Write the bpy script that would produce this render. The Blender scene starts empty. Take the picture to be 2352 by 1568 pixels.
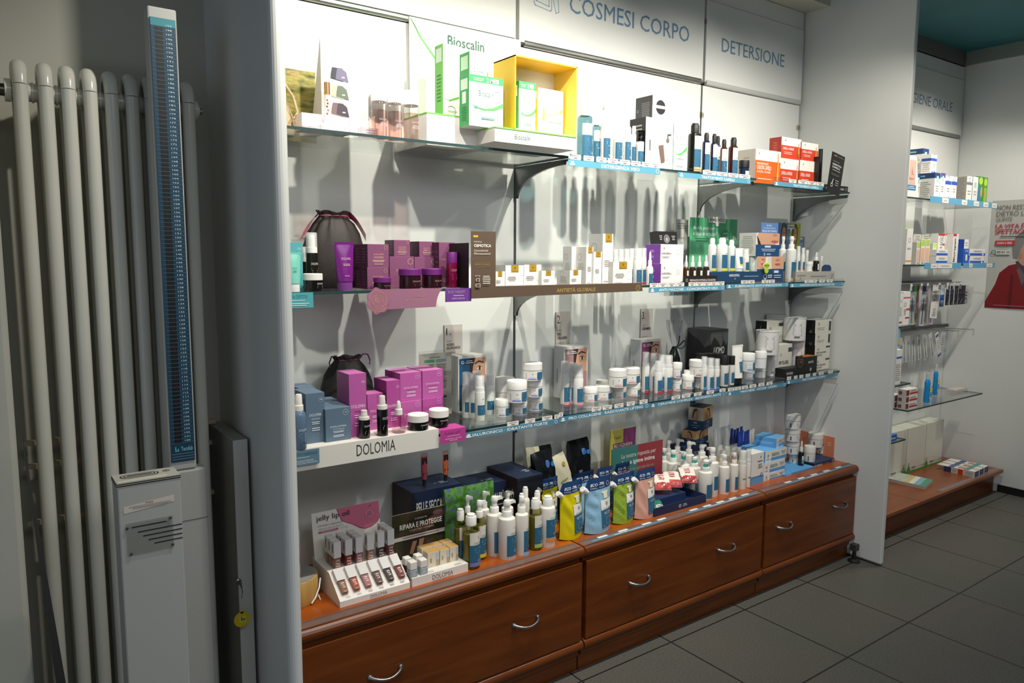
import bpy, math, random
from mathutils import Matrix, Vector
random.seed(7)
sc = bpy.context.scene
col = sc.collection
PI = math.pi

# ------------------------------------------------------------ camera, world, lamps, exposure
cam = bpy.data.objects.new('camera', bpy.data.cameras.new('camera'))
col.objects.link(cam)
cam.data.sensor_width = 36.0
cam.data.lens = 25.894120153676045
cam.data.clip_start = 0.02
cam.matrix_world = Matrix([[0.810974, 0.0630592, -0.5816741, 0.0], [-0.5850581, 0.0964347, -0.8052375, 0.0], [0.0053159, 0.9933398, 0.1150993, 1.435], [0, 0, 0, 1]])
sc.camera = cam
vs = sc.view_settings
vs.view_transform = 'Standard'; vs.look = 'None'; vs.gamma = 1.0; vs.use_curve_mapping = False
vs.exposure = 0.0

def lin(h):
    h = h.lstrip('#'); h = ''.join(c*2 for c in h) if len(h) == 3 else h
    o = []
    for i in (0, 2, 4):
        c = int(h[i:i+2], 16)/255
        o.append(c/12.92 if c <= .04045 else ((c+.055)/1.055)**2.4)
    return (o[0], o[1], o[2], 1.0)

world = bpy.data.worlds.new('world'); sc.world = world
world.use_nodes = True
bg = world.node_tree.nodes['Background']
bg.inputs[0].default_value = (0.80, 0.90, 1.0, 1); bg.inputs[1].default_value = 0.095

def aim(o, target):
    o.rotation_euler = (Vector(target)-o.location).to_track_quat('-Z', 'Y').to_euler()
def spot(loc, target, power, size=100, blend=.9, radius=.018, color=(1, .95, .84)):
    l = bpy.data.lights.new('shelf_spot', 'SPOT'); l.energy = power; l.color = color
    l.spot_size = math.radians(size); l.spot_blend = blend; l.shadow_soft_size = radius
    o = bpy.data.objects.new('shelf_spot', l); col.objects.link(o); o.location = loc; aim(o, target)
def area(name, loc, target, sx, sy, power, color):
    l = bpy.data.lights.new(name, 'AREA'); l.shape = 'RECTANGLE'; l.size = sx; l.size_y = sy
    l.energy = power; l.color = color
    o = bpy.data.objects.new(name, l); col.objects.link(o); o.location = loc; aim(o, target)
# boom-arm spots of the shelving unit, above the frame
for lx, lp in ((0.80, 48), (1.32, 62), (1.86, 70), (2.50, 50), (2.98, 22)):
    spot((lx, 1.28, 2.46), (lx, 2.2, 1.38), lp, size=104, blend=.95)
for lx, lp in ((3.95, 48), (4.55, 50)):
    spot((lx, 1.35, 2.50), (lx, 2.2, 1.2), lp, size=104, blend=.95)
# daylight from the shop window behind on the left, ceiling panels of the shop
area('shop_window', (-2.6, -.6, 1.5), (.3, 2.1, 1.1), 1.6, 2.2, 9, (.60, .76, 1.0))
area('shop_ceiling_light', (1.2, -.9, 2.66), (1.2, -.9, 0), 2.6, 1.4, 44, (.93, .97, 1.0))

# ------------------------------------------------------------ materials
MATS = {}
def M(c, rough=.5, metal=0.0, spec=.5):
    """'#hex' plain, 'clear:#hex' see-through plastic, 'gloss:#hex' shiny, 'metal:#hex', 'matte:#hex'."""
    if not isinstance(c, str): return c
    k = (c, rough, metal)
    if k in MATS: return MATS[k]
    kind, hx = c.split(':') if ':' in c else ('', c)
    m = bpy.data.materials.new((kind+'_' if kind else '')+hx.strip('#')); m.use_nodes = True
    nt = m.node_tree; b = nt.nodes['Principled BSDF']
    if kind == 'frost':
        out = nt.nodes['Material Output']; tr = nt.nodes.new('ShaderNodeBsdfTransparent'); mx = nt.nodes.new('ShaderNodeMixShader')
        b.inputs['Base Color'].default_value = lin(hx); b.inputs['Roughness'].default_value = .15; mx.inputs[0].default_value = .42
        nt.links.new(tr.outputs[0], mx.inputs[1]); nt.links.new(b.outputs[0], mx.inputs[2]); nt.links.new(mx.outputs[0], out.inputs[0])
    elif kind in ('clear', 'glass'):
        out = nt.nodes['Material Output']; nt.nodes.remove(b)
        tr = nt.nodes.new('ShaderNodeBsdfTransparent'); tr.inputs[0].default_value = tuple(c**.5 for c in lin(hx))
        gl = nt.nodes.new('ShaderNodeBsdfGlossy'); gl.inputs['Roughness'].default_value = .08
        lw = nt.nodes.new('ShaderNodeLayerWeight'); lw.inputs[0].default_value = .5
        pw = nt.nodes.new('ShaderNodeMath'); pw.operation = 'POWER'; pw.inputs[1].default_value = 4.0
        mr = nt.nodes.new('ShaderNodeMapRange'); mr.inputs['To Min'].default_value = .035; mr.inputs['To Max'].default_value = .75
        mx = nt.nodes.new('ShaderNodeMixShader'); nt.links.new(lw.outputs['Facing'], pw.inputs[0])
        nt.links.new(pw.outputs[0], mr.inputs['Value']); nt.links.new(mr.outputs[0], mx.inputs[0]); nt.links.new(tr.outputs[0], mx.inputs[1])
        nt.links.new(gl.outputs[0], mx.inputs[2]); nt.links.new(mx.outputs[0], out.inputs[0])
    else:
        if kind == 'gloss': rough = .2
        if kind == 'matte': rough = .85
        if kind == 'metal': rough, metal = .32, 1.0
        b.inputs['Base Color'].default_value = lin(hx)
        b.inputs['Metallic'].default_value = metal
        n = nt.nodes.new('ShaderNodeTexNoise'); n.inputs['Scale'].default_value = 35
        r = nt.nodes.new('ShaderNodeMapRange')
        r.inputs['To Min'].default_value = max(.03, rough-.06); r.inputs['To Max'].default_value = rough+.06
        nt.links.new(n.outputs['Fac'], r.inputs['Value']); nt.links.new(r.outputs[0], b.inputs['Roughness'])
    MATS[k] = m
    return m

def noise_mat(name, stops, scale=(1, 1, 1), nscale=5, detail=4, rough=.5, bump=0, coord='Object', distort=0):
    m = bpy.data.materials.new(name); m.use_nodes = True
    nt = m.node_tree; b = nt.nodes['Principled BSDF']
    tc = nt.nodes.new('ShaderNodeTexCoord'); mp = nt.nodes.new('ShaderNodeMapping')
    mp.inputs['Scale'].default_value = scale
    n = nt.nodes.new('ShaderNodeTexNoise'); n.inputs['Scale'].default_value = nscale
    n.inputs['Detail'].default_value = detail; n.inputs['Distortion'].default_value = distort
    cr = nt.nodes.new('ShaderNodeValToRGB')
    while len(cr.color_ramp.elements) < len(stops): cr.color_ramp.elements.new(.5)
    for e, (p_, c) in zip(cr.color_ramp.elements, stops): e.position = p_; e.color = lin(c)
    nt.links.new(tc.outputs[coord], mp.inputs[0]); nt.links.new(mp.outputs[0], n.inputs['Vector'])
    nt.links.new(n.outputs['Fac'], cr.inputs[0]); nt.links.new(cr.outputs[0], b.inputs['Base Color'])
    b.inputs['Roughness'].default_value = rough
    if bump:
        bp = nt.nodes.new('ShaderNodeBump'); bp.inputs['Strength'].default_value = bump
        bp.inputs['Distance'].default_value = .004
        nt.links.new(n.outputs['Fac'], bp.inputs['Height']); nt.links.new(bp.outputs[0], b.inputs['Normal'])
    return m

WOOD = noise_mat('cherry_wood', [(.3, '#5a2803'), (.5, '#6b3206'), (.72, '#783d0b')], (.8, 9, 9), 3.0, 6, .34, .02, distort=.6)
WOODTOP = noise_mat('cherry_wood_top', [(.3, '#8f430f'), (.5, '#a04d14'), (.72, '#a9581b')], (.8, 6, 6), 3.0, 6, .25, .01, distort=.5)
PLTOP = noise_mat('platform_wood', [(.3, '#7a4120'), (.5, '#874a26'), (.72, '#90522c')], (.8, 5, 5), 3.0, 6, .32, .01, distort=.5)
WALL = noise_mat('painted_wall', [(.3, '#b5b3a5'), (.7, '#bebcb0')], (1, 1, 1), 3, 3, .7, .05)
PANEL = noise_mat('white_laminate', [(.3, '#dfe0dd'), (.7, '#e4e5e2')], (1, 1, 1), 2, 2, .45)
ENAMEL = noise_mat('radiator_enamel', [(.3, '#cfcdc0'), (.7, '#d6d4c8')], (1, 1, 1), 4, 2, .22)
TEAL = noise_mat('teal_ceiling_paint', [(.3, '#2c6a73'), (.7, '#31727b')], (1, 1, 1), 3, 2, .7)

def tile_mat():
    m = bpy.data.materials.new('floor_tiles'); m.use_nodes = True
    nt = m.node_tree; b = nt.nodes['Principled BSDF']; N = nt.nodes.new; Lk = nt.links.new
    geo = N('ShaderNodeTexCoord'); sx = N('ShaderNodeSeparateXYZ'); Lk(geo.outputs['Object'], sx.inputs[0])
    def joint(sock, off):
        a = N('ShaderNodeMath'); a.operation = 'ADD'; a.inputs[1].default_value = off; Lk(sock, a.inputs[0])
        d = N('ShaderNodeMath'); d.operation = 'DIVIDE'; d.inputs[1].default_value = .4425; Lk(a.outputs[0], d.inputs[0])
        f = N('ShaderNodeMath'); f.operation = 'FRACT'; Lk(d.outputs[0], f.inputs[0])
        s = N('ShaderNodeMath'); s.operation = 'SUBTRACT'; s.inputs[1].default_value = .5; Lk(f.outputs[0], s.inputs[0])
        ab = N('ShaderNodeMath'); ab.operation = 'ABSOLUTE'; Lk(s.outputs[0], ab.inputs[0])
        g = N('ShaderNodeMath'); g.operation = 'GREATER_THAN'; g.inputs[1].default_value = 0.4925; Lk(ab.outputs[0], g.inputs[0])
        return g.outputs[0]
    gx = joint(sx.outputs[0], -2.02+4.425); gy = joint(sx.outputs[1], -1.325+4.425)
    mxm = N('ShaderNodeMath'); mxm.operation = 'MAXIMUM'; Lk(gx, mxm.inputs[0]); Lk(gy, mxm.inputs[1])
    n1 = N('ShaderNodeTexNoise'); n1.inputs['Scale'].default_value = 2.2; n1.inputs['Detail'].default_value = 3
    n2 = N('ShaderNodeTexNoise'); n2.inputs['Scale'].default_value = 160; n2.inputs['Detail'].default_value = 3
    Lk(geo.outputs['Object'], n1.inputs['Vector']); Lk(geo.outputs['Object'], n2.inputs['Vector'])
    cr = N('ShaderNodeValToRGB'); cr.color_ramp.elements[0].position = .35; cr.color_ramp.elements[0].color = lin('#585952')
    cr.color_ramp.elements[1].position = .65; cr.color_ramp.elements[1].color = lin('#5f5a54')
    Lk(n1.outputs['Fac'], cr.inputs[0])
    mr = N('ShaderNodeMapRange'); mr.inputs['From Min'].default_value = .3; mr.inputs['From Max'].default_value = .7
    mr.inputs['To Min'].default_value = .72; mr.inputs['To Max'].default_value = 1.2; Lk(n2.outputs['Fac'], mr.inputs['Value'])
    mul = N('ShaderNodeVectorMath'); mul.operation = 'SCALE'; Lk(cr.outputs[0], mul.inputs[0]); Lk(mr.outputs[0], mul.inputs['Scale'])
    mix = N('ShaderNodeMix'); mix.data_type = 'RGBA'; Lk(mxm.outputs[0], mix.inputs['Factor'])
    Lk(mul.outputs[0], mix.inputs['A']); mix.inputs['B'].default_value = lin('#1c1c1a')
    Lk(mix.outputs['Result'], b.inputs['Base Color']); b.inputs['Roughness'].default_value = .5
    return m
TILES = tile_mat()

# ------------------------------------------------------------ mesh builder
_txt = {}
def text_geo(s, bold):
    k = (s, bold)
    if k not in _txt:
        cu = bpy.data.curves.new('t', 'FONT'); cu.body = s; cu.resolution_u = 2; cu.offset = .018*bold
        o = bpy.data.objects.new('t', cu); me = bpy.data.meshes.new_from_object(o)
        vv = [v.co.copy() for v in me.vertices]; ff = [tuple(p_.vertices) for p_ in me.polygons]
        bpy.data.objects.remove(o); bpy.data.curves.remove(cu); bpy.data.meshes.remove(me)
        if vv:
            x0 = min(v.x for v in vv); x1 = max(v.x for v in vv); y0 = min(v.y for v in vv); y1 = max(v.y for v in vv)
            vv = [((v.x-x0)/(x1-x0 or 1), (v.y-y0)/(y1-y0 or 1)) for v in vv]
        _txt[k] = (vv, ff)
    return _txt[k]

# printed decoration, in fractions of the face it is printed on
def R(x0, y0, x1, y1, c): return ('R', x0, y0, x1, y1, c)
def T(x0, y0, x1, y1, s, c='#3a3f44', b=0): return ('T', x0, y0, x1, y1, s, c, b)
def L(x0, y0, x1, y1, n, c='#777777'): return ('L', x0, y0, x1, y1, n, c)
def E(cx, cy, rx, ry, c): return ('E', cx, cy, rx, ry, c)
def O(cx, cy, r, c, t=.12): return ('O', cx, cy, r, c, t)
def P(pts, c): return ('P', pts, c)
def G(cx, cy, s, c='#4a4a48'): return ('G', cx, cy, s, c)

class MB:
    def __init__(s): s.v = []; s.f = []; s.m = []; s.sm = []; s.mats = []
    def mi(s, c):
        m = M(c)
        if m not in s.mats: s.mats.append(m)
        return s.mats.index(m)
    def add(s, vs_, fs, c, smooth=False, T_=None):
        b = len(s.v); i = s.mi(c)
        s.v += [tuple(T_ @ Vector(v)) if T_ else tuple(v) for v in vs_]
        for f in fs: s.f.append(tuple(b+k for k in f)); s.m.append(i); s.sm.append(smooth)
        return s
    def box(s, x0, x1, y0, y1, z0, z1, c, front=None, left=None, top=None, right=None, T_=None):
        v = [(x0, y0, z0), (x1, y0, z0), (x1, y1, z0), (x0, y1, z0), (x0, y0, z1), (x1, y0, z1), (x1, y1, z1), (x0, y1, z1)]
        for f, cc in (((0, 1, 5, 4), front), ((3, 0, 4, 7), left), ((4, 5, 6, 7), top), ((1, 2, 6, 5), right), ((2, 3, 7, 6), None), ((3, 2, 1, 0), None)):
            s.add([v[k] for k in f], [(0, 1, 2, 3)], cc or c, T_=T_)
        return s
    def prism(s, pts, axis, a0, a1, c, side=None, T_=None):
        n = len(pts)
        def pt(p_, a): return {'x': (a, p_[0], p_[1]), 'y': (p_[0], a, p_[1]), 'z': (p_[0], p_[1], a)}[axis]
        s.add([pt(p_, a0) for p_ in pts], [tuple(range(n))], c, T_=T_)
        s.add([pt(p_, a1) for p_ in pts], [tuple(range(n))[::-1]], c, T_=T_)
        for i in range(n):
            j = (i+1) % n
            s.add([pt(pts[i], a0), pt(pts[j], a0), pt(pts[j], a1), pt(pts[i], a1)], [(3, 2, 1, 0)], side or c, T_=T_)
        return s
    def loft(s, rings, c, cap0=True, cap1=True, smooth=True, T_=None, closed=True):
        n = len(rings[0]); vv = [v for r in rings for v in r]; ff = []
        for i in range(len(rings)-1):
            for j in range(n if closed else n-1):
                k = (j+1) % n
                ff.append((i*n+j, i*n+k, (i+1)*n+k, (i+1)*n+j))
        s.add(vv, ff, c, smooth, T_)
        if cap0: s.add(rings[0], [tuple(range(n))[::-1]], c, False, T_)
        if cap1: s.add(rings[-1], [tuple(range(n))], c, False, T_)
        return s
    def lathe(s, prof, c, n=24, sx=1, sy=1, cap0=True, cap1=True, T_=None):
        """profile [(r, z)]; sharp corners split the smooth runs"""
        runs = [[prof[0]]]
        for i in range(1, len(prof)):
            runs[-1].append(prof[i])
            if i < len(prof)-1:
                a = Vector(prof[i])-Vector(prof[i-1]); b = Vector(prof[i+1])-Vector(prof[i])
                if a.length > 1e-7 and b.length > 1e-7 and a.angle(b) > .6: runs.append([prof[i]])
        def ring(r, z): return [(r*sx*math.cos(2*PI*k/n), r*sy*math.sin(2*PI*k/n), z) for k in range(n)]
        for q, run in enumerate(runs):
            s.loft([ring(r, z) for r, z in run], c, False, False, True, T_)
        if cap0 and prof[0][0] > 1e-6: s.add(ring(*prof[0]), [tuple(range(n))[::-1]], c, False, T_)
        if cap1 and prof[-1][0] > 1e-6: s.add(ring(*prof[-1]), [tuple(range(n))], c, False, T_)
        return s
    def tube(s, path, r, c, n=8, T_=None):
        rings = []; up = Vector((0, 0, 1))
        for i, q in enumerate(path):
            a = Vector(path[max(i-1, 0)]); b = Vector(path[min(i+1, len(path)-1)]); d = (b-a).normalized()
            u = d.cross(up)
            if u.length < .05: u = d.cross(Vector((1, 0, 0)))
            u.normalize(); w = u.cross(d)
            rr = r[i] if isinstance(r, (list, tuple)) else r
            rings.append([tuple(Vector(q)+u*rr*math.cos(2*PI*k/n)+w*rr*math.sin(2*PI*k/n)) for k in range(n)])
        return s.loft(rings, c, T_=T_)
    def deco(s, items, w, h, fn, seg=1, T_=None, eps=.0003, base=.0003):
        """print items on a face of w x h metres; fn(u, v, off) -> point"""
        for q, it in enumerate(items):
            off = base+eps*q; k = it[0]
            def poly(pts, c): s.add([fn(x*w, y*h, off) for x, y in pts], [tuple(range(len(pts)))], c, T_=T_)
            if k == 'R':
                _, x0, y0, x1, y1, c = it
                for i in range(seg):
                    a = x0+(x1-x0)*i/seg; b = x0+(x1-x0)*(i+1)/seg
                    poly([(a, y0), (b, y0), (b, y1), (a, y1)], c)
            elif k == 'T':
                _, x0, y0, x1, y1, t, c, b = it
                vv, ff = text_geo(t, b)
                s.add([fn((x0+(x1-x0)*x)*w, (y0+(y1-y0)*y)*h, off) for x, y in vv], ff, c, T_=T_)
            elif k == 'L':
                _, x0, y0, x1, y1, n, c = it
                rd = random.Random(n*31+int(x0*100)); st = (y1-y0)/n
                for i in range(n):
                    e = (x1-x0)*rd.uniform(0, .16)
                    a, b, y = x0+e, x1-e, y1-st*(i+.7)
                    poly([(a, y), (b, y), (b, y+st*.42), (a, y+st*.42)], c)
            elif k == 'E':
                _, cx, cy_, rx, ry, c = it
                poly([(cx+rx*math.cos(2*PI*i/18), cy_+ry*math.sin(2*PI*i/18)) for i in range(18)], c)
            elif k == 'O':
                _, cx, cy_, r, c, t = it
                n = 20; ro = r; ri = r*(1-t); asp = w/h
                vo = [(cx+ro*math.cos(2*PI*i/n), cy_+ro*asp*math.sin(2*PI*i/n)) for i in range(n)]
                vi = [(cx+ri*math.cos(2*PI*i/n), cy_+ri*asp*math.sin(2*PI*i/n)) for i in range(n)]
                s.add([fn(x*w, y*h, off) for x, y in vo+vi], [(i, (i+1) % n, n+(i+1) % n, n+i) for i in range(n)], c, T_=T_)
            elif k == 'P': poly(it[1], it[2])
            elif k == 'G':                                   # four-petal clover mark on a stem
                _, cx, cy_, g, c = it
                asp = w/h; n = 10
                for ax in (45, 135, 225, 315):
                    px_, py_ = cx+g*.5*math.cos(math.radians(ax)), cy_+g*asp*.5*math.sin(math.radians(ax))
                    vo = [(px_+g*.46*math.cos(2*PI*i/n), py_+g*.46*asp*math.sin(2*PI*i/n)) for i in range(n)]
                    vi = [(px_+g*.33*math.cos(2*PI*i/n), py_+g*.33*asp*math.sin(2*PI*i/n)) for i in range(n)]
                    s.add([fn(x*w, y*h, off) for x, y in vo+vi], [(i, (i+1) % n, n+(i+1) % n, n+i) for i in range(n)], c, T_=T_)
                poly([(cx-.06*g, cy_-1.5*g*asp), (cx+.06*g, cy_-1.5*g*asp), (cx+.06*g, cy_+.3*g*asp), (cx-.06*g, cy_+.3*g*asp)], c)
        return s
    def build(s, name, parent=None, loc=(0, 0, 0), rot=0):
        me = bpy.data.meshes.new(name); me.from_pydata(s.v, [], s.f)
        for m in s.mats: me.materials.append(m)
        me.polygons.foreach_set('material_index', s.m); me.polygons.foreach_set('use_smooth', s.sm)
        me.update()
        o = bpy.data.objects.new(name, me); col.objects.link(o)
        o.location = loc
        if isinstance(rot, (tuple, list)): o.rotation_euler = rot
        else: o.rotation_euler = (0, 0, rot)
        if parent: o.parent = parent
        return o

def bevel(o, w, seg=2):
    m = o.modifiers.new('b', 'BEVEL'); m.width = w; m.segments = seg; m.limit_method = 'ANGLE'; m.angle_limit = .6
    wl = o.modifiers.new('w', 'WELD'); wl.merge_threshold = .00005
    o.modifiers.move(1, 0)
    return o
def tag(o, label=None, cat=None, group=None, kind=None):
    if label: o['label'] = label
    if cat: o['category'] = cat
    if group: o['group'] = group
    if kind: o['kind'] = kind
    return o
def thing(name, label, cat, loc=(0, 0, 0), rot=0, group=None):
    o = bpy.data.objects.new(name, None); o.empty_display_size = .05; col.objects.link(o); o.location = loc
    o.rotation_euler = rot if isinstance(rot, (tuple, list)) else (0, 0, rot)
    return tag(o, label, cat, group)
def struct(name, mb): return tag(mb.build(name), kind='structure')

def f_front(x0, y, z0): return lambda u, v, e: (x0+u, y-e, z0+v)
def f_left(x, y1, z0): return lambda u, v, e: (x-e, y1-u, z0+v)
def f_top(x0, y0, z): return lambda u, v, e: (x0+u, y0+v, z+e)
def f_cyl(r, z0, a0=0): return lambda u, v, e: ((r+e)*math.sin(u/r+a0), -(r+e)*math.cos(u/r+a0), z0+v)

# ------------------------------------------------------------ goods
WHITE, BLUE, INK = '#eceae4', '#2c6484', '#3d4248'
def carton(x, y, z, w, h, d, st, label, name='carton', cat='box', group=None, rot=0, **ov):
    """x centre, y front face, z base"""
    S = dict(STY[st] if isinstance(st, str) else st); S.update(ov)
    b = MB(); c = S['c']; X = w/2; Y = d/2
    e = min(.0007, w*.02)
    vv = [(-X, -Y, 0), (X, -Y, 0), (X, Y, 0), (-X, Y, 0), (-X, -Y, h), (X, -Y, h), (X, Y, h), (-X, Y, h)]
    b.v = vv
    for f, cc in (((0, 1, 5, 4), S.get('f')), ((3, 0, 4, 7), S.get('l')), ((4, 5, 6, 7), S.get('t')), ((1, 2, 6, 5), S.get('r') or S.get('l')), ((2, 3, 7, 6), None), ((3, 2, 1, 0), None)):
        b.f.append(f); b.m.append(b.mi(cc or c)); b.sm.append(False)
    b.deco(S.get('front', []), w, h, f_front(-X, -Y, 0))
    b.deco(S.get('left', []), d, h, f_left(-X, Y, 0))
    b.deco(S.get('top', []), w, d, f_top(-X, -Y, h))
    o = b.build(name, loc=(x, y+Y, z), rot=rot)
    m = o.modifiers.new('b', 'BEVEL'); m.width = .0008; m.segments = 2; m.limit_method = 'ANGLE'
    return tag(o, label, cat, group)

def put_label(b, r, z0, h, items, ang, a0):
    b.deco(items, 2*ang*r, h, lambda u, v, e: f_cyl(r, z0, a0)(u-ang*r, v, e), seg=8)

def bottle(kind, x, y, z, d, h, body, cap, deco, label, name=None, cat='bottle', group=None, lab=None, ang=1.15, a0=0.0, rot=0, noz=0.5, tip=None):
    r = d/2
    t = thing(name or {'pump': 'pump_bottle', 'flip': 'flip_cap_bottle', 'spray': 'spray_bottle', 'drop': 'dropper_bottle', 'stick': 'capped_bottle', 'mist': 'mist_bottle'}[kind], label, cat, (x, y, z), rot, group)
    b = MB(); q = MB(); e = .06*r
    if kind == 'flip':
        b.lathe([(r*.94, 0), (r, .02*h), (r, .74*h), (r*.93, .785*h), (r*.6, .815*h)], body)
        q.lathe([(r*.62, .80*h), (r*.62, .955*h), (r*.58, .965*h)], cap)
        q.lathe([(r*.50, .965*h), (r*.50, .985*h), (r*.47, h)], cap)
        lb = lab or (.10, .70)
    elif kind == 'pump':
        b.lathe([(r*.94, 0), (r, .02*h), (r, .665*h), (r*.95, .70*h), (r*.6, .725*h), (r*.5, .73*h)], body)
        q.lathe([(r*.56, .715*h), (r*.56, .815*h), (r*.52, .825*h)], cap)
        q.lathe([(r*.34, .82*h), (r*.34, .92*h)], tip or cap, cap0=False, cap1=False)
        q.lathe([(r*.38, .905*h), (r*.42, .92*h), (r*.42, .975*h), (r*.32, h)], cap)
        c_, s_ = math.cos(noz), math.sin(noz)
        rr = []
        for u, hw, z0, z1 in ((0, .30, .93, .985), (.7, .24, .93, .983), (1.15, .15, .925, .972), (1.3, .10, .905, .95)):
            rr.append([(c_*u*r-s_*k*hw*r, s_*u*r+c_*k*hw*r, zz*h) for k, zz in ((-1, z0), (1, z0), (1, z1), (-1, z1))])
        q.loft(rr, cap, smooth=False)
        lb = lab or (.08, .62)
    elif kind == 'spray':
        b.lathe([(r*.95, 0), (r, .015*h), (r, .63*h), (r*.97, .645*h)], body)
        q.lathe([(r*.93, .645*h), (r*.93, .74*h), (r*.62, .75*h)], cap)
        q.lathe([(r*.6, .75*h), (r*.6, .84*h), (r*.55, .86*h), (r*.55, .955*h), (r*.5, .965*h)], cap)
        o = MB(); o.lathe([(r*.94, .742*h), (r*.91, .985*h), (r*.85, h)], tip or 'frost:#f2f3f3', cap0=False)
        o.build('overcap', t)
        lb = lab or (.06, .58)
    elif kind == 'mist':
        b.lathe([(r*.9, 0), (r, .02*h), (r, .60*h), (r*.88, .67*h), (r*.5, .715*h)], body)
        q.lathe([(r*.66, .705*h), (r*.66, .80*h), (r*.55, .81*h)], cap)
        q.lathe([(r*.52, .81*h), (r*.48, .985*h), (r*.42, h)], cap)
        lb = lab or (.08, .56)
    elif kind == 'drop':
        b.lathe([(r*.94, 0), (r, .02*h), (r, .47*h), (r*.9, .53*h), (r*.5, .575*h)], body)
        q.lathe([(r*.58, .565*h), (r*.54, .735*h), (r*.5, .745*h)], cap)
        q.lathe([(r*.34, .745*h), (r*.36, .80*h), (r*.30, .93*h), (r*.2, .985*h), (r*.05, h)], cap)
        lb = lab or (.05, .44)
    elif kind == 'stick':
        b.lathe([(r*.96, 0), (r, .012*h), (r, .69*h)], body)
        q.lathe([(r*.98, .695*h), (r*.98, .985*h), (r*.93, h)], cap)
        lb = lab or (.06, .62)
    b.build('body', t)
    q.build({'pump': 'pump_head', 'drop': 'dropper', 'spray': 'nozzle', 'mist': 'spray_head'}.get(kind, 'cap'), t)
    if deco:
        g = MB(); put_label(g, r, lb[0]*h, (lb[1]-lb[0])*h, deco, ang, a0); g.build('label', t)
    return t

def jar(x, y, z, d, h, body, lid, deco, label, name='jar', cat='jar', group=None, ang=1.2, a0=0.0, k=.60, lab=(.08, .90)):
    r = d/2; t = thing(name, label, cat, (x, y, z), 0, group)
    MB().lathe([(r*.90, 0), (r*.97, .02*h), (r*.97, (k-.02)*h), (r*.88, k*h)], body, 28).build('body', t)
    MB().lathe([(r*.94, k*h), (r, (k+.012)*h), (r, .965*h), (r*.95, h)], lid, 28).build('lid', t)
    if deco:
        g = MB(); put_label(g, r*.97, lab[0]*k*h, (lab[1]-lab[0])*k*h, deco, ang, a0); g.build('label', t)
    return t

def squeeze_tube(x, y, z, w, h, body, cap, deco, label, group=None, caph=.2, rot=0, name='squeeze_tube', lean=0, dd=None):
    """stands on its cap, crimped flat at the top"""
    t = thing(name, label, 'tube', (x, y, z), (lean, 0, rot), group)
    D = dd or w*.62; n = 20; rings = []
    for k in range(9):
        f = k/8; ww = w*(.40+.10*f) ; dep = D/2*(1-f)**.8+.0012
        rings.append([(ww*math.cos(2*PI*i/n), dep*math.sin(2*PI*i/n), h*(caph+(1-caph)*f*.94)) for i in range(n)])
    b = MB(); b.loft(rings, body)
    b.box(-w*.5, w*.5, -.0012, .0012, h*(caph+(1-caph)*.93), h, body)
    b.build('body', t)
    MB().lathe([(w*.36, 0), (w*.37, h*.01), (w*.37, h*caph)], cap, 20, 1, D/w*1.3).build('cap', t)
    if deco:
        g = MB(); z0 = h*(caph+.03); hh = h*(1-caph)*.88
        def fn(u, v, e):
            f = v/hh*.94; dep = D/2*(1-f)**.8+.0012; ww = w*(.40+.10*f)
            uu = (u/w-.5)*2*.86
            return (ww*uu, -dep*math.sqrt(max(0, 1-uu*uu))-e-.0006, z0+v)
        its = []
        for it in deco:
            if it[0] == 'R':
                n_ = 6; m_ = 4
                for a in range(n_):
                    for c in range(m_):
                        its.append(R(it[1]+(it[3]-it[1])*a/n_, it[2]+(it[4]-it[2])*c/m_, it[1]+(it[3]-it[1])*(a+1)/n_, it[2]+(it[4]-it[2])*(c+1)/m_, it[5]))
            else: its.append(it)
        nR = sum(1 for i in its if i[0] == 'R')
        g.deco([i for i in its if i[0] == 'R'], w, hh, fn, eps=0)
        g.deco([i for i in its if i[0] != 'R'], w, hh, fn, base=.0007)
        g.build('label', t)
    return t

def wavy(amp, seed):
    rd = random.Random(seed); ph = [(rd.uniform(0, 6.3), rd.uniform(1.5, 6), rd.uniform(1.5, 6)) for _ in range(6)]
    return lambda a, b: amp*sum(math.sin(p_[0]+p_[1]*a*3+p_[2]*b*3) for p_ in ph)/3

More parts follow.
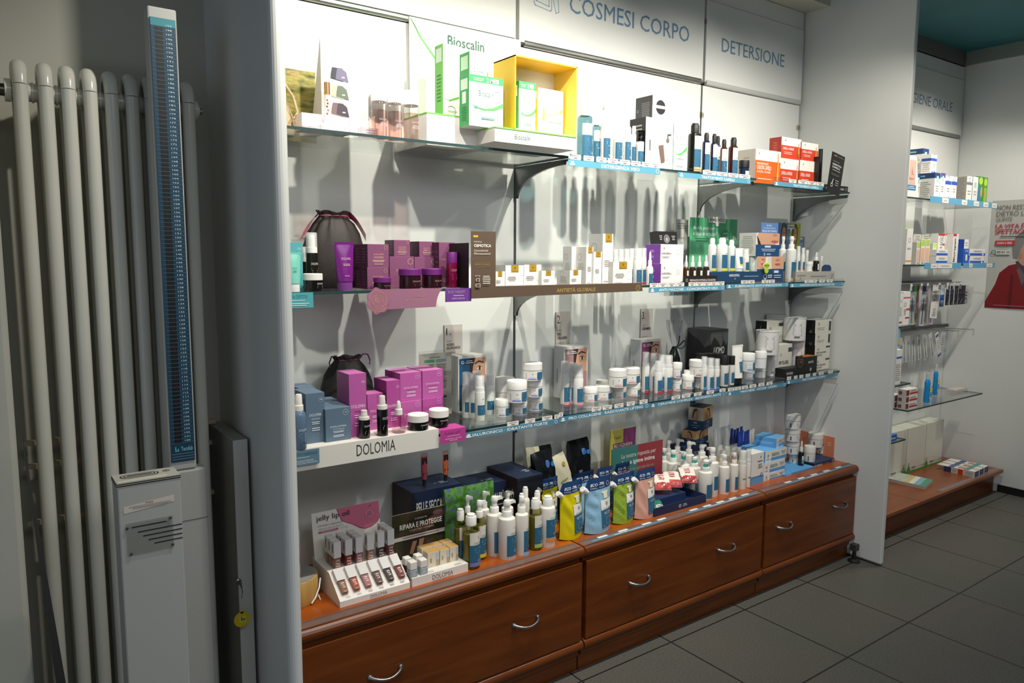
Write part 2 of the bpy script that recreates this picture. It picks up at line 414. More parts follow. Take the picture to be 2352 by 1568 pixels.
def pouch(x, y, z, w, h, color, label, group=None, rot=0, seed=1, deco=True, front=None, name='refill_pouch'):
    """stand-up refill pouch: gusset at the base, flat crimped top with a corner spout"""
    t = thing(name, label, 'pouch', (x, y, z), rot, group)
    D = w*.52; wv = wavy(.0042, seed); nx, nz = 16, 20
    def prof(f): return D/2*(1-f)**.75*(1-.18*(1-f)**6)+.0012
    def outline(f): return 1.0-(.0 if f < .8 else 0)
    def surf(u, f, s_, e=0):
        uu = u*2-1; dep = prof(f)*(1-abs(uu)**2.6*.92)
        wr = wv(u*2, f*2)*min(1, 4*f)*min(1, (1-f)*3)*(1-abs(uu)**4)*(1.5-1.4*min(1, max(0, (u-.30)/.16)))
        cut = max(0, f-.86)/.14*.20 if u < .5 else 0
        return (w*(uu/2)*(1-.04*math.sin(f*PI))+ (cut*w*(.5-u)*1.2), -s_*(dep+wr+e), h*f+.006*abs(uu)**2*(1-f))
    b = MB()
    for s_ in (1, -1):
        vv = [surf(i/nx, k/nz, s_) for k in range(nz+1) for i in range(nx+1)]
        ff = []
        for k in range(nz):
            for i in range(nx):
                a = k*(nx+1)+i; f = (a, a+1, a+nx+2, a+nx+1); ff.append(f if s_ > 0 else f[::-1])
        top = [f for q, f in enumerate(ff) if q//nx >= int(nz*.80)]; low = [f for q, f in enumerate(ff) if q//nx < int(nz*.80)]
        b.add(vv, low, 'gloss:'+color, True); b.add(vv, top, 'gloss:#1d3a66', True)
    vv = [surf(i/nx, 0, 1) for i in range(nx+1)]+[surf(i/nx, 0, -1) for i in range(nx+1)]
    b.add(vv, [(i, nx+1+i, nx+2+i, i+1) for i in range(nx)], color)
    b.build('bag', t)
    if deco:
        g = MB(); fn = lambda u, v, e: surf(min(max(u/w, 0), 1), min(max(v/h, 0), 1), 1, e+.0022)
        def grid(x0, y0, x1, y1, c, e):
            for a in range(10):
                for k in range(10):
                    q = [(x0+(x1-x0)*(a+i)/10, y0+(y1-y0)*(k+j)/10) for i, j in ((0, 0), (1, 0), (1, 1), (0, 1))]
                    g.add([fn(u*w, v*h, e) for u, v in q], [(0, 1, 2, 3)], c)
        grid(.46, .42, .93, .60, WHITE, 0); grid(.46, .10, .93, .42, BLUE, 0)
        grid(.60, .62, .76, .72, '#e9e6c8', 0); grid(.54, .72, .80, .755, '#e9e6c8', 0)
        g.deco([G(.70, .53, .06), T(.54, .43, .86, .455, "OLTRE D'ORO", '#555'), L(.54, .33, .86, .38, 3, '#c9d6de'), O(.70, .22, .11, '#7fa3b8', .1), R(.5, .12, .9, .14, '#7fa3b8')], w, h, fn, base=.0012)
        g.deco([T(.14, .875, .40, .925, 'ECO', '#e8edf2', 1), T(.46, .875, .66, .925, '-79%', '#e8edf2', 1), T(.14, .83, .40, .855, 'REFILL', '#c8d0dc'), T(.46, .83, .68, .855, 'PLASTIC', '#c8d0dc'), O(.80, .885, .06, '#c8d0dc', .15)], w, h, fn, base=.0014)
        g.build('label', t)
    q = MB(); Tm = Matrix.Translation((-w*.46, -.004, h*.80)) @ Matrix.Rotation(math.radians(-55), 4, 'Y')
    q.lathe([(w*.07, -w*.02), (w*.07, w*.10)], '#e9e7e2', 16, T_=Tm)
    q.lathe([(w*.085, w*.05), (w*.085, w*.19), (w*.075, w*.20)], '#efece8', 16, T_=Tm)
    q.build('spout_cap', t)
    return t

def soft_pack(x, y, z, w, h, d, c, deco, label, name='wipes_pack', cat='packet', group=None, rot=(0, 0, 0), seed=1, crimp=True):
    """soft wrapper pack with crimped flat ends, standing on its long side"""
    t = thing(name, label, cat, (x, y, z), rot, group)
    wv = wavy(.0022, seed); nx, nz = 12, 14
    def surf(u, f, s_, e=0):
        uu = u*2-1; ff = f*2-1
        dep = (d/2)*(1-abs(ff)**5)*(1-.25*abs(uu)**4)+.0015
        return (w/2*uu*(1+.04*abs(ff)**6), -s_*(dep+wv(u*2, f*2)+e), h*f)
    b = MB()
    for s_ in (1, -1):
        vv = [surf(i/nx, k/nz, s_) for k in range(nz+1) for i in range(nx+1)]; ff = []
        for k in range(nz):
            for i in range(nx):
                a = k*(nx+1)+i; f = (a, a+1, a+nx+2, a+nx+1); ff.append(f if s_ > 0 else f[::-1])
        b.add(vv, ff, c, True)
    for u in (0, 1):
        vv = [surf(u, k/nz, 1) for k in range(nz+1)]+[surf(u, k/nz, -1) for k in range(nz+1)]
        b.add(vv, [(k, k+1, nz+2+k, nz+1+k) for k in range(nz)], c, True)
    b.build('wrapper', t)
    if deco:
        g = MB(); its = []
        for it in deco:
            if it[0] == 'R': its += [R(it[1]+(it[3]-it[1])*a/6, it[2]+(it[4]-it[2])*c_/6, it[1]+(it[3]-it[1])*(a+1)/6, it[2]+(it[4]-it[2])*(c_+1)/6, it[5]) for a in range(6) for c_ in range(6)]
        fn = lambda u, v, e: surf(u/w, v/h, 1, e+.0014)
        g.deco(its, w, h, fn, eps=0); g.deco([it for it in deco if it[0] != 'R'], w, h, fn, base=.0009); g.build('print', t)
    return t

def drawstring_bag(x, y, z, w, h, d, mat, cord, label, seed, name='drawstring_bag', cordr=.0028, ribbon=False):
    t = thing(name, label, 'bag', (x, y, z), 0)
    n = 72; rings = []; wv = wavy(.006, seed)
    prof = [(0, .80), (.03, .92), (.15, 1.0), (.35, .99), (.55, .93), (.72, .80), (.84, .62), (.91, .47), (.945, .42), (.965, .47), (1.0, .52)]
    for f, r in prof:
        rg = []
        for k in range(n):
            a = 2*PI*k/n
            pl = 1+.07*math.sin(11*a+seed)*max(0, f-.5)*2+.035*math.sin(19*a)*max(0, f-.7)*3+.03*math.sin(3*a+seed+4*f)
            yy = d/2*r*math.sin(a)*pl*(1-.35*f); xx = w/2*r*math.cos(a)*pl
            rg.append((xx, yy, h*f*(1+.015*math.sin(5*a)*(f > .9))+wv(a, f)*.4*(0 < f < .9)))
        rings.append(rg)
    b = MB(); b.loft(rings, mat, cap1=False)
    b.loft([[(p_[0]*.9, p_[1]*.9, p_[2]) for p_ in rings[-1]], [(p_[0]*.6, p_[1]*.6, h*.93) for p_ in rings[-3]]], mat, cap1=True, cap0=False)
    b.build('sack', t)
    q = MB()
    ring = [(w/2*.43*math.cos(2*PI*k/24), d/2*.43*.65*math.sin(2*PI*k/24), h*.945) for k in range(25)]
    q.tube(ring, cordr, cord, 6)
    for s_ in (-1, 1):
        if ribbon:
            pts = [(s_*w*(.20+.26*k/8), -.008*k/8, h*(.955-.30*(k/8)**1.6)) for k in range(9)]
            for i in range(8):
                a, c = pts[i], pts[i+1]; hw = .010+.004*i/8
                q.add([(a[0], a[1]-hw, a[2]+.012), (c[0], c[1]-hw, c[2]+.012), (c[0]+s_*.012, c[1]+hw, c[2]-.008), (a[0]+s_*.012, a[1]+hw, a[2]-.008)], [(0, 1, 2, 3)], cord)
        else:
            q.tube([(s_*w*.17, -.01, h*.95), (s_*w*.25, -.02, h*1.03), (s_*w*.33, -.02, h*1.02), (s_*w*.37, -.02, h*.93), (s_*w*.36, -.022, h*.86)], cordr, cord, 6)
    q.build('drawstring', t)
    return t

def strip(x, y, z, w, h, text, label, tags=(), c='#5a9db8', group='blue category strips on the glass shelf edges', tcol='#eef4f6', th=(.2, .62), tx=(.3, .8), split=.52, name='shelf_strip'):
    """clear ticket rail clipped to the shelf edge: printed band below, price tickets above; x left end, z bottom"""
    t = thing(name, label, 'shelf strip', (x, y, z), 0, group)
    b = MB(); b.box(0, w, 0, .0015, 0, h, 'clear:#eef3f3'); b.box(0, w, 0, .010, h-.0015, h, 'clear:#eef3f3'); b.build('rail', t)
    g = MB(); hb = h*split; g.box(0, w, -.0012, -.0002, 0, hb, c)
    asp = hb/w
    g.deco([T(tx[0], th[0], tx[1], th[0]+th[1]*.9, text, tcol, 1), E(.04, .62, .35*asp, .2, tcol), E(.04, .26, .6*asp, .14, tcol), O(.965, .5, .36*asp, tcol, .2)], w, hb, f_front(0, -.0012, 0))
    g.build('printed_band', t)
    for a, c_ in tags:
        k = MB(); k.box(a*w, c_*w, -.0012, -.0002, hb+.001, h-.001, '#efe9e2')
        k.deco([L(.1, .5, .9, .9, 1, '#8d8a86'), L(.3, .1, .7, .5, 1, '#6d6a66')], (c_-a)*w, h-hb-.002, f_front(a*w, -.0012, hb+.001)); k.build('price_ticket', t)
    return t

def board(x, y, z, w, h, th, c, deco, label, name='sign_card', cat='sign', group=None, rot=(0, 0, 0), edge=None, parent=None):
    """thin printed card: x left, y front"""
    b = MB(); b.box(0, w, 0, th, 0, h, edge or c, front=c); b.deco(deco, w, h, f_front(0, 0, 0))
    o = b.build(name, parent, (x, y, z), rot)
    return o if parent else tag(o, label, cat, group)

# ------------------------------------------------------------ setting
YB = 2.2                                   # plane of the back boards
CT = .455                                  # worktop height
b = MB(); b.box(-1.6, 5.2, -2.2, 2.6, -.05, 0, TILES); struct('floor', b)
b = MB(); b.box(-1.6, 5.2, 2.24, 2.34, 0, 2.72, WALL); struct('wall_back', b)
b = MB(); b.box(5.05, 5.15, -2.2, 2.24, 0, 2.72, PANEL); struct('wall_right', b)
b = MB(); b.box(-1.6, 5.15, -2.2, 2.34, 2.70, 2.78, TEAL); struct('ceiling', b)
b = MB(); b.box(5.042, 5.05, -2.2, 1.83, 0, .045, '#141414'); struct('baseboard_right', b)
b = MB(); b.box(5.03, 5.05, -.5, 2.2, 2.62, 2.70, '#8f9690'); struct('trim_1', b)
b = MB(); b.box(3.36, 5.05, 2.19, 2.24, 2.62, 2.70, '#70706c'); struct('trim_2', b)
b = MB(); b.box(-.35, .045, 1.93, 2.24, 0, 2.70, WALL); o = struct('trim_3', b); bevel(o, .012)

# white boards behind the shelves, upright seams, sign boards above
def backing(x0, x1, label):
    t = thing('backing_panel', label, 'wall panel', ((x0+x1)/2, YB, 0)); X = (x1-x0)/2
    b = MB(); b.box(-X+.006, X-.006, 0, .03, 0, 2.176, PANEL); b.build('board', t)
    b = MB(); b.box(-X-.005, -X+.0055, .003, .03, 0, 2.176, 'metal:#8d918f'); b.build('slotted_upright', t)
    return t
def header(x0, x1, rail_x0, rail_x1, label, text, tx, icon=False, rail='metal:#b9bab4', z1=2.53):
    t = thing('sign_board', label, 'sign', (x0, YB, 0))
    b = MB(); b.box(.008, x1-x0-.008, -.008, .03, 2.192, z1, PANEL); b.build('board', t)
    b = MB(); b.box(.008, x1-x0-.008, -.004, .03, z1+.003, 2.61, PANEL); b.build('upper_board', t)
    b = MB(); n = 8
    prof = [(-.008-.006*math.sin(PI*k/n), 2.189+.011*math.cos(PI*k/n)) for k in range(n+1)]
    b.prism(prof+[(.0, 2.178), (.0, 2.2)], 'x', rail_x0-x0, rail_x1-x0, rail); b.build('rail', t)
    if text:
        b = MB(); b.deco([T(0, 0, 1, 1, text, '#6a8cab')], tx[1]-tx[0], tx[3]-tx[2], f_front(tx[0]-x0, -.0085, tx[2])); b.build('lettering', t)
    if icon:
        b = MB(); f = f_front(1.67-x0, -.0085, 2.315); c = '#8fabc0'
        def ln(pts, w=.003):
            for a, q in zip(pts, pts[1:]):
                d = Vector((q[0]-a[0], q[1]-a[1])); 
                if d.length < 1e-6: continue
                nn = Vector((-d.y, d.x)).normalized()*w/2; d = d.normalized()*w/2
                b.add([f(a[0]-d.x+nn.x, a[1]-d.y+nn.y, 0), f(a[0]-d.x-nn.x, a[1]-d.y-nn.y, 0), f(q[0]+d.x-nn.x, q[1]+d.y-nn.y, 0), f(q[0]+d.x+nn.x, q[1]+d.y+nn.y, 0)], [(0, 1, 2, 3)], c)
        ln([(.003, .13), (.003, .022), (.008, .014), (.078, .005), (.083, .011), (.083, .13)])
        ln([(.013, .075), (.013, .03), (.071, .02), (.071, .07), (.013, .079)])
        ln([(.088, .06), (.104, .002), (.118, .01), (.110, .08)])
        b.build('jar_icon', t)
    return t
backing(.60, 1.60, 'left white back panel behind the drawstring bags and glass shelves')
backing(1.60, 2.60, 'middle white back panel behind the glass shelves, under the longest sign')
backing(2.60, 3.33, 'narrow right white back panel next to the tall side partition')
header(.60, 1.60, .62, 1.585, 'blank white header board at the upper left with a metal rail along its foot', None, None)
header(1.60, 2.60, 1.63, 2.582, 'white header board lettered COSMESI CORPO in blue with a jar icon', 'COSMESI CORPO', (1.838, 2.498, 2.334, 2.397), True)
header(2.60, 3.33, 2.615, 3.315, 'white header board lettered DETERSIONE in blue', 'DETERSIONE', (2.712, 3.172, 2.333, 2.391), rail='#b9bbb8')
backing(3.36, 5.05, 'white back panel of the far alcove behind the toothpaste shelves')
header(3.36, 5.05, 4.40, 5.02, 'far white header board lettered IGIENE ORALE behind the tall partition', 'IGIENE ORALE', (4.385, 4.90, 2.324, 2.380), rail='#7c7f7c')
b = MB(); b.box(.55, 3.335, 2.07, 2.2, 2.612, 2.66, '#d9d3c4'); tag(b.build('shelf_canopy'), 'cream canopy board capping the shelving just below the teal ceiling', 'canopy')
# clips on the uprights
def clip(x, z, label):
    b = MB(); b.box(x-.012, x+.012, YB-.006, YB, z-.012, z+.012, 'clear:#e6e2d8'); b.box(x-.008, x+.008, YB-.009, YB-.006, z-.008, z+.008, 'clear:#e6e2d8'); tag(b.build('panel_clip'), label, 'clip', 'clear clips on the uprights')
clip(2.60, 2.44, 'small clear clip on the upright between the two lettered boards')
clip(2.60, 2.05, 'small clear clip on the upright just below the header boards')
clip(3.318, 2.07, 'small clear clip in the right corner of the shelving under the header')

# side partitions
b = MB(); n = 10; hw = .018
pts = [(.572-hw, 2.24)]+[(.572-hw*math.cos(PI*k/n), 1.70-.022*math.sin(PI*k/n)) for k in range(n+1)]+[(.572+hw, 2.24)]
b.prism(pts[::-1], 'z', .01, 2.70, PANEL)
for i, f in enumerate(b.f):
    if len(f) == 4: b.sm[i] = False
tag(b.build('side_partition'), 'tall white left partition with rounded front edge next to the grey lock box', 'partition')
b = MB(); b.box(3.335, 3.362, 1.665, 2.24, .012, 2.66, PANEL); o = b.build('side_partition'); bevel(o, .004)
tag(o, 'tall white right partition between the shelves and the far alcove', 'partition')

# drawer cabinets
def bull(y, z0, z1, r, n=8):
    h = (z1-z0)/2
    return [(y+r-r*math.sin(PI*k/n), z0+h-h*math.cos(PI*k/n)) for k in range(n+1)]
def handle(x, z, parent):
    b = MB(); pts = []
    for k in range(13):
        f = k/12; pts.append((x-.048+.096*f, -.026*math.sin(PI*f)**.55-.002, z-.007*math.sin(PI*f)))
    b.tube(pts, [.0065 if k in (0, 12) else .0045+.0005*math.cos(2*PI*k/12) for k in range(13)], 'metal:#9a9c9b', 8)
    for s_ in (-1, 1):
        b.lathe([(.008, 0), (.008, .004), (.006, .006)], 'metal:#9a9c9b', 12, T_=Matrix.Translation((x+s_*.048, 0, z)) @ Matrix.Rotation(PI/2, 4, 'X'))
    b.build('handle', parent)
def cabinet(x0, x1, hx, label):
    t = thing('drawer_cabinet', label, 'cabinet', (x0, 1.80, 0)); w = x1-x0
    b = MB(); b.box(.004, w-.004, .02, .38, .06, .44, WOOD); b.build('carcass', t)
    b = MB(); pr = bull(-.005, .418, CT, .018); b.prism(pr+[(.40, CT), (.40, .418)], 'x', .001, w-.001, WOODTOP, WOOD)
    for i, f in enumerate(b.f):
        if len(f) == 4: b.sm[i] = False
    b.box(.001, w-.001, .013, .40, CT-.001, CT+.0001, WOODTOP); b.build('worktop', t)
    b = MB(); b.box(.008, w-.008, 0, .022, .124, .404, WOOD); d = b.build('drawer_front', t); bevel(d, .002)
    for hx_, hz in hx: handle(hx_-x0, hz, d)
    b = MB(); b.prism(bull(-.006, .086, .122, .018)+[(.06, .122), (.06, .086)], 'x', .001, w-.001, WOOD); b.build('moulding', t)
    b = MB(); b.box(.001, w-.001, .030, .05, .0, .088, WOOD); b.build('plinth', t)
    return t
cabinet(.60, 1.608, ((0.864, 0.264), (1.361, 0.2668)), 'left cherry wood drawer cabinet under the lip oil stand')
cabinet(1.612, 2.612, ((1.8751, 0.2714), (2.3645, 0.2792)), 'middle cherry wood drawer cabinet under the refill pouches')
cabinet(2.616, 3.335, ((2.7543, 0.2876), (3.1871, 0.2937)), 'right cherry wood drawer cabinet beside the white partition')
# adjustable foot at the corner
t = thing('levelling_foot', 'black levelling foot under the right end of the cabinets', 'furniture foot', (3.296, 1.772, 0))
b = MB(); b.lathe([(.028, 0), (.028, .006), (.014, .014)], '#161616', 20); b.build('pad', t)
b = MB(); b.lathe([(.009, .014), (.009, .06)], 'metal:#55524e', 12); b.box(-.016, .016, -.014, .016, .055, .085, '#3a3733'); b.build('stem', t)

# clear ticket strip along the worktop edge
def edge_strip(x0, x1, label, band, text, tx):
    t = thing('edge_strip', label, 'shelf strip', (x0, 1.812, CT+.0006), 0, 'clear strips along the worktop edge'); w = x1-x0
    b = MB(); b.box(0, w, 0, .030, 0, .0012, 'frost:#8d7c76'); b.box(0, w, .029, .030, 0, .006, 'frost:#8d7c76'); b.build('rail', t)  # grey-brown frost tint painted in for reflections on the clear plastic
    if band:
        for a, c in band:
            g = MB(); g.box(a-x0, c-x0, .003, .016, .0014, .0018, '#5d8198')
            g.deco([T(.3, .2, .7, .75, text, '#e4ebef', 1)], c-a, .013, lambda u, v, e: (a-x0+u, .003+v, .0019+e)); g.build('printed_band', t)
        for a in tx:
            g = MB(); g.box(a-x0, a-x0+.045, .017, .028, .0014, .002, '#dfe0dc'); g.build('price_ticket', t)
edge_strip(.61, 1.60, 'plain clear strip along the worktop edge in front of the lip oil stand', [], '', [])
edge_strip(1.616, 2.600, 'clear strip with grey blue bands along the middle worktop edge', [(1.66, 2.02), (2.15, 2.58)], 'IGIENE CORPO', [1.70, 1.80, 1.92, 2.0, 2.18, 2.26, 2.34, 2.42, 2.50])
edge_strip(2.62, 3.33, 'clear strip with blue band along the right worktop edge', [(2.80, 3.30)], 'IGIENE CORPO', [2.80, 2.90, 3.0, 3.1, 3.2])

# glass shelves and brackets
EDGE = '#1d3b3c'
def glass(x0, x1, y0, z, label, th=.008, name='glass_shelf', y1=2.196, c='clear:#f4f8f6'):
    b = MB(); b.box(x0, x1, y0, y1, z-th, z, c, front=EDGE, left='#2c4f4f', right='#4a6f6c')
    return tag(b.build(name), label, 'shelf', 'glass shelves')
SH = ((1.763, 1.755, 1.738), (1.338, 1.332, 1.328), (.898, .895, .902))
NM = ('top', 'second', 'third'); BN = ('left', 'middle', 'right')
HOLD = ('the white hair-care stand', 'the pale cleanser bottles', 'the orange boxes', 'the purple boxes', 'the small white gold-tagged boxes', 'the green board', 'the pink boxes', 'the stacked white jars', 'the white canisters')
for i in range(3):
    for j, (a, c) in enumerate(((.592, 1.598), (1.602, 2.598), (2.602, 3.30))):
        glass(a, c, 1.90, SH[i][j], f'{NM[i]} glass shelf of the {BN[j]} bay, carrying {HOLD[i*3+j]}')
def bracket(x, z, label):
    n = 10; pts = [(2.199, z-.010), (2.199, z-.12)]
    pts += [(2.185-.265*(1-math.cos(PI/2*k/n)), z-.12+.095*math.sin(PI/2*k/n)) for k in range(n+1)]
    pts += [(1.915, z-.010)]
    b = MB(); b.prism(pts[::-1], 'x', x-.004, x+.004, 'metal:#7b7d7c'); tag(b.build('shelf_bracket'), label, 'bracket', 'shelf brackets')
for i in range(3):
    for j, x in enumerate((1.60, 2.60, 3.314)):
        bracket(x, SH[i][j]-.001, f'grey curved bracket under the {NM[i]} shelf, {("left of centre", "right of centre", "at the right corner")[j]}')

# ------------------------------------------------------------ left: radiator, height scale, lock box
XR = [.103, .1525, .1975, .242, .2865, .331, .3735, .417, .4605]
t = thing('radiator', 'tall cream column radiator on the wall behind the height scale', 'radiator', (0, 2.05, 0))
for x in XR:
    b = MB(); r = .0152; pts = []
    for yy in (0, .062):
        b.tube([(x, yy, .17), (x, yy, 1.815)], r, ENAMEL, 14)
    arc = [(x, .031-.031*math.cos(PI*k/8), 1.815+.045*math.sin(PI*k/8)) for k in range(9)]
    b.tube(arc, [r, .0158, .0164, .0168, .017, .0168, .0164, .0158, r], ENAMEL, 14)
    arc = [(x, .031-.031*math.cos(PI*k/8), .17-.045*math.sin(PI*k/8)) for k in range(9)]
    b.tube(arc, [r, .0158, .0164, .0168, .017, .0168, .0164, .0158, r], ENAMEL, 14)
    b.build('column', t)
for z in (1.805, .18):
    b = MB(); xs = [.075]
    b.tube([(.08, .031, z), (.478, .031, z)], .021, ENAMEL, 16)
    for a, c in zip(XR, XR[1:]): b.tube([((a+c)/2-.002, .031, z), ((a+c)/2+.002, .031, z)], .0235, ENAMEL, 16)
    b.build('header_pipe', t)
b = MB()
b.tube([(.476, .031, 1.805), (.486, .031, 1.805)], .026, ENAMEL, 16); b.tube([(.486, .031, 1.805), (.492, .031, 1.805)], .017, ENAMEL, 6); b.tube([(.492, .031, 1.805), (.500, .031, 1.805)], .008, 'metal:#9a9488', 8)
b.build('end_plug', t)
b = MB(); b.tube([(.086, .031, 1.805), (.074, .031, 1.805)], .026, ENAMEL, 16); b.tube([(.074, .031, 1.805), (.052, .031, 1.805)], .014, 'metal:#6d6a64', 12); b.build('valve', t)
b = MB()
for z in (.965, .905, .76):
    b.box(.06, .52, .105, .118, z-.006, z+.006, '#b5a78e')
tag(b.build('wall_rail', None, (0, 2.05, 0)), 'three beige slats on the wall behind the radiator tubes', 'rail', kind='structure')
b = MB(); A_ = Vector((0.05403715493736347, 1.86, 1.039224406217909)); B_ = Vector((0.08558635617074926, 1.72, 0.5484122468521547)); D_ = (B_-A_); E_ = A_+D_*1.9
b.loft([[tuple(A_+Vector((-.001, 0, 0))), tuple(A_+Vector((.001, 0, 0))), tuple(A_+Vector((.001, .006, 0))), tuple(A_+Vector((-.001, .006, 0)))],
        [tuple(B_+Vector((-.0085, 0, 0))), tuple(B_+Vector((.0085, 0, 0))), tuple(B_+Vector((.0085, .01, 0))), tuple(B_+Vector((-.0085, .01, 0)))],
        [(E_.x-.012, E_.y, 0), (E_.x+.012, E_.y, 0), (E_.x+.012, E_.y+.012, 0), (E_.x-.012, E_.y+.012, 0)]], '#1a1815', smooth=False)
tag(b.build('leaning_strap'), 'thin black strap leaning down in front of the radiator at the left', 'strap')

# electronic height scale: white column with numbered blue ruler
t = thing('height_scale', 'white height measuring column with a blue numbered ruler in front of the radiator', 'height scale', (.405, 1.91, 0))
b = MB(); b.box(-.055, .0075, .004, .05, .905, 2.0, '#bcbbb5'); o = b.build('column', t); bevel(o, .004)
b = MB(); b.box(-.055, .029, .004, .05, .0, .9045, '#b8b7b1'); o = b.build('lower_column', t); bevel(o, .006)
b = MB(); b.box(-.056, .030, .0025, .0045, .7745, .7755, '#6b6b66'); b.build('joint', t)
b = MB(); b.box(-.0505, .0035, .0005, .0038, .928, 1.975, '#173d55')
f = lambda u, v, e: (-.0505+u, .0005-e, .928+v); Wd, Hd = .054, 1.047
it = [R(0, 1-.018/Hd, 1, 1, '#2f8a96'), R(.17, .047/Hd, .47, 1-.018/Hd, '#0a0a0c')]
for k in range(100):
    v = (k/100*.99+.047+.0005)/Hd
    if k % 7 in (0, 2, 3): it.append(R(.24, v+.002/Hd, .40, v+.0075/Hd, '#2a0b0d'))
b.deco(it, Wd, Hd, f, eps=.000002)
it = []
for k in range(100):
    z = (k/100*.99+.047)/Hd
    it.append(R(.02, z-.0004/Hd, .98, z+.0004/Hd, '#4a7f90'))
    it.append(T(.60, z+.0026/Hd, .84, z+.0068/Hd, str(100+k), '#b9cfd6', 1))
it += [T(.42, .026/Hd, .92, .037/Hd, 'Tecnilab', '#7fc0cc', 1), R(.17, .026/Hd, .22, .038/Hd, '#5fb3c0'), R(.22, .026/Hd, .33, .029/Hd, '#5fb3c0'), R(.28, .029/Hd, .33, .033/Hd, '#5fb3c0')]
it += [R(.03, z/Hd, .97, (z+.001)/Hd, '#7fa9b5') for z in (.006, .0125, .019)]
b.deco(it, Wd, Hd, f, eps=.0000005, base=.0006)
b.build('ruler', t)

# ticket box of the scale, in front
x0, x1 = 0.212, 0.3393
zt = 0.9428
t = thing('ticket_box', 'narrow white metal box with louvred top in front of the radiator', 'metal box', ((x0+x1)/2, 1.74, 0)); X_ = (x1-x0)/2
b = MB(); b.box(-X_, X_, 0, .075, 0, zt-.008, '#b4b3ad'); o = b.build('housing', t); bevel(o, .003)
b = MB()
for k in range(4): b.box(-X_-.001, X_+.001, -.001, .076, zt-.008+k*.0022, zt-.0068+k*.0022, '#b9b7ad' if k % 2 == 0 else '#33312c')
b.box(-X_, X_, 0, .075, zt, zt+.0016, '#b9b7ad')
def rr(cx, cy_, a, h_, n=6):
    return [(cx+sx_*(a-h_)+h_*math.cos(PI*k/n+s0), cy_+h_*math.sin(PI*k/n+s0)) for sx_, s0 in ((1, -PI/2), (-1, PI/2)) for k in range(n+1)]
for q_ in range(5):
    b.prism(rr(-.012, .046, .040-q_*.0035, .016-q_*.0032), 'z', zt+.0016, zt+.0019+q_*.00025, '#2b2a26' if q_ % 2 == 0 else '#b5b3a8')
    b.prism(rr(X_-.020, .050, .0085-q_*.0014, .0085-q_*.0016), 'z', zt+.0016, zt+.0019+q_*.00025, '#2b2a26' if q_ % 2 == 0 else '#b5b3a8')
b.box(-X_+.004, X_-.025, .008, .018, zt+.0016, zt+.0022, '#d6d2bd', T_=Matrix.Rotation(.03, 4, 'Z'))
b.build('louvred_top', t)
f = f_front(-X_, -.0004, 0); Wd = 2*X_
zz = lambda yy: 0.9536-(yy-300)*0.0004
b = MB(); it = []
b.add([f(.08*Wd, zz(495), .0004), f(.88*Wd, zz(470), .0004), f(.88*Wd, zz(432), .0004), f(.08*Wd, zz(455), .0004)], [(0, 1, 2, 3)], '#d9cdbf')
b.deco([T(.42, .62, .58, .8, 'ATTENZIONE', '#b5483d', 1), L(.1, .15, .95, .55, 2, '#9a938a')], .8*Wd, .018, lambda u, v, e: f(.08*Wd+u, zz(483)+v, e+.0006)); b.build('warning_sticker', t)
b = MB(); c = '#4d4b47'
b.box(-X_+.10*Wd, -X_+.84*Wd, -.0035, -.0015, zz(735), zz(550), 'clear:#ebebe8')
for px_, py_ in ((.115, 575), (.80, 560), (.16, 722), (.82, 715)):
    b.lathe([(.0028, 0), (.0028, .003), (.0015, .004)], 'metal:#6c6963', 10, T_=Matrix.Translation((-X_+px_*Wd, -.002, zz(py_))) @ Matrix.Rotation(PI/2, 4, 'X'))
b.build('clear_cover', t)
b = MB()
for x_, x2, yy in ((.19, .74, 578), (.28, .99, 610), (.36, .99, 637), (.44, .99, 664), (.53, .99, 690)): b.box(-X_+x_*Wd, -X_+x2*Wd, -.0006, .0, zz(yy+3), zz(yy-3), '#2d2b28')
b.build('vent_slots', t)
# grey metal casing with lock, keys
t = thing('lock_casing', 'grey metal duct casing with a lock, left of the white partition', 'metal casing', (.508, 1.94, 0))
b = MB(); b.box(0, .038, 0, .26, 0, .955, '#8f8d87', front='#c2c1bb'); o = b.build('casing', t); bevel(o, .002)
LX, LZ = 0.5078, 0.5735
b = MB(); b.lathe([(.008, 0), (.008, .004), (.005, .006)], 'metal:#8a8781', 16, T_=Matrix.Translation((LX-.508, 0, LZ)) @ Matrix.Rotation(PI/2, 4, 'X')); b.build('lock', t)
t = thing('key_bunch', 'keys on a ring with a round yellow tag hanging from the casing lock', 'keys', (LX, 1.933, LZ))
b = MB(); b.box(-.0012, .0012, -.02, -.006, -.004, .004, 'metal:#8a857a'); b.lathe([(.007, -.001), (.007, .001)], 'metal:#8a857a', 14, T_=Matrix.Translation((0, -.024, 0)) @ Matrix.Rotation(PI/2, 4, 'Y'))
b.tube([(0, -.022, -.006), (.003, -.022, -.02), (.0, -.022, -.035)], .0012, 'metal:#8a857a', 6); b.build('key', t)
b = MB(); b.box(-.020, -.017, -.019, -.017, -.075, -.035, 'metal:#7d7a70'); b.build('key', t)
b = MB(); b.box(-.013, -.010, -.019, -.017, -.078, -.035, 'metal:#7d7a70'); b.build('key', t)
b = MB(); n = 28; R_ = .021; pts = [(R_*math.cos(2*PI*k/n), R_*math.sin(2*PI*k/n)) for k in range(n)]
Tm = Matrix.Translation((0, -.02, -.095))
b.prism(pts, 'y', 0, .003, '#c9b21a', T_=Tm); b.prism([(.005*math.cos(2*PI*k/12), .021+.005*math.sin(2*PI*k/12)) for k in range(12)], 'y', 0, .003, '#c9b21a', T_=Tm)
b.deco([R(.32, .3, .72, .72, '#d8c64a'), R(.42, .42, .50, .68, '#27606b'), R(.50, .42, .66, .48, '#27606b'), R(.58, .48, .66, .57, '#27606b')], .042, .042, lambda u, v, e: (u-.021, -e, v-.021), T_=Tm); b.build('tag', t)

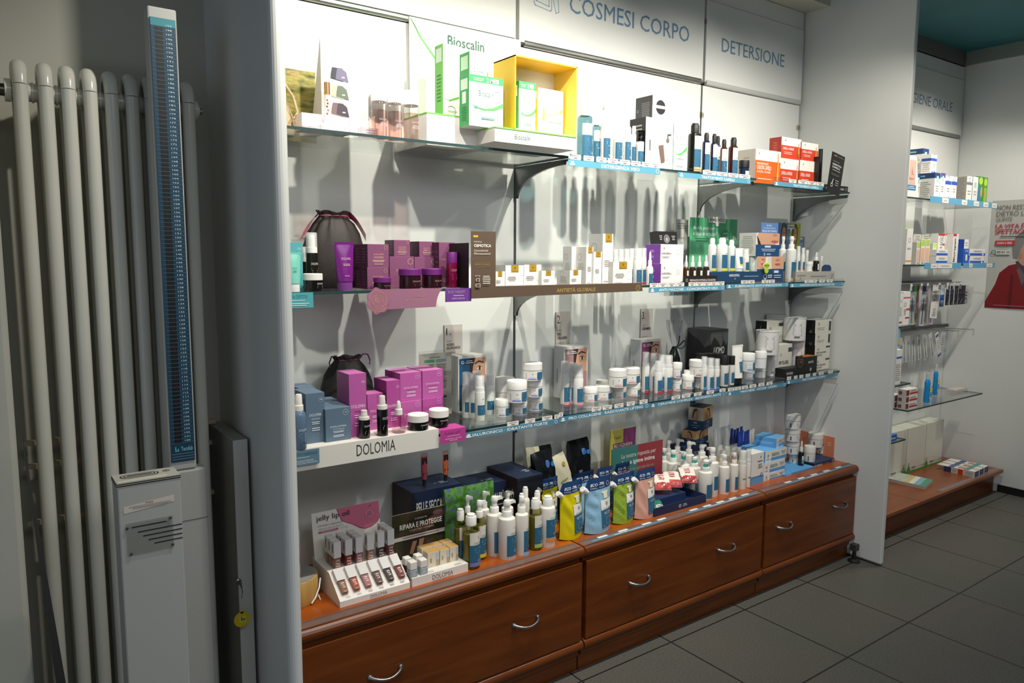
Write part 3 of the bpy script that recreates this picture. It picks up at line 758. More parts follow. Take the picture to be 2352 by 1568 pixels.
# far plinth (low wooden platform) of the alcove
t = thing('wooden_plinth', 'low cherry wood platform along the floor of the far alcove', 'platform', (3.37, 1.80, 0))
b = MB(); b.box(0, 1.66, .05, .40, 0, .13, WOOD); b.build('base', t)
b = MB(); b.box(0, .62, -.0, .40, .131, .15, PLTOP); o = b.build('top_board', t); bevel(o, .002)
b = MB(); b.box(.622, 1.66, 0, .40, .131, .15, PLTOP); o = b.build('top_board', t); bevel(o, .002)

# ------------------------------------------------------------ print styles
def FP(band=None, logo=True, bl=.66, txt="OLTRE D'ORO"):
    """white label with clover mark over a blue field"""
    o = [R(0, .0, 1, bl, BLUE)]
    if logo: o += [G(.52, bl+.23, .055), T(.24, bl+.035, .80, bl+.085, txt, '#55544f')]
    o += [L(.28, bl-.18, .78, bl-.09, 2, '#c9d8e0'), L(.34, bl-.25, .72, bl-.21, 1, '#8fb0c2'), O(.36, bl*.38, .16, '#4b7f9c', .06), O(.56, bl*.40, .15, '#4b7f9c', .06), L(.40, bl*.16, .80, bl*.28, 2, '#a9c3d0')]
    if band: o += [R(0, -.13, 1, -.012, band), E(.72, -.15, .10, .05, band)]
    return o
def FPJ(band='#4d86c9'):
    """jar label: mark on white at left, blue field at right"""
    return [G(.30, .72, .035), T(.19, .28, .41, .36, "OLTRE D'ORO", '#66645f'), R(.10, .10, .46, .20, band), R(.50, .06, .92, .94, BLUE), L(.56, .70, .88, .86, 2, '#c9d8e0'), O(.66, .42, .07, '#4b7f9c', .08), O(.76, .42, .07, '#4b7f9c', .08), L(.64, .16, .86, .26, 1, '#9fbccb'), R(.02, .2, .035, .8, '#3c3c3a')]
def DOL(sub, col1='#e9d9e6', y=.42, ring=True, w0=.18, w1=.82, h=.055):
    o = [T(w0, y, w1, y+h, 'DOLOMIA', col1), T(.28, y-.07, .74, y-.04, sub, '#5c3a5c' if col1[1] in 'ef' else col1), L(.22, y-.17, .78, y-.10, 2, col1), L(.28, y-.30, .72, y-.22, 2, col1)]
    if ring: o += [O(.80, .86, .11, col1, .07), L(.73, .85, .87, .88, 1, col1)]
    return o
STY = {
 'bios2': dict(c='#f1f0ec', l='#2f9b52', t='#3fa860', front=[R(0, .86, 1, 1, '#37a45a'), T(.50, .88, .86, .97, '2 MESI', '#f4fff4', 1), L(.10, .885, .42, .955, 2, '#bfe6c6'), T(.27, .60, .72, .71, 'Bioscalin', '#4c7d6a'), P([(.02, .46), (.2, .385), (.45, .36), (.7, .40), (1, .52), (1, .44), (.75, .355), (.45, .33), (.2, .36)], '#59bd5b'), O(.18, .33, .09, '#8b9497', .1), E(.19, .38, .05, .025, '#4aa58b'), R(.34, .155, .74, .195, '#6f8f93'), L(.70, .72, .94, .75, 1, '#8fa7a0')],
          left=[R(.15, .72, .85, .93, '#cfe5d0'), R(.3, .45, .7, .68, '#dfeadf'), L(.2, .1, .8, .4, 8, '#1f7a3c')]),
 'bios': dict(c='#f3f2ee', l='#34a055', t='#e8ebe2', front=[T(.18, .66, .78, .78, 'Bioscalin', '#56706a'), P([(0, .42), (.3, .36), (.6, .40), (1, .55), (1, .46), (.6, .355), (.3, .335)], '#58bb58'), L(.24, .24, .76, .3, 1, '#9aa5a2'), R(.2, .10, .75, .135, '#a9b3b0')], left=[R(.15, .76, .85, .95, '#cfe5d0'), L(.2, .2, .8, .6, 8, '#1f7a3c')]),
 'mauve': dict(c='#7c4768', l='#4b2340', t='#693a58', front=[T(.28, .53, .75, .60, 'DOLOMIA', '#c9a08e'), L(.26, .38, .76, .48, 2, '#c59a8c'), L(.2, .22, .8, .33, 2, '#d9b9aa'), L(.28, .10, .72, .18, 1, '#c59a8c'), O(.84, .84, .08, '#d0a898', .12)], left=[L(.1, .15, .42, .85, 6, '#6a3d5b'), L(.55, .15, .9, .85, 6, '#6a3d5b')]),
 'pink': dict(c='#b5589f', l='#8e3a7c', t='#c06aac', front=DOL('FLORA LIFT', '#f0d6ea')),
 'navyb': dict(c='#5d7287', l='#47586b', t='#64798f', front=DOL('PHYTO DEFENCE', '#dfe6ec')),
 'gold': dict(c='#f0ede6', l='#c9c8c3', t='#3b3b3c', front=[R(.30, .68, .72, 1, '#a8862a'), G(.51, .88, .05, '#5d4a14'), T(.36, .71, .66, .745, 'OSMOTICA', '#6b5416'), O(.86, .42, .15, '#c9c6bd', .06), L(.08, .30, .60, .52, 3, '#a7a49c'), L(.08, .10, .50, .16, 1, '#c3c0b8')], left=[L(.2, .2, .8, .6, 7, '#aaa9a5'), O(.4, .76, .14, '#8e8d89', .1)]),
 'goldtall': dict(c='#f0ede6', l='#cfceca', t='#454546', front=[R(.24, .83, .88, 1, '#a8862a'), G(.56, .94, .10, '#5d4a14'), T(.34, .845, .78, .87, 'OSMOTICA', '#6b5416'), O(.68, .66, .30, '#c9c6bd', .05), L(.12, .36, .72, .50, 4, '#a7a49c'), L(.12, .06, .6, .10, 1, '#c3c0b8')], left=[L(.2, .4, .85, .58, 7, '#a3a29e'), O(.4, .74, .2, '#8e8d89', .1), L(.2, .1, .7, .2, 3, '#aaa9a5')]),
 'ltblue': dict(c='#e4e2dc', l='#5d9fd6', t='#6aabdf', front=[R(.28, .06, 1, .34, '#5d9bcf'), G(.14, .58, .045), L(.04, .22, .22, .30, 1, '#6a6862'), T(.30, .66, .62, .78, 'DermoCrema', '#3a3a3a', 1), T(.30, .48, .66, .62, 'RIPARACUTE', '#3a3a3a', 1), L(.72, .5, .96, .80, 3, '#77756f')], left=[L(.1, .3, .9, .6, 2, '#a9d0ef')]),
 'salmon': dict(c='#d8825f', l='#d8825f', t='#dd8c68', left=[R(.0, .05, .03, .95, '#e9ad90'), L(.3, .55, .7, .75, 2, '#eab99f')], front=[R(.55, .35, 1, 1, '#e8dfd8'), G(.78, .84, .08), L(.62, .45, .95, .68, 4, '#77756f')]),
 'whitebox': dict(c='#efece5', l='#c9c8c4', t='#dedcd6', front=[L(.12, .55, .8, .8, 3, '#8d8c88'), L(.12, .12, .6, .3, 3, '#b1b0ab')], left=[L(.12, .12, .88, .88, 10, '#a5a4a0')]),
 'blackwhite': dict(c='#d9d6ca', l='#141414', t='#c9c6bb', front=[G(.22, .66, .06), R(.72, .74, .98, .88, '#3b4548'), T(.10, .34, .74, .46, 'NEW COLLAGENE', '#4c4c4a', 1), L(.1, .12, .5, .28, 2, '#8a8984')], left=[R(.42, .2, .52, .8, '#5c5c5c'), O(.78, .12, .06, '#8d8d8d', .3)]),
 'red': dict(c='#ece7e0', l='#9a2a1e', t='#e4dfd8', front=[R(0, 0, 1, .62, '#cf3f22'), G(.2, .86, .035), T(.06, .42, .62, .54, 'CAPELLI e UNGHIE', '#f4ded6', 1), L(.06, .2, .6, .34, 2, '#eec0b2'), P([(.86, .8), (.885, .8), (.90, .3), (.84, .3)], '#d4a05a'), E(.87, .22, .05, .10, '#a8691f')], left=[L(.3, .1, .7, .8, 6, '#c4604f')]),
 'orange': dict(c='#ece7e0', l='#c5bdb0', t='#e8e3da', front=[R(0, 0, 1, .68, '#e0611c'), G(.14, .88, .03), T(.06, .42, .62, .54, 'CADUTA CAPELLI', '#fae6d8', 1), T(.06, .56, .5, .62, 'FIALE RINFORZANTI', '#fae6d8', 1), T(.06, .32, .6, .39, 'ANAGEN e TELOGEN', '#f4cdb4', 1), L(.04, .12, .7, .18, 1, '#f4cdb4'), P([(.88, .95), (.90, .95), (.92, .2), (.86, .05), (.84, .2)], '#e8a352')], left=[L(.3, .3, .7, .8, 6, '#a59d90')]),
}
S1, S2, S3 = SH
# ------------------------------------------------------------ top shelf
# half hidden canvas bag and card with a meadow picture
MEADOW = noise_mat('meadow_print', [(.30, '#3f4a1c'), (.45, '#7d7a35'), (.58, '#a99a4e'), (.72, '#a06a77')], (1, 1, 3), 26, 5, .6, coord='Object')
x0, zt = (0.7322, 1.9658); x1 = 0.8367
b = MB(); b.box(.6, x1, 2.15, 2.154, S1[0], zt, MEADOW); tag(b.build('picture_card'), 'card with a heather meadow picture behind the beige canvas bag', 'card')
CANVAS = noise_mat('canvas', [(.3, '#b49a72'), (.7, '#c9b28a')], (1, 1, 1), 300, 3, .9, .15)
t = thing('canvas_bag', 'beige canvas bag with folded seam, half hidden by the left partition', 'bag', (.665, 2.07, S1[0]))
b = MB(); n = 40; rings = []; wv = wavy(.007, 4)
for f, r_ in ((0, .92), (.04, 1), (.3, 1.02), (.55, .93), (.75, .80), (.9, .62), (1, .40)):
    rings.append([(.075*r_*math.cos(2*PI*k/n)*(1+.05*math.sin(7*2*PI*k/n+6*f))+wv(k/n, f)*.5-.018*f, .05*r_*(1-.5*f)*math.sin(2*PI*k/n)*(1+.08*math.sin(9*2*PI*k/n+4*f)), .155*f) for k in range(n)])
b.loft(rings, CANVAS); b.build('sack', t)
b = MB(); b.tube([(.010, -.030, .155), (.038, -.036, .135), (.060, -.040, .10), (.072, -.042, .06), (.06, -.046, .04)], .004, CANVAS, 8); b.build('seam', t)

# white gift stand: board on a marbled base
xa, za = (0.7911, 2.0178); xb = 1.0424
t = thing('gift_stand', 'white gift stand with small pictures of bags and a marbled base', 'display stand', (xa, 1.99, S1[0])); H_ = za-S1[0]; w_ = xb-xa
b = MB(); b.box(0, w_, 0, .004, 0, H_, '#f2f0ec')
bags = []
for vy, ca, cb in ((.66, '#2b2d3c', '#6a6680'), (.475, '#b9b79a', '#5f6b5e'), (.29, '#6f5a5e', '#3f3640'), (.10, '#7d3a2e', '#5a3524')):
    for k, (dx, cc) in enumerate(((-.03, ca), (.03, cb))):
        x_ = .20+dx; bags.append(P([(x_-.065, vy-.055), (x_+.085, vy-.075), (x_+.06, vy+.03), (x_+.01, vy+.065), (x_-.045, vy+.065), (x_-.06, vy)], cc))
    bags.append(R(.235, vy-.035, .27, vy-.022, '#d9d6d0'))
b.deco([T(.16, .865, .56, .895, 'UN REGALO DI VALORE', '#8b8a88'), L(.10, .79, .66, .84, 2, '#dcdad6'), L(.14, .72, .44, .77, 2, '#dcdad6'), L(.5, .70, .74, .74, 2, '#dcdad6')]+bags+[R(.60, .52, .645, .62, '#8fc4cc'), R(.655, .51, .72, .61, '#a5d0d4'), R(.42, .02, .66, .13, '#c9c3cd'), L(.5, .06, .64, .115, 2, '#8d8494'), T(.36, .0, .56, .028, 'DOLOMIA', '#8b8a88')], w_, H_, f_front(0, 0, 0), eps=.00015)
b.build('board', t)
b = MB(); b.prism([(.0, .004), (-.045, .004+.05), (.0, .06)], 'z', 0, .01, '#d5d3ce')
b.add([(0, .003, 0), (0, .09, 0), (0, .004, H_)], [(0, 1, 2)], '#d5d3ce'); b.build('easel_back', t)
MARBLE = noise_mat('pink_marble_print', [(.35, '#e8d6d6'), (.5, '#ecdfdd'), (.55, '#cf9aa6'), (.6, '#ead9d8')], (1, 1, 1), 14, 5, .4, distort=1.5)
b = MB(); b.box(0.7136-xa, 0.8501-xa, -.055, -.001, 0, 1.8067-S1[0], MARBLE); b.build('base', t)
# perfume sample on the base
bx_ = 0.7951; zb = 1.8067; zt = 1.8976; hh = zt-zb
t = thing('perfume_vial', 'slim glass vial with a gold cap standing on the marbled base', 'vial', (bx_, 1.96, zb+.0004))
MB().lathe([(.0075, 0), (.008, .002), (.008, hh*.64)], 'clear:#f3e6de', 16).build('body', t)
MB().lathe([(.0082, hh*.645), (.0082, hh*.99), (.007, hh)], 'metal:#c8a173', 16).build('cap', t)
b = MB(); 
for k in range(5): b.lathe([(.001, 0), (.0032, .003), (.001, .006)], ('#b5562e', '#c98f4a', '#8f6a3a')[k % 3], 6, T_=Matrix.Translation((.002*math.sin(k*2.3), .002*math.cos(k*1.7), .006+.009*k)))
b.build('petals', t)
# three clear bottles with white caps
PTONIC = [T(.2, .52, .8, .60, 'DOLOMIA', '#b99aa0'), L(.25, .3, .75, .45, 3, '#c9aeb4')]
for (args, lab) in (((0.945, 1.955, 1.763, 0.0459, 0.1418), 'clear bottle with pink liquid and white cap, leftmost of three beside the gift stand'),
                    ((0.9919, 1.95, 1.763, 0.0415, 0.1417), 'clear bottle with pink liquid and white cap, middle of three beside the gift stand'),
                    ((1.0387, 1.94, 1.763, 0.0469, 0.1392), 'clear bottle with pink liquid and white cap, rightmost of three beside the gift stand')):
    x, y, z, d, h = args; r = d/2
    t = thing('tonic_bottle', lab, 'bottle', (x, y, z), 0, 'clear pink bottles on the top shelf')
    MB().lathe([(r*.95, 0), (r, .01*h), (r, .68*h), (r*.9, .71*h)], 'clear:#fbf5f3').build('body', t)
    MB().lathe([(r*.93, .006*h), (r*.93, .55*h)], 'clear:#ecd3cc').build('liquid', t)
    MB().lathe([(r*.86, .70*h), (r*.96, .715*h), (r*.96, .985*h), (r*.92, h)], '#f2f0ed').build('cap', t)
    g = MB(); put_label(g, r, .08*h, .5*h, PTONIC, 1.0, .2); g.build('label', t)

# hair-care stand: tall white backboard, stepped base, front tray
xa = 1.1653; xb = 1.6058; zt = 2.1921; w_ = xb-xa; H_ = zt-S1[0]
t = thing('haircare_stand', 'white hair-care stand with green edged steps and a front tray', 'display stand', (xa, 2.18, S1[0]))
b = MB(); b.box(0, w_, 0, .006, 0, H_, '#f4f3ef')
b.deco([T(0.3185, 0.8457, 0.6477, 0.9231, 'Bioscalin', '#1f5c40', 1), T(.30, .955, .80, .972, 'RICRESCITA ANTICADUTA', '#d9d6d0'), P([(.0, .99), (.01, .99), (.10, .82), (.29, .64), (.29, .66), (.10, .86)], '#5cb84f'), P([(.0, .95), (.0, .90), (.12, .77), (.27, .645), (.10, .84)], '#c9c1bb'), T(.55, .765, .60, .785, 'S C', '#b9b6b0')], w_, H_, f_front(0, 0, 0)); b.build('backboard', t)
b = MB(); yb = -.21; sx0 = 1.107-xa; sx1 = 1.3034-xa; sz = 1.8541-S1[0]
b.box(sx0, sx1, yb, -.001, 0, sz, '#ece8e2', top='#6fbf4a'); b.box(sx0-.001, sx1+.001, yb-.001, -.001, sz, sz+.004, '#6fbf4a'); b.build('step', t)
tx0 = 1.2832-xa; tx1 = 1.6025-xa; tz0 = 1.7778-S1[0]; tz1 = 1.8173-S1[0]
b = MB(); b.box(tx0, tx1, -.31, -.10, max(tz0, .002), tz1, '#f2efea', left='#d5d1ca', top='#f2efea'); b.box(tx0-.001, tx1+.001, -.312, -.10, tz1, tz1+.004, '#7cc65a')
b.deco([T(.23, .30, .42, .72, 'Bioscalin', '#4b6a5c', 1), T(.47, .30, .78, .62, 'TOTAL CARE', '#c9c6be')], tx1-tx0, tz1-tz0, f_front(tx0, -.31, max(tz0, .002))); b.build('front_tray', t)
TZ = tz1+.0045+S1[0]; SZ = sz+.0045+S1[0]
carton(1.2097, 2.0, 1.8587, 0.057, 0.2145, .05, 'bios', 'tall narrow white carton with a bright green side on the step of the hair-care stand', group='hair-care cartons on the stand', l='#6fc04a', front=[T(.1, .84, .9, .92, 'Bioscalin', '#5d6f68'), P([(0, .26), (.4, .235), (1, .30), (1, .265), (.4, .215)], '#6cbf4e'), L(.2, .44, .85, .52, 3, '#c9c6c0'), O(.5, .08, .28, '#7f8b8f', .1), T(.28, .065, .85, .09, 'GIULIANI', '#6f7a80')])
o = carton(1.3428, 2.035, 1.8587, 0.0879, 0.218, .06, 'bios', 'white carton with green side standing behind the carton with the green top band', group='hair-care cartons on the stand')
cartons = [carton(1.2881, 1.905, 1.8219, 0.1234, 0.1489, .055, 'bios2', 'white carton with green top band in front of the stand, left of the yellow frame', group='hair-care cartons on the stand'),
 carton(1.4608, 1.945, 1.8264, 0.0681, 0.1604, .05, 'bios2', 'white carton with green top band seen inside the yellow frame at left', group='hair-care cartons on the stand'),
 carton(1.5493, 1.935, 1.8264, 0.1052, 0.1471, .05, 'bios', 'white carton with yellow edge seen inside the yellow frame at right', group='hair-care cartons on the stand', l='#f0c431', front=[T(.3, .68, .75, .77, 'Bioscalin', '#8b8f8c'), P([(0, .60), (.3, .47), (.6, .48), (1, .62), (1, .54), (.6, .44), (.3, .44)], '#f3d487'), P([(.20, .60), (.24, .60), (.27, .38), (.24, .28), (.18, .30), (.17, .38)], '#eec35a'), O(.21, .28, .12, '#6a6f74', .1), R(.42, .29, .90, .315, '#7f8b8e')])]
cartons[0].location.x -= .012
# yellow frame
fx0 = 1.3638; fx1 = 1.6138; fz1 = 2.043
t = thing('display_showcase', 'deep square yellow cardboard frame around two cartons', 'display stand', ((fx0+fx1)/2, 1.88, TZ)); X_ = (fx1-fx0)/2; h_ = fz1-TZ
b = MB(); Y1 = .115
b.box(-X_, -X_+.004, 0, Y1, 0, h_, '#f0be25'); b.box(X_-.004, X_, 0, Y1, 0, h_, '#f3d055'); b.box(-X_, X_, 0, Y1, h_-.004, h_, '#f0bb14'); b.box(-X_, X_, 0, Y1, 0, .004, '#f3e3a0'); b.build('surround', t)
b = MB(); b.box(-X_, X_, Y1, Y1+.003, 0, h_, '#f2f2ef'); b.build('back', t)

# pale cleanser bottles
TB = 'clear:#6d97a0'
bottle('flip', 1.7099, 1.95, 1.755, 0.0525, 0.193, TB, '#efeee9', [R(0, 0, 1, 1.0, WHITE)]+FP(None), 'large teal tinted bottle with blue label and white cap right of the yellow frame', group='cleanser bottles on the top shelf', lab=(.08, .66), ang=1.25, a0=.25)
bottle('flip', 1.8084, 2.0, 1.755, 0.0299, 0.1749, TB, '#efeee9', [R(0, 0, 1, 1.0, WHITE)]+FP(None), 'smaller teal tinted bottle just behind the large teal bottle', group='cleanser bottles on the top shelf', lab=(.08, .70), a0=-.1)
bottle('pump', 1.8291, 1.975, 1.755, 0.036, 0.2164, '#eceae5', '#f0efec', FP(), 'tall white pump bottle with blue label right of the teal bottles', group='cleanser bottles on the top shelf', a0=.1, noz=1.2)
for a, lb in (((1.8752, 1.96, 1.755, 0.0327, 0.1662), 'white flip-cap bottle with blue label, first of three right of the tall white pump'),
              ((1.9167, 1.955, 1.755, 0.0272, 0.177), 'white flip-cap bottle with blue label, middle of three right of the tall white pump'),
              ((1.9447, 1.95, 1.755, 0.0231, 0.1462), 'short white bottle with blue label, last of three before the dark-capped bottle')):
    bottle('flip', *a, '#eceae5', '#f0efec', FP(), lb, group='cleanser bottles on the top shelf', a0=.1, ang=1.3)
bottle('stick', 1.957, 1.93, 1.755, 0.029, 0.1291, '#e9e7e2', 'clear:#4a5357', FP(), 'white bottle with smoky cap and blue label beside the black and white display box', group='cleanser bottles on the top shelf', a0=.1, ang=1.3)
o = carton(2.0356, 1.91, 1.755, 0.1437, 0.176, .085, 'whitebox', 'tall white kit box with black side and pictured hair serum', c='#f0eeea', l='#1b1b1d', t='#d9d7d2', front=[T(.2, .80, .55, .835, 'FORMULA', '#8f8e8b'), T(.2, .745, .58, .78, 'OSMOTICA', '#8f8e8b'), T(.2, .69, .52, .725, 'CAPELLI', '#8f8e8b'), R(.14, .34, .17, .56, '#3d3d40'), P([(.46, .46), (.64, .49), (.70, .14), (.57, .11)], '#6e5a52'), P([(.68, .52), (.86, .54), (.84, .2), (.70, .18)], '#e3dcd3'), R(.74, .55, .84, .62, '#6a625d'), R(.77, .62, .81, .72, '#5a5450'), P([(.79, .72), (.92, .72), (.90, .69), (.79, .70)], '#5a5450')])
carton(2.053, 1.925, 1.931, 0.0852, 0.084, .085, 'whitebox', 'black sided box with a round dark window stacked on the tall white kit box', c='#eeedea', l='#3a3a3c', t='#2a2a2c', front=[E(.5, .53, .30, .31, '#15151c'), R(.18, .475, .83, .60, '#eeedea')], left=[L(.35, .1, .85, .75, 9, '#7c7c7e'), O(.14, .42, .06, '#9a9a9a', .3)])
o = carton(2.1643, 1.925, 1.755, 0.0738, 0.1729, .05, 'bios', 'white carton with green swoosh between the kit box and the dark bottles', group='hair-care cartons on the stand'); del o['group']
DKB, AMB = 'gloss:#17120f', 'gloss:#2a1210'
def HB(band): return [R(0, -.02, 1, 1.0, '#e6e2da')]+FP(None, True, .62)+[R(0, -.02, 1, .10, band)]
bottle('flip', 2.2727, 1.95, 1.755, 0.051, 0.1902, DKB, '#121212', HB('#d9b07e'), 'large dark shampoo bottle with black cap and blue label, tallest on the top shelf', group='dark shampoo bottles', lab=(.05, .74), a0=.35, ang=1.2)
bottle('flip', 2.3412, 1.95, 1.755, 0.0301, 0.1615, 'gloss:#15163a', '#121212', HB('#d8a878'), 'dark blue bottle with black cap, second from left of the dark shampoo bottles', group='dark shampoo bottles', lab=(.05, .76), a0=.2, ang=1.3)
bottle('flip', 2.3824, 1.945, 1.738, 0.0273, 0.1779, 'gloss:#15163a', '#121212', HB('#b9909a'), 'dark blue bottle with black cap, third from left of the dark shampoo bottles', group='dark shampoo bottles', lab=(.05, .76), a0=.2, ang=1.3)
bottle('flip', 2.4667, 1.995, 1.738, 0.0231, 0.184, 'gloss:#1c1a3a', '#121212', HB('#e0a860'), 'dark bottle mostly hidden behind the third dark shampoo bottle', group='dark shampoo bottles', lab=(.05, .76), a0=.2, ang=1.3)
bottle('flip', 2.4427, 1.945, 1.738, 0.028, 0.1629, 'gloss:#4a1512', '#121212', HB('#35586a'), 'dark red bottle with black cap and slate banded label, second from right of the dark bottles', group='dark shampoo bottles', lab=(.02, .76), a0=-.1, ang=1.3)  # slate blue band along the foot of the label
bottle('flip', 2.495, 1.94, 1.738, 0.0377, 0.174, 'gloss:#3d1310', '#121212', HB('#c08a9c'), 'dark red bottle with black cap, rightmost of the dark shampoo bottles', group='dark shampoo bottles', lab=(.04, .76), a0=.25, ang=1.2)
jar(2.561, 1.935, 1.738, 0.0418, 0.0887, 'gloss:#1d2a45', '#111114', [R(.25, .05, 1, .85, '#e2ddd4'), R(.82, .05, 1, .85, '#4f88a6'), L(.35, .2, .75, .3, 1, '#555'), L(.35, .5, .75, .7, 2, '#999')], 'small dark jar with black lid between the dark bottles and the orange box', k=.66)
carton(2.6915, 2.03, 1.738, 0.0423, 0.1463, .05, 'whitebox', 'beige carton tucked behind the small dark jar', c='#cfc8ba', l='#b9b2a4')
carton(2.6996, 1.92, 1.738, 0.1718, 0.14, .09, 'orange', 'white and orange hair ampoule box with a beige side')
carton(2.8613, 1.925, 1.738, 0.1382, 0.1176, .06, 'red', 'red and white box, lower left of four stacked beside the black stand', group='stacked red and white boxes')
carton(2.9894, 1.92, 1.738, 0.1285, 0.119, .06, 'red', 'red and white box, lower right of four stacked beside the black stand', group='stacked red and white boxes')
carton(2.8727, 1.93, 1.8556, 0.1438, 0.0894, .06, 'red', 'red and white box, upper left of four stacked beside the black stand', group='stacked red and white boxes')
carton(3.0027, 1.925, 1.857, 0.1271, 0.0791, .06, 'red', 'red and white box, upper right of four stacked beside the black stand', group='stacked red and white boxes')
# black hair stand at the right end
xa = 3.0445; xb = 3.2306; z0 = S1[2]; zt = 1.9338
t = thing('black_hair_stand', 'black hair-care stand with a leaning card at the right end of the top shelf', 'display stand', ((xa+xb)/2, 1.87, z0)); X_ = (xb-xa)/2
zl, zh = 1.7288-z0, 1.7565-z0
b = MB(); b.box(-X_, X_, 0, .004, zl, zh, '#19191a'); b.box(-X_-.010, X_, .034, .20, .0005, .004, '#19191a'); b.box(-X_-.010, -X_-.007, .03, .2, .004, .14, '#1d1b1a')
b.deco([T(.05, .30, .82, .62, 'CAPELLI RIVITALIZZATI E PIU FORTI', '#d9d6cf', 1), O(.92, .5, .035, '#a9a69f', .25)], 2*X_, zh-zl, f_front(-X_, 0, zl)); b.build('tray', t)
b = MB(); cw = 3.1711-3.0687; ch = zt-z0-zh
b.box(0, cw, 0, .003, 0, ch, '#1b1b1c')
b.deco([E(.2, .93, .06, .017, '#a8892e'), E(.32, .93, .06, .017, '#a8892e'), L(.44, .92, .9, .94, 1, '#a8a59d'), T(.12, .78, .62, .80, 'NUOVA FORMULA', '#b9b6ae'), T(.10, .69, .82, .735, 'OSMOTICA', '#eceae4', 1), T(.10, .62, .70, .665, 'CAPELLI', '#eceae4', 1), L(.10, .55, .8, .59, 1, '#a9a69f'), L(.05, .43, .75, .49, 2, '#6f6d68'), P([(.2, .22), (.26, .22), (.34, .36), (.30, .36)], '#cfccc5'), O(.24, .2, .09, '#cfccc5', .3), L(.45, .2, .75, .36, 3, '#9a978f')], cw, ch, f_front(0, 0, 0))
b.build('leaning_card', t, (-X_+.012, -.003, zh-.03), (0, math.radians(10), 0))
bottle('stick', 3.2397, 2.02, 1.738, 0.0196, 0.2029, DKB, '#141414', None, 'black bottle behind the red boxes at the side of the black stand')
bottle('drop', 3.2834, 1.95, 1.738, 0.0302, 0.1564, 'gloss:#2a1a16', '#121212', [R(0, 0, 1, 1.3, '#d9d6c8'), L(.2, .3, .8, .9, 3, '#7d7b70')], 'dark dropper bottle with pale label behind the leaning black card', lab=(.1, .45), a0=.2)
# ticket rails of the top shelf
strip(1.5841, 1.886, 1.7295, 0.4316, 0.0392, 'DETERGENZA VISO', 'blue shelf strip lettered DETERGENZA VISO', [(a, a+.105) for a in (.02, .155, .285, .41, .54, .665, .785, .89)], tx=(.34, .76))
strip(2.1126, 1.886, 1.7277, 0.4282, 0.036, 'TRATTAMENTI CAPELLI', 'blue shelf strip lettered TRATTAMENTI CAPELLI under the dark bottles', [(.32, .5), (.51, .66), (.67, .82), (.83, .99)], tx=(.30, .76))
strip(2.6978, 1.886, 1.7312, 0.3682, 0.0348, 'TRATTAMENTI CAPELLI', 'blue shelf strip lettered TRATTAMENTI CAPELLI under the red boxes', [(.28, .42), (.46, .64), (.65, .82), (.83, .98)], tx=(.36, .88))

# ------------------------------------------------------------ second shelf, left
BAGT = noise_mat('dark_satin', [(.3, '#140c0a'), (.7, '#20140f')], (1, 1, 1), 200, 3, .62, .1)
BAGK = noise_mat('black_cotton', [(.3, '#0f0e0d'), (.7, '#1a1816')], (1, 1, 1), 200, 3, .8, .1)
BAGG = noise_mat('grey_print_cloth', [(.42, '#6d5f5c'), (.5, '#c9c0bc'), (.58, '#5c4f4d')], (1, 1, 1), 90, 4, .85, .1)
t = thing('printed_pouch', 'grey patterned cloth pouch at the far left of the second shelf', 'bag', (.685, 2.125, S2[0]))
b = MB(); n = 32; rings = []
for f, r_ in ((0, .9), (.2, 1), (.6, .95), (.85, .72), (.97, .35), (1, .08)):
    rings.append([(.062*r_*math.cos(2*PI*k/n)*(1+.03*math.sin(5*2*PI*k/n+3*f)), .04*r_*math.sin(2*PI*k/n)*(1+.08*math.sin(7*2*PI*k/n)), 0.1808*f) for k in range(n)])
b.loft(rings, BAGG); b.build('cloth', t)
drawstring_bag(0.8679, 2.11, S2[0], 0.2003, 0.2252, .135, BAGT, 'gloss:#b8385a', 'large dark brown satin drawstring bag with red ribbon on the second shelf', 3, ribbon=True)
carton(0.699, 1.985, 1.338, 0.0493, 0.1303, .05, 'whitebox', 'turquoise carton behind the mint tube at the left end', c='#4fa3a8', l='#3b8b90', t='#5fb0b4', front=DOL('LINFA DETOX', '#d3ecec', .52))
squeeze_tube(0.6787, 1.93, S2[0], .040, 0.1038, 'gloss:#79c6b4', '#e6eeea', [T(.3, .50, .7, .56, 'DOLOMIA', '#3c8f86'), L(.3, .36, .7, .46, 2, '#4a9c92')], 'small mint green tube with white cap in front of the turquoise carton', caph=.21)
bottle('spray', 0.7636, 2.02, 1.338, 0.0327, 0.1596, 'gloss:#191a10', '#e9e7e1', [T(.2, .72, .8, .80, 'DOLOMIA', '#d9d8c9'), L(.2, .45, .8, .62, 3, '#8d8c78')], 'dark serum bottle with white pump under a clear cap behind the black jar', a0=.2)
bottle('spray', 0.7584, 2.07, 1.338, 0.0147, 0.1208, 'gloss:#191a10', '#e9e7e1', None, 'dark bottle with white pump, mostly hidden between the turquoise carton and the taller serum')
jar(0.7347, 1.94, 1.338, 0.0511, 0.0475, 'gloss:#0d0d0c', '#e9e7e1', [T(.5, .66, .92, .84, 'DOLOMIA', '#dcdbd6'), L(.46, .24, .92, .60, 4, '#a5a49e')], 'black cream jar with white lid at the left end of the second shelf', a0=.1, k=.62)
squeeze_tube(0.828, 1.945, S2[0], .058, 0.133, 'gloss:#6d1f78', '#7a3a86', [T(.22, .58, .82, .65, 'DOLOMIA', '#d9a8c0'), L(.28, .40, .76, .48, 2, '#d0a0a0'), L(.3, .10, .7, .14, 1, '#d0a0a0')], 'glossy purple tube standing on its cap in front of the dark drawstring bag', caph=.185)
carton(0.9418, 1.97, 1.338, 0.0682, 0.0622, .085, 'mauve', 'mauve cube carton, lower one of the left pair', group='mauve cartons')
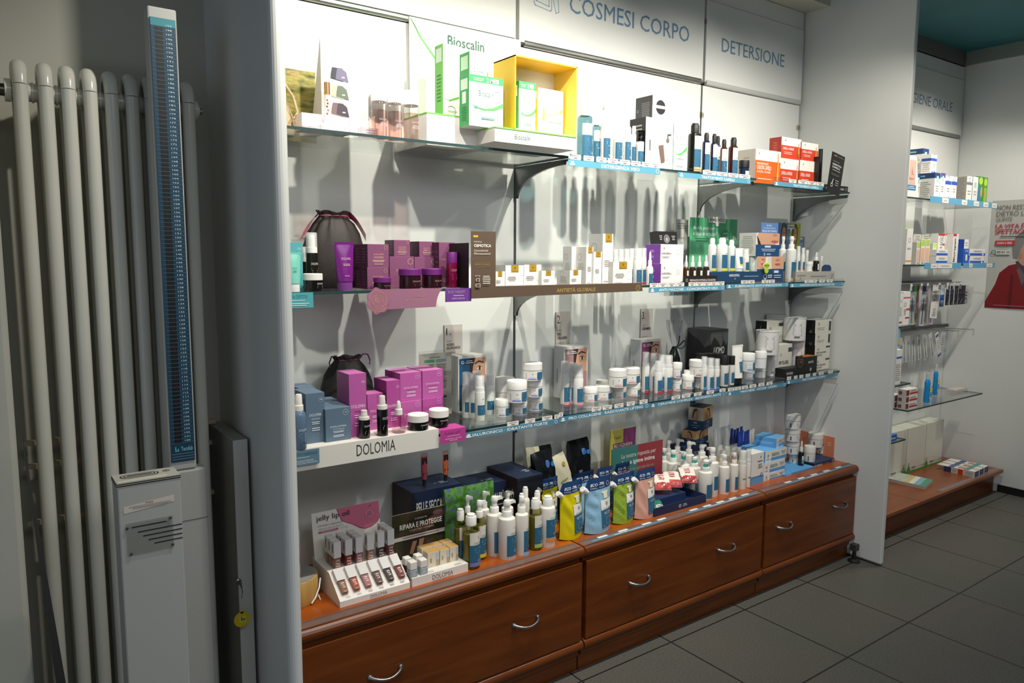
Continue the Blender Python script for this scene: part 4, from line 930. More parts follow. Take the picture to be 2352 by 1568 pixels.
carton(0.9422, 1.972, 1.4002, 0.0691, 0.0672, .085, 'mauve', 'mauve cube carton, upper one of the left pair', group='mauve cartons', rot=.05)
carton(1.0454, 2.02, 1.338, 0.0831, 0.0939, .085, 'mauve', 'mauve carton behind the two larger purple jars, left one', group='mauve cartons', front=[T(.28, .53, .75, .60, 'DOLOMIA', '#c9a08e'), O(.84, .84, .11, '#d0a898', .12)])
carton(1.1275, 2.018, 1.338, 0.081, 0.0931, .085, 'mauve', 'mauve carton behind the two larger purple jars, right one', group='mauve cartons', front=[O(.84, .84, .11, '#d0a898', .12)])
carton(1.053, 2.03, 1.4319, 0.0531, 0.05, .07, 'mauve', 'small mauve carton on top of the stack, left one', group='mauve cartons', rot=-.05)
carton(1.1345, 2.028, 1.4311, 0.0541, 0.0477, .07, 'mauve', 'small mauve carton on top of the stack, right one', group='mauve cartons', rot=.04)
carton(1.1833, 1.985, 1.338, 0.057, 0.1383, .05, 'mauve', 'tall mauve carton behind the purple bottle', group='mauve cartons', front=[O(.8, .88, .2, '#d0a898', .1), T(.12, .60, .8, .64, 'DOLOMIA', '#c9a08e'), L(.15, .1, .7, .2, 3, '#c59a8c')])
PJ = [T(.42, .52, .86, .68, 'DOLOMIA', '#a8848c'), L(.46, .16, .82, .44, 3, '#7d5a64')]
jar(0.9351, 1.93, 1.338, 0.05, 0.0348, 'gloss:#2a0f1c', '#6a1c72', PJ, 'smallest purple lidded jar, behind the rose sign', k=.58)
jar(1.0315, 1.945, 1.338, 0.0661, 0.0587, 'gloss:#2a0f16', '#6a1c72', PJ, 'left of the two larger purple lidded jars', k=.66)
jar(1.1119, 1.955, 1.338, 0.063, 0.0589, 'gloss:#2a0f16', '#6a1c72', PJ, 'right of the two larger purple lidded jars', k=.66)
bottle('stick', 1.1733, 1.94, 1.338, 0.0343, 0.1081, 'gloss:#7a0d3c', '#6a1c72', [T(.26, .72, .8, .84, 'DOLOMIA', '#c98aa0'), L(.3, .3, .75, .6, 3, '#b0708c')], 'crimson bottle with tall purple cap right of the purple jars')
# signs on the shelf edge
x0, z0 = (0.6306, 1.2995); x1 = 0.7037; zt = 1.3386
board(x0, 1.86, z0, x1-x0, zt-z0, .0015, '#4fa3ac', [T(.02, .62, .80, .84, 'LINFA DETOX', '#2f6f7c'), L(.14, .44, .72, .54, 1, '#cfe6e6'), L(.05, .10, .85, .34, 2, '#d6eaea')], 'turquoise card hanging over the edge at the left end of the second shelf', 'shelf_card')
x0, z0 = (0.8927, 1.2853); x1, zt = (1.1031, 1.3416); w_ = x1-x0; h_ = zt-z0
t = thing('rose_sign', 'mauve sign with a gold outlined rose on the second shelf edge', 'sign', (x0, 1.865, z0))
b = MB(); pts = [(0, 0), (w_*.86, .002)]+[(w_*(.86+.14*(k/8)**1.6), h_*(1-(1-k/8)**1.7)) for k in range(1, 9)]+[(0, h_)]
b.prism(pts, 'y', 0, .0015, '#9a6880'); b.deco([T(.40, .34, .72, .48, 'Rose Therapy', '#b98c7c'), L(.5, .56, .68, .61, 1, '#b08a80')], w_, h_, f_front(0, 0, 0)); b.build('banner', t)
rx, rz = (0.889, 1.3106); rr_ = 0.0353; rh = 0.038
b = MB(); pts = [(rr_*(.94+.06*math.cos(7*2*PI*k/56))*math.cos(2*PI*k/56), rh*(.94+.06*math.cos(7*2*PI*k/56))*math.sin(2*PI*k/56)) for k in range(56)]
Tm = Matrix.Translation((rx-x0, -.003, rz-z0)); b.prism(pts, 'y', 0, .0015, '#9c667f', T_=Tm)
go = '#c39a72'
def arc_ring(cx, cy_, r, a0, a1, th=.0011):
    n = 22; vv = []
    for k in range(n+1):
        a = a0+(a1-a0)*k/n
        for q_ in (r, r-th): vv.append((cx+q_*math.cos(a), -.0004, cy_+q_*math.sin(a)*1.05))
    b.add(vv, [(2*k, 2*k+2, 2*k+3, 2*k+1) for k in range(n)], go, T_=Tm)
for cx, cy_, r, a0, a1 in ((0, 0, .12, 0, 6.29), (.0, .02, .22, .5, 5.2), (.06, .05, .36, -.6, 3.6), (-.12, .0, .42, 1.2, 4.9), (.06, -.18, .48, 3.0, 6.1), (.18, .1, .55, -1.6, 1.7), (-.15, .22, .58, .4, 3.4), (-.2, -.2, .6, 2.4, 4.9), (.12, -.3, .55, 3.7, 6.6)):
    arc_ring(cx*rr_, cy_*rr_, r*rr_, a0, a1)
b.build('rose', t)
x0, z0 = (1.1073, 1.2997); x1, zt = (1.1974, 1.3395)
board(x0, 1.868, z0, x1-x0, zt-z0, .0015, '#6a3a8c', [T(.10, .62, .76, .84, 'ROSE THERAPY', '#a8848c'), L(.28, .40, .72, .52, 1, '#c9b0d6'), T(.24, .18, .74, .30, 'ANTIETA ASSOLUTA', '#cdb6da')], 'small purple card over the shelf edge between the rose sign and the brown sign', 'shelf_card')
# black fin and brown sign with tray
x0, z0 = (1.1939, 1.3076); xs, zs = (1.2821, 1.5082); xe, ze = (1.9195, 1.3095); zl = 1.3425
t = thing('brown_counter_sign', 'dark brown sign and tray front carrying the white gold-tagged cartons', 'display stand', (x0, 1.862, z0))
w1 = xs-x0; h1 = zs-z0; w2 = xe-x0; h2 = zl-z0
b = MB(); b.prism([(0, 0), (w2, .006), (w2-.006, h2), (w1, h2), (w1, h1), (0, h1)], 'y', 0, .002, '#5d4c3e')
b.deco([E(.13, .925, .055, .017, '#d9ad3a'), E(.22, .925, .055, .017, '#d9ad3a'), T(.10, .835, .42, .855, 'FORMULA', '#ddd6cd'), T(.10, .765, .80, .81, 'OSMOTICA', '#f2eee8', 1), T(.10, .70, .66, .73, 'Osmoshield', '#ddd6cd'), T(.10, .655, .76, .685, 'Microceramid', '#ddd6cd'), R(.12, .53, .74, .532, '#b08f5c'), T(.12, .495, .74, .515, 'ANTIETA GLOBALE', '#a5824c'), R(.12, .475, .74, .477, '#b08f5c'),
        R(.15, .325, .32, .345, '#e6e0d8'), R(.165, .328, .305, .342, '#5d4c3e'), R(.165, .255, .31, .305, '#e6e0d8'), R(.18, .26, .295, .30, '#5d4c3e'), R(.15, .17, .33, .225, '#e6e0d8'), R(.165, .175, .315, .22, '#5d4c3e'), L(.42, .21, .74, .345, 5, '#d6cfc6')], w1, h1, f_front(0, 0, 0))
b.deco([T(.453, .32, .688, .76, 'ANTIETÀ GLOBALE', '#a78d4e', 1), O(.966, .52, .0145, '#b39a58', .18), G(.966, .56, .005, '#b39a58')], w2, h2, f_front(0, 0, 0)); b.build('panel', t)
b = MB(); b.box(.002, w2-.004, .002, .20, S2[1]-z0+.0005, S2[1]-z0+.006, '#5d4c3e') if False else b.box(.02, w2-.004, .002, .03, h2-.003, h2, '#5d4c3e'); b.build('tray_edge', t)
b = MB(); b.prism([(2.19, 0), (1.875, 0), (1.875, 0.1358), (2.05, 0.1366*.98), (2.19, .06)], 'x', x0-.003, x0-.0005, '#141010')
b.deco([L(.35, .08, .75, .24, 5, '#77726e')], .3, .16, lambda u, v, e: (x0-.003-e, 2.16-u, v)); tag(b.build('divider_card', None, (0, 0, S2[0])), 'black divider card left of the dark brown sign', 'divider')
gd = 'white gold-tagged cartons'
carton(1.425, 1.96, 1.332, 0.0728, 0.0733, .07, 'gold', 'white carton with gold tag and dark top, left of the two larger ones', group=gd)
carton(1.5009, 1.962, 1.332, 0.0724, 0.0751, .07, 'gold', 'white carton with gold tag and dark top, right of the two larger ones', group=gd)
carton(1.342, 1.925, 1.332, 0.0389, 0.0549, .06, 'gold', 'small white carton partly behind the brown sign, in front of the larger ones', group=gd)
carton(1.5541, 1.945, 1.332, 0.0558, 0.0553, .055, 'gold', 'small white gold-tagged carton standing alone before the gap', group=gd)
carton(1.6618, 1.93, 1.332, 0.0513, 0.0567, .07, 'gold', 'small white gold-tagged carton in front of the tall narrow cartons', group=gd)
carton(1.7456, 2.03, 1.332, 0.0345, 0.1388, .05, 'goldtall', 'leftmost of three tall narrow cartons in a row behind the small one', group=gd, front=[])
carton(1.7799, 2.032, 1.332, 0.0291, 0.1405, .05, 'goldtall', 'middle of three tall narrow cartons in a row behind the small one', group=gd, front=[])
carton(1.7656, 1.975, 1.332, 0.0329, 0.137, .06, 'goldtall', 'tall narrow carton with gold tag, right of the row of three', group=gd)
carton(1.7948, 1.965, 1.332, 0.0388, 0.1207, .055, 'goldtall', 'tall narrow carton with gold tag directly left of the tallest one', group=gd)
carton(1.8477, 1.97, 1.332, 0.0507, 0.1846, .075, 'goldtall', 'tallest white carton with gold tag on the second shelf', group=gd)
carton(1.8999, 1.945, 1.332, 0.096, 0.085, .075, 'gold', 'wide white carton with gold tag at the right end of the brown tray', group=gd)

# ------------------------------------------------------------ second shelf, middle and right
FR = FP('#a5283a')
for i, (a, lb) in enumerate((((2.0153, 1.985, 1.332, 0.0329, 0.1351), 'white bottle with clear cap and red edged label behind the dropper bottle'),
      ((2.053, 1.99, 1.332, 0.0226, 0.1361), 'narrow white bottle with clear cap right beside the wide one'),)):
    bottle('spray', *a, '#e9e7e1', '#efeeea', FR, lb, group='clear-capped white bottles on the second shelf', a0=.2)
for i, (xl, nm) in enumerate(((1755, 'first'), (1815, 'second'), (1880, 'third'), (1940, 'fourth'))):
    bottle('spray', *((1.9824, 2.07, 1.332, 0.0202, 0.1311), (2.0112, 2.07, 1.332, 0.0213, 0.1321), (2.0408, 2.07, 1.332, 0.0211, 0.1337), (2.0583, 2.06, 1.332, 0.0214, 0.1352))[i], '#e9e7e1', '#efeeea', FR, f'{nm} from left of four clear-capped white bottles behind the wide gold-tagged carton', group='clear-capped white bottles on the second shelf', a0=.2)
bottle('drop', 2.0187, 1.925, 1.332, 0.0249, 0.1224, '#ebe9e4', '#f0efec', FR, 'white dropper bottle with blue label left of the purple edged boxes', lab=(.03, .50), a0=.2)
CH = dict(c='#eeece9', l='#7a3fa0', t='#dcdad6', front=[R(0, 0, .012, 1, '#7a3fa0'), G(.16, .80, .035), T(.03, .48, .40, .58, 'CHROMA', '#4a4a4a'), T(.30, .48, .48, .58, 'SKIN', '#b0aaa4'), L(.05, .30, .4, .40, 2, '#b5b2ad'), O(.78, .62, .07, '#cfcac4', .1), O(.70, .56, .06, '#d6d2cc', .1), L(.05, .05, .3, .1, 1, '#b5b2ad')], left=[L(.3, .2, .6, .8, 2, '#a97fc4')])
carton(2.1282, 1.915, 1.332, 0.1238, 0.0779, .075, CH, 'white box with purple side, lower of two stacked', group='purple edged boxes')
carton(2.1307, 1.92, 1.4099, 0.1285, 0.0723, .075, CH, 'white box with purple side, upper of two stacked', group='purple edged boxes')
board(2.0711, 1.945, 1.4822+.0008, 0.1175, 0.0486, .03, '#17171a', [O(.5, .42, .14, '#77757a', .4), E(.5, .40, .06, .17, '#9a9a9c'), L(.15, .3, .3, .7, 3, '#a9a8a6'), L(.72, .3, .9, .7, 3, '#a9a8a6')], 'black leaflet box with a silver drop on top of the purple edged boxes', 'leaflet_holder', 'leaflet holder', rot=(math.radians(-8), 0, 0), edge='#2a2a2c')
board(2.403, 2.15, S2[1], 0.0839, 0.2622, .002, '#cfc8c4', [L(.1, .84, .9, .95, 3, '#8c8783'), L(.2, .68, .8, .72, 1, '#a8a39e'), E(.5, .62, .12, .03, '#a9b9c0')], 'tall pale grey card standing behind the purple edged boxes', 'info_card', rot=(math.radians(-1), 0, 0))
# green board
x0, z0 = (2.4607, 1.3746); x1, zt = (2.7749, 1.5983); xl2, zt2 = (2.4664, 1.6026)
w_ = x1-x0; h_ = max(zt, zt2)-S2[1]
t = thing('green_board', 'mint green board with white name plate on the second shelf', 'sign', (x0, 2.12, S2[1]))
GR = noise_mat('mint_print', [(.35, '#4aa673'), (.65, '#6cbf90')], (1, 1, 1), 6, 2, .5)
b = MB(); b.box(0, w_, 0, .003, 0, h_, GR)
b.deco([T(.07, .80, .50, .87, 'Brufoli, punti neri', '#e6f5ec', 1), T(.06, .72, .55, .79, 'e sebo in eccesso?', '#e6f5ec', 1), L(.06, .62, .44, .69, 2, '#2d6e4b'), T(.66, .655, .81, .715, '-80%', '#eaf6ee', 1), T(.90, .67, .975, .735, '8h', '#eaf6ee', 1), L(.68, .75, .8, .78, 1, '#d6ecdf'), O(.74, .70, .105, '#2e7a55', .05)], w_, h_, f_front(0, 0, 0)); b.build('board', t)
b = MB(); b.box(w_*.37, w_*.72, -.004, -.001, h_*.93, h_*1.025, '#e6e3da'); b.prism([(w_*.50, h_*.93), (w_*.59, h_*.93), (w_*.565, h_*.875), (w_*.525, h_*.875)], 'y', -.004, -.001, '#e6e3da')
b.deco([T(.05, .25, .95, .75, 'BIOMACONTROL', '#55544f', 1)], w_*.35, h_*.095, f_front(w_*.37, -.004, h_*.93)); b.build('name_plate', t)
# four amber droppers in a black tray
for i, (a, c_, lb) in enumerate((((2.2296, 1.935, 1.34, 0.0215, 0.1017), '#e87f86', 'amber dropper bottle with pink label, first from left in the black tray'),
      ((2.2644, 1.933, 1.34, 0.0269, 0.1012), '#c9cc2e', 'amber dropper bottle with lime label, second from left in the black tray'),
      ((2.3094, 1.937, 1.34, 0.0251, 0.1014), '#8fb5ae', 'amber dropper bottle with pale teal label, third from left in the black tray'),
      ((2.3474, 1.935, 1.34, 0.0266, 0.103), '#e8954a', 'amber dropper bottle with orange label, fourth from left in the black tray'))):
    bottle('drop', *a, 'gloss:#4a2f18' if i < 1 else 'gloss:#2c2118', '#ecebe6', [R(.15, .05, 1, .95, '#e3ded5'), R(.15, .05, 1, .52, c_), L(.35, .22, .85, .36, 1, '#5a4a3a'), G(.62, .76, .05)], lb, group='amber droppers', lab=(.02, .44), a0=.35)
x0, z0 = (2.1782, 1.3389); x1, zt = (2.3742, 1.3613)
t = thing('black_tray', 'low black tray with white lettering holding the four amber droppers', 'tray', (x0, 1.90, S2[1]))
b = MB(); h_ = max(zt-S2[1], .02); b.box(0, x1-x0, 0, .003, .0003, h_+.002, '#221f1d'); b.box(0, x1-x0, .003, .075, .0003, .0075, '#1c1a18')
b.deco([T(.18, .34, .95, .62, 'PERSONALIZZA E POTENZIA LA TUA ROUTINE', '#dcd8d0', 1), O(.09, .5, .03, '#cfcac2', .25)], x1-x0, h_, f_front(0, 0, 0)); b.build('front', t)
# blue stepped tray and its bottles
x0, zt = (2.3671, 1.3762); x1 = 2.6656; xl_ = 2.7849
t = thing('blue_tray', 'dark blue card tray carrying the white bottles with yellow bands', 'tray', (x0, 1.93, S2[1]))
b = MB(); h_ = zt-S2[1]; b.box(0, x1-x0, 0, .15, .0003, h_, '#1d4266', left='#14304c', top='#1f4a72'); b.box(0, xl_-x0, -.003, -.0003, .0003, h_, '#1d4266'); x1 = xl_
b.deco([T(.28, .55, .44, .78, 'BIOMACONTROL', '#e3e8ec', 1), L(.47, .5, .78, .62, 1, '#a9bccb'), O(.85, .5, .028, '#dfe5ea', .3), L(.88, .35, .98, .7, 2, '#dfe5ea'), P([(.355, .4), (.375, .4), (.365, .25)], '#c4cf3a')], x1-x0, h_, f_front(0, -.003, 0)); b.build('tray', t)

FY = FP('#d8cf35')
yw = 'white bottles with yellow bands on the blue tray'
bottle('flip', 2.4488, 1.99, 1.3762, 0.0327, 0.1366, '#e9e8e4', '#f1f0ed', FY, 'white flip-cap bottle with yellow band, leftmost on the blue tray', group=yw, a0=.35, ang=1.2)
bottle('flip', 2.4927, 1.975, 1.3762, 0.0457, 0.1386, '#e9e8e4', '#f1f0ed', FY, 'largest white flip-cap bottle with yellow band on the blue tray', group=yw, a0=.35, ang=1.2)
bottle('flip', 2.5652, 1.985, 1.3762, 0.0335, 0.1313, '#dfe6e4', '#f1f0ed', FY, 'translucent white bottle with yellow band, third from left on the blue tray', group=yw, a0=.3, ang=1.3)
squeeze_tube(2.5913, 1.965, 1.3762+.0005, 0.0501, 0.0968, '#e9e8e4', '#f1f0ed', [R(.3, .22, .95, .62, BLUE), R(.3, .17, .95, .21, '#d8cf35'), G(.6, .78, .05)], 'white tube with blue label standing right of the yellow banded bottles', caph=.12)
bottle('spray', 2.6244, 1.955, 1.3762, 0.0274, 0.0949, '#e9e8e4', '#efeeea', FY, 'white bottle with clear cap and yellow band, right part of the blue tray', group=yw, a0=.3)
bottle('spray', 2.6793, 1.96, 1.3762, 0.0277, 0.0969, '#dfe5d8', '#e9ece4', [L(.3, .2, .8, .8, 4, '#b9c2b0')], 'pale green bottle with clear cap beside the boxes with face pictures', group=yw, a0=.3)
# face picture boxes
SKIN, LIP, HAIR = '#d3a083', '#b5615c', '#3a2a22'
def facebox(lip=True):
    return [R(0, .50, 1, 1, '#e6e0da'), P([(.12, .5), (.05, .95), (.12, 1), (1, 1), (1, .62), (.80, .50)], SKIN), E(.80, .92, .10, .05, '#b98568'), P([(.62, .66), (.78, .70), (.96, .67), (.92, .61), (.78, .585), (.68, .61)], LIP), P([(.08, .5), (.02, .9), (.16, .62), (.2, .5)], HAIR), R(0, 0, 1, .50, '#1d4a78'), R(.36, .38, .62, .46, '#d5dfe8'), L(.2, .2, .85, .34, 2, '#b8c8d8'), O(.36, .09, .035, '#d9e2ea', .4), L(.42, .05, .66, .13, 2, '#d9e2ea')]
carton(2.7683, 1.934, 1.332, 0.1873, 0.1078, .09, 'whitebox', 'lower box with chin pictures and blue foot on the second shelf', c='#1d4a78', l='#e0dcd6', t='#2b5a88', front=[R(0, .5, 1, 1, '#dcd6d0'), P([(0, .52), (0, .98), (.32, 1), (.40, .7), (.30, .5)], SKIN), P([(.55, .5), (.52, .98), (1, 1), (1, .56), (.92, .5)], '#d5a385'), E(.20, .88, .05, .035, '#a8765c'), P([(.10, .72), (.22, .73), (.32, .70), (.22, .66)], LIP), E(.75, .86, .08, .035, '#b98568'), P([(.64, .70), (.75, .73), (.88, .70), (.76, .64)], LIP), R(.62, .34, .8, .44, '#d5dfe8'), L(.6, .12, .92, .28, 2, '#b8c8d8'), L(.1, .34, .25, .42, 1, '#7f9cb8')])
x0, z0 = (2.7094, 1.4067)
b = MB(); w_ = .034; hh = 0.0611
b.prism([(-.006, hh*.15), (.006, hh*.15), (.006, hh*1.0), (-.006, hh)], 'y', .001, .002, '#e6ebdc'); b.prism([(.026*math.cos(2*PI*k/24)*.95, hh*.44+.013*math.sin(2*PI*k/24)) for k in range(24)], 'y', 0, .001, '#e9efd9')
b.prism([(.022*math.cos(2*PI*k/24)*.95, hh*.44+.010*math.sin(2*PI*k/24)) for k in range(24)], 'y', -.0006, 0, '#a9c22c'); b.prism([(.014*math.cos(2*PI*k/24), hh*.10+.012*math.sin(2*PI*k/24)) for k in range(24)], 'y', -.0006, .001, '#b5cc30')
b.deco([T(.12, .35, .88, .65, 'NOVITA', '#3e4a14', 1)], .042, .02, f_front(-.021, -.0007, hh*.44-.010)); tag(b.build('novelty_tag', None, (2.7144, 1.915, 1.3737)), 'lime green NOVITA tag on the lower face picture box', 'tag')
carton(2.7427, 1.935, 1.4398, 0.1618, 0.0984, .085, 'whitebox', 'upper box with a cheek and lips picture above the lime tag', c='#1d4a78', l='#d6d2cc', t='#7f8f9f', front=facebox())
board(2.713, 1.95, 1.5382+.0005, 0.1213, 0.0444, .002, '#5b7fb5', [T(.32, .66, .62, .80, 'BIOMA', '#c9d6ea', 1), T(.15, .40, .85, .54, 'IN EQUILIBRIO,', '#c9d6ea', 1), T(.08, .12, .92, .28, 'PELLE PIU FORTE.', '#e3ebf6', 1)], 'blue card with white slogan standing on the upper face picture box', 'slogan_card', edge='#48699c')
x0, z0 = (3.0546, 1.4786); x1, zt = (3.2307, 1.5973)
def woman(x, y, s): return [E(x, y, .17*s, .26*s, '#4a3328'), E(x, y-.02*s, .115*s, .19*s, '#b98a6a'), R(x-.05*s, y-.34*s, x+.05*s, y-.15*s, '#a87a5c'), E(x, y-.10*s, .05*s, .02*s, '#e3d5cc'), E(x-.045*s, y+.03*s, .016*s, .012*s, '#2a1d18'), E(x+.045*s, y+.03*s, .016*s, .012*s, '#2a1d18')]
board(x0, 2.10, S2[2], x1-x0, zt-S2[2], .003, '#5f82b8', [R(.5, .0, 1, 1, '#a3b62a')]+woman(.24, .80, .8)+woman(.74, .80, .75)+[R(.36, .90, .68, .97, '#dfe3e0'), T(.38, .915, .66, .955, 'BIOMASKIN', '#4a4a46', 1), P([(.47, .9), (.57, .9), (.52, .85)], '#dfe3e0')], 'blue and lime card with two smiling women behind the pump bottles', 'picture_card')
x0, z0 = (3.2287, 1.4891); x1, zt = (3.299, 1.5366)
board(x0, 2.12, S2[2], x1-x0, zt-S2[2], .003, '#6f86b0', [R(.2, .93, .8, .98, '#dfe3e0'), L(.2, .80, .85, .86, 2, '#c3cfe2')], 'small blue card at the right behind the pump bottles', 'info_card')
# beige tray with anti-redness bottles
x0, zt = (2.9349, 1.3729); x1 = 3.2441; xl = 0
t = thing('beige_tray', 'beige card tray carrying white bottles at the right end of the second shelf', 'tray', (x0, 1.92, S2[2]))
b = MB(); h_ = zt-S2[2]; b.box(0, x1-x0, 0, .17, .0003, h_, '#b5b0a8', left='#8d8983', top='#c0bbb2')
b.deco([T(.05, .5, .24, .7, 'BIOMASKIN', '#55534e'), L(.34, .4, .80, .62, 1, '#85827b'), O(.93, .5, .03, '#6d6a64', .2), P([(.10, .42), (.14, .42), (.12, .28)], '#7d7a74')], x1-x0, h_, f_front(0, 0, 0)); b.build('tray', t)

FO = FP('#d99a3a')
ob = 'white bottles with orange bands'
bottle('pump', 2.9461, 1.955, 1.328, 0.0444, 0.2012, '#e4e3e0', '#eeedea', FO, 'front white pump bottle with orange band beside the face boxes', group=ob, a0=.35, noz=.3)
bottle('pump', 2.9932, 2.03, 1.328, 0.0336, 0.2027, '#e4e3e0', '#eeedea', FO, 'rear white pump bottle with orange band, left of the front one', group=ob, a0=.35, noz=.3)
bottle('spray', 2.9864, 1.945, 1.3729, 0.0186, 0.114, '#e4e3e0', '#eeedea', FO, 'slim white bottle with orange band, left on the beige tray', group=ob, a0=.3)
bottle('spray', 3.0223, 1.945, 1.3729, 0.0183, 0.1065, '#e4e3e0', '#eeedea', FO, 'slim white bottle with orange band, second on the beige tray', group=ob, a0=.3)
bottle('stick', 3.1864, 2.03, 1.3729, 0.0144, 0.0984, '#dcdbd8', '#e6e5e2', FO, 'white bottle behind the small jar on the beige tray', group=ob, a0=.3)
jar(3.092, 1.955, 1.3729, 0.0317, 0.0447, '#e4e3e0', '#e9e8e5', [R(.35, .05, .9, .85, BLUE), L(.45, .5, .85, .7, 2, '#c9d8e0'), R(.35, .05, .9, .16, '#d99a3a')], 'small white jar with blue label on the beige tray', k=.66, a0=.2)
bottle('drop', 3.1284, 1.945, 1.3729, 0.0279, 0.087, 'gloss:#191712', '#e2e2de', [R(.2, .08, .6, .9, '#d9d9d3'), R(.6, .08, .95, .9, '#7f9f97')], 'dark dropper bottle with white bulb on the beige tray', lab=(.05, .44), a0=.25)
bottle('stick', 3.2601, 2.0, 1.3729, 0.0148, 0.0695, '#cfcfc9', '#dcdcd8', None, 'pale bottle behind the dark dropper bottle on the beige tray')
b = MB(); r_ = 0.0381
b.prism([(r_, 0)]+[(r_*math.cos(PI*k/16), .012+(0.0318-.012)*math.sin(PI*k/16)) for k in range(17)]+[(-r_, 0)], 'y', 0, .002, '#1f3a66')
b.deco([L(.3, .35, .7, .6, 2, '#c3cfe0')], 2*r_, 2*r_, f_front(-r_, -.0, 0)); tag(b.build('round_tag', None, (3.1924, 1.93, 1.3729+.0004)), 'dark blue arch shaped tag at the right end of the beige tray', 'tag')
# ticket rails of the second shelf
strip(1.9755, 1.886, 1.3055, 0.4291, 0.0349, 'ANTI-MACCHIE - CONCENTRATI VISO', 'blue shelf strip lettered ANTI-MACCHIE - CONCENTRATI VISO', [(.01, .11), (.115, .22), (.225, .33), (.335, .44), (.50, .59), (.595, .69), (.695, .79), (.795, .885), (.89, .99)], tx=(.12, .90))
strip(2.415, 1.886, 1.3107, 0.4168, 0.0325, 'PURIFICANTE ANTI-IMPERFEZIONI', 'blue shelf strip lettered PURIFICANTE ANTI-IMPERFEZIONI', [(.22, .32), (.33, .43), (.55, .65), (.66, .76)], tx=(.13, .88))
strip(2.842, 1.886, 1.3066, 0.423, 0.0322, 'FORTIFICANTE ANTI-ROSSORE', 'blue shelf strip lettered FORTIFICANTE ANTI-ROSSORE', [(.26, .37), (.38, .48), (.53, .63), (.67, .78)], tx=(.18, .82))

# ------------------------------------------------------------ third shelf, left: white riser with pink and blue goods
RZ = 0.9312
TOPZ = 0.9312
x0 = .594; x1, _ = (1.0657, 0.9018)
t = thing('white_riser', 'white folded riser board lettered in black under the blue and pink boxes', 'display stand', (x0, 1.84, S3[0]))
zb = 0.874-S3[0]; zf = RZ-S3[0]
b = MB(); b.prism([(0, zb), (0, zf), (.30, zf), (.30, zf-.003), (.004, zf-.003), (.004, zb)], 'x', 0, x1-x0, '#e4dfd6')
ta, tb_ = 0.8072, 0.9246
b.deco([T((ta-x0)/(x1-x0), .26, (tb_-x0)/(x1-x0), .82, 'DOLOMIA', '#3c3a38')], x1-x0, zf-zb, f_front(0, 0, zb)); b.build('board', t)
b = MB(); b.box(.02, x1-x0-.02, .08, .28, .0005, zf-.0035, '#cfcac0'); b.build('support', t)
x0, z0 = (0.6213, 0.8892); xe = 0.6995; zt = 0.9298
board(x0, 1.834, z0, xe-x0, zt-z0, .0012, '#5f7f92', [T(.06, .66, .92, .84, 'PHYTO DEFENCE', '#34576d'), L(.24, .50, .66, .58, 1, '#cddbe2'), T(.10, .26, .80, .36, 'PROTEGGERE E PREVENIRE', '#d5e0e6'), T(.0, .10, .92, .22, 'RUGHE, MACCHIE, IMPERFEZIONI', '#d5e0e6')], 'blue grey card over the left end of the white riser', 'shelf_card')
x0, z0 = (1.0671, 0.8861); xe = 1.1546; zt = 0.9263
t = thing('shelf_card', 'bright pink folded card at the right end of the white riser', 'sign', (x0, 1.834, z0))
b = MB(); b.prism([(-.001, 0), (-.001, zt-z0), (.06, zt-z0), (.06, zt-z0-.001), (0, zt-z0-.001), (0, 0)], 'x', 0, xe-x0, '#b8418f')
b.deco([T(.18, .62, .80, .80, 'FLORA LIFT', '#8d2b6d'), L(.26, .45, .76, .53, 1, '#e9c2dc'), T(.18, .24, .82, .34, 'RAZZODARE - LEVIGARE', '#ebc8df'), T(.36, .11, .66, .20, 'RIMPOLPARE', '#ebc8df')], xe-x0, zt-z0, f_front(0, -.001, 0)); b.build('card', t)
nb = 'slate blue cartons'
carton(0.7113, 1.885, 0.9312, 0.0522, 0.1363, .09, 'navyb', 'slate blue carton, tallest of the front ones beside the blue spray bottle', group=nb, front=DOL('PHYTO DEFENCE', '#dfe6ec', .54))
carton(0.7697, 1.872, 0.9312, 0.0722, 0.0909, .10, 'navyb', 'lower slate blue carton next to the tall pink box', group=nb, front=DOL('PHYTO DEFENCE', '#dfe6ec', .42))
carton(0.6692, 1.905, 0.9312, 0.04, 0.1213, .06, 'navyb', 'slate blue carton behind the blue spray bottle', group=nb)
carton(0.7301, 1.99, 0.9312, 0.0477, 0.1331, .09, 'navyb', 'slate blue carton at the back left, topmost of the blue ones', group=nb, front=[])
carton(0.8037, 1.985, 0.9312, 0.0512, 0.0849, .09, 'navyb', 'slate blue carton at the back, behind the lower one', group=nb, front=[])
SLATE = noise_mat('slate_blue_gradient', [(.0, '#5f7890'), (.48, '#64809a'), (.55, '#2f3f63'), (1, '#2c3a5c')], (.4, .4, 1), 2, 1, .3, coord='Generated')
bottle('mist', 0.6539, 1.85, 0.9312, 0.0343, 0.145, 'gloss:#5d7690', '#e9e5dd', [T(.3, .60, .84, .67, 'DOLOMIA', '#dfe6ec'), L(.28, .36, .84, .52, 4, '#b9c8d4'), P([(0, .0), (1, .0), (1, .16), (.85, .22), (.7, .15), (.55, .23), (.4, .17), (.2, .24), (0, .18)], '#39496c')], 'slate blue spray bottle with tall white cap at the left end of the riser', a0=.2, ang=1.5, lab=(.02, .56))
drawstring_bag(0.8966, 2.1, 0.9312+.0005, 0.177, 0.1978, .12, BAGK, '#5d1c45', 'black cotton drawstring bag with purple cords behind the pink boxes', 9, cordr=.0022)
pg = 'pink cartons'
PK = lambda y: DOL('FLORA LIFT', '#f0d6ea', y)
carton(0.834, 1.885, 0.9312, 0.0513, 0.1782, .085, 'pink', 'tallest pink carton, at the left of the pink group', group=pg, front=DOL('FLORA LIFT', '#f0d6ea', .46, w0=.10, w1=.92, h=.05))
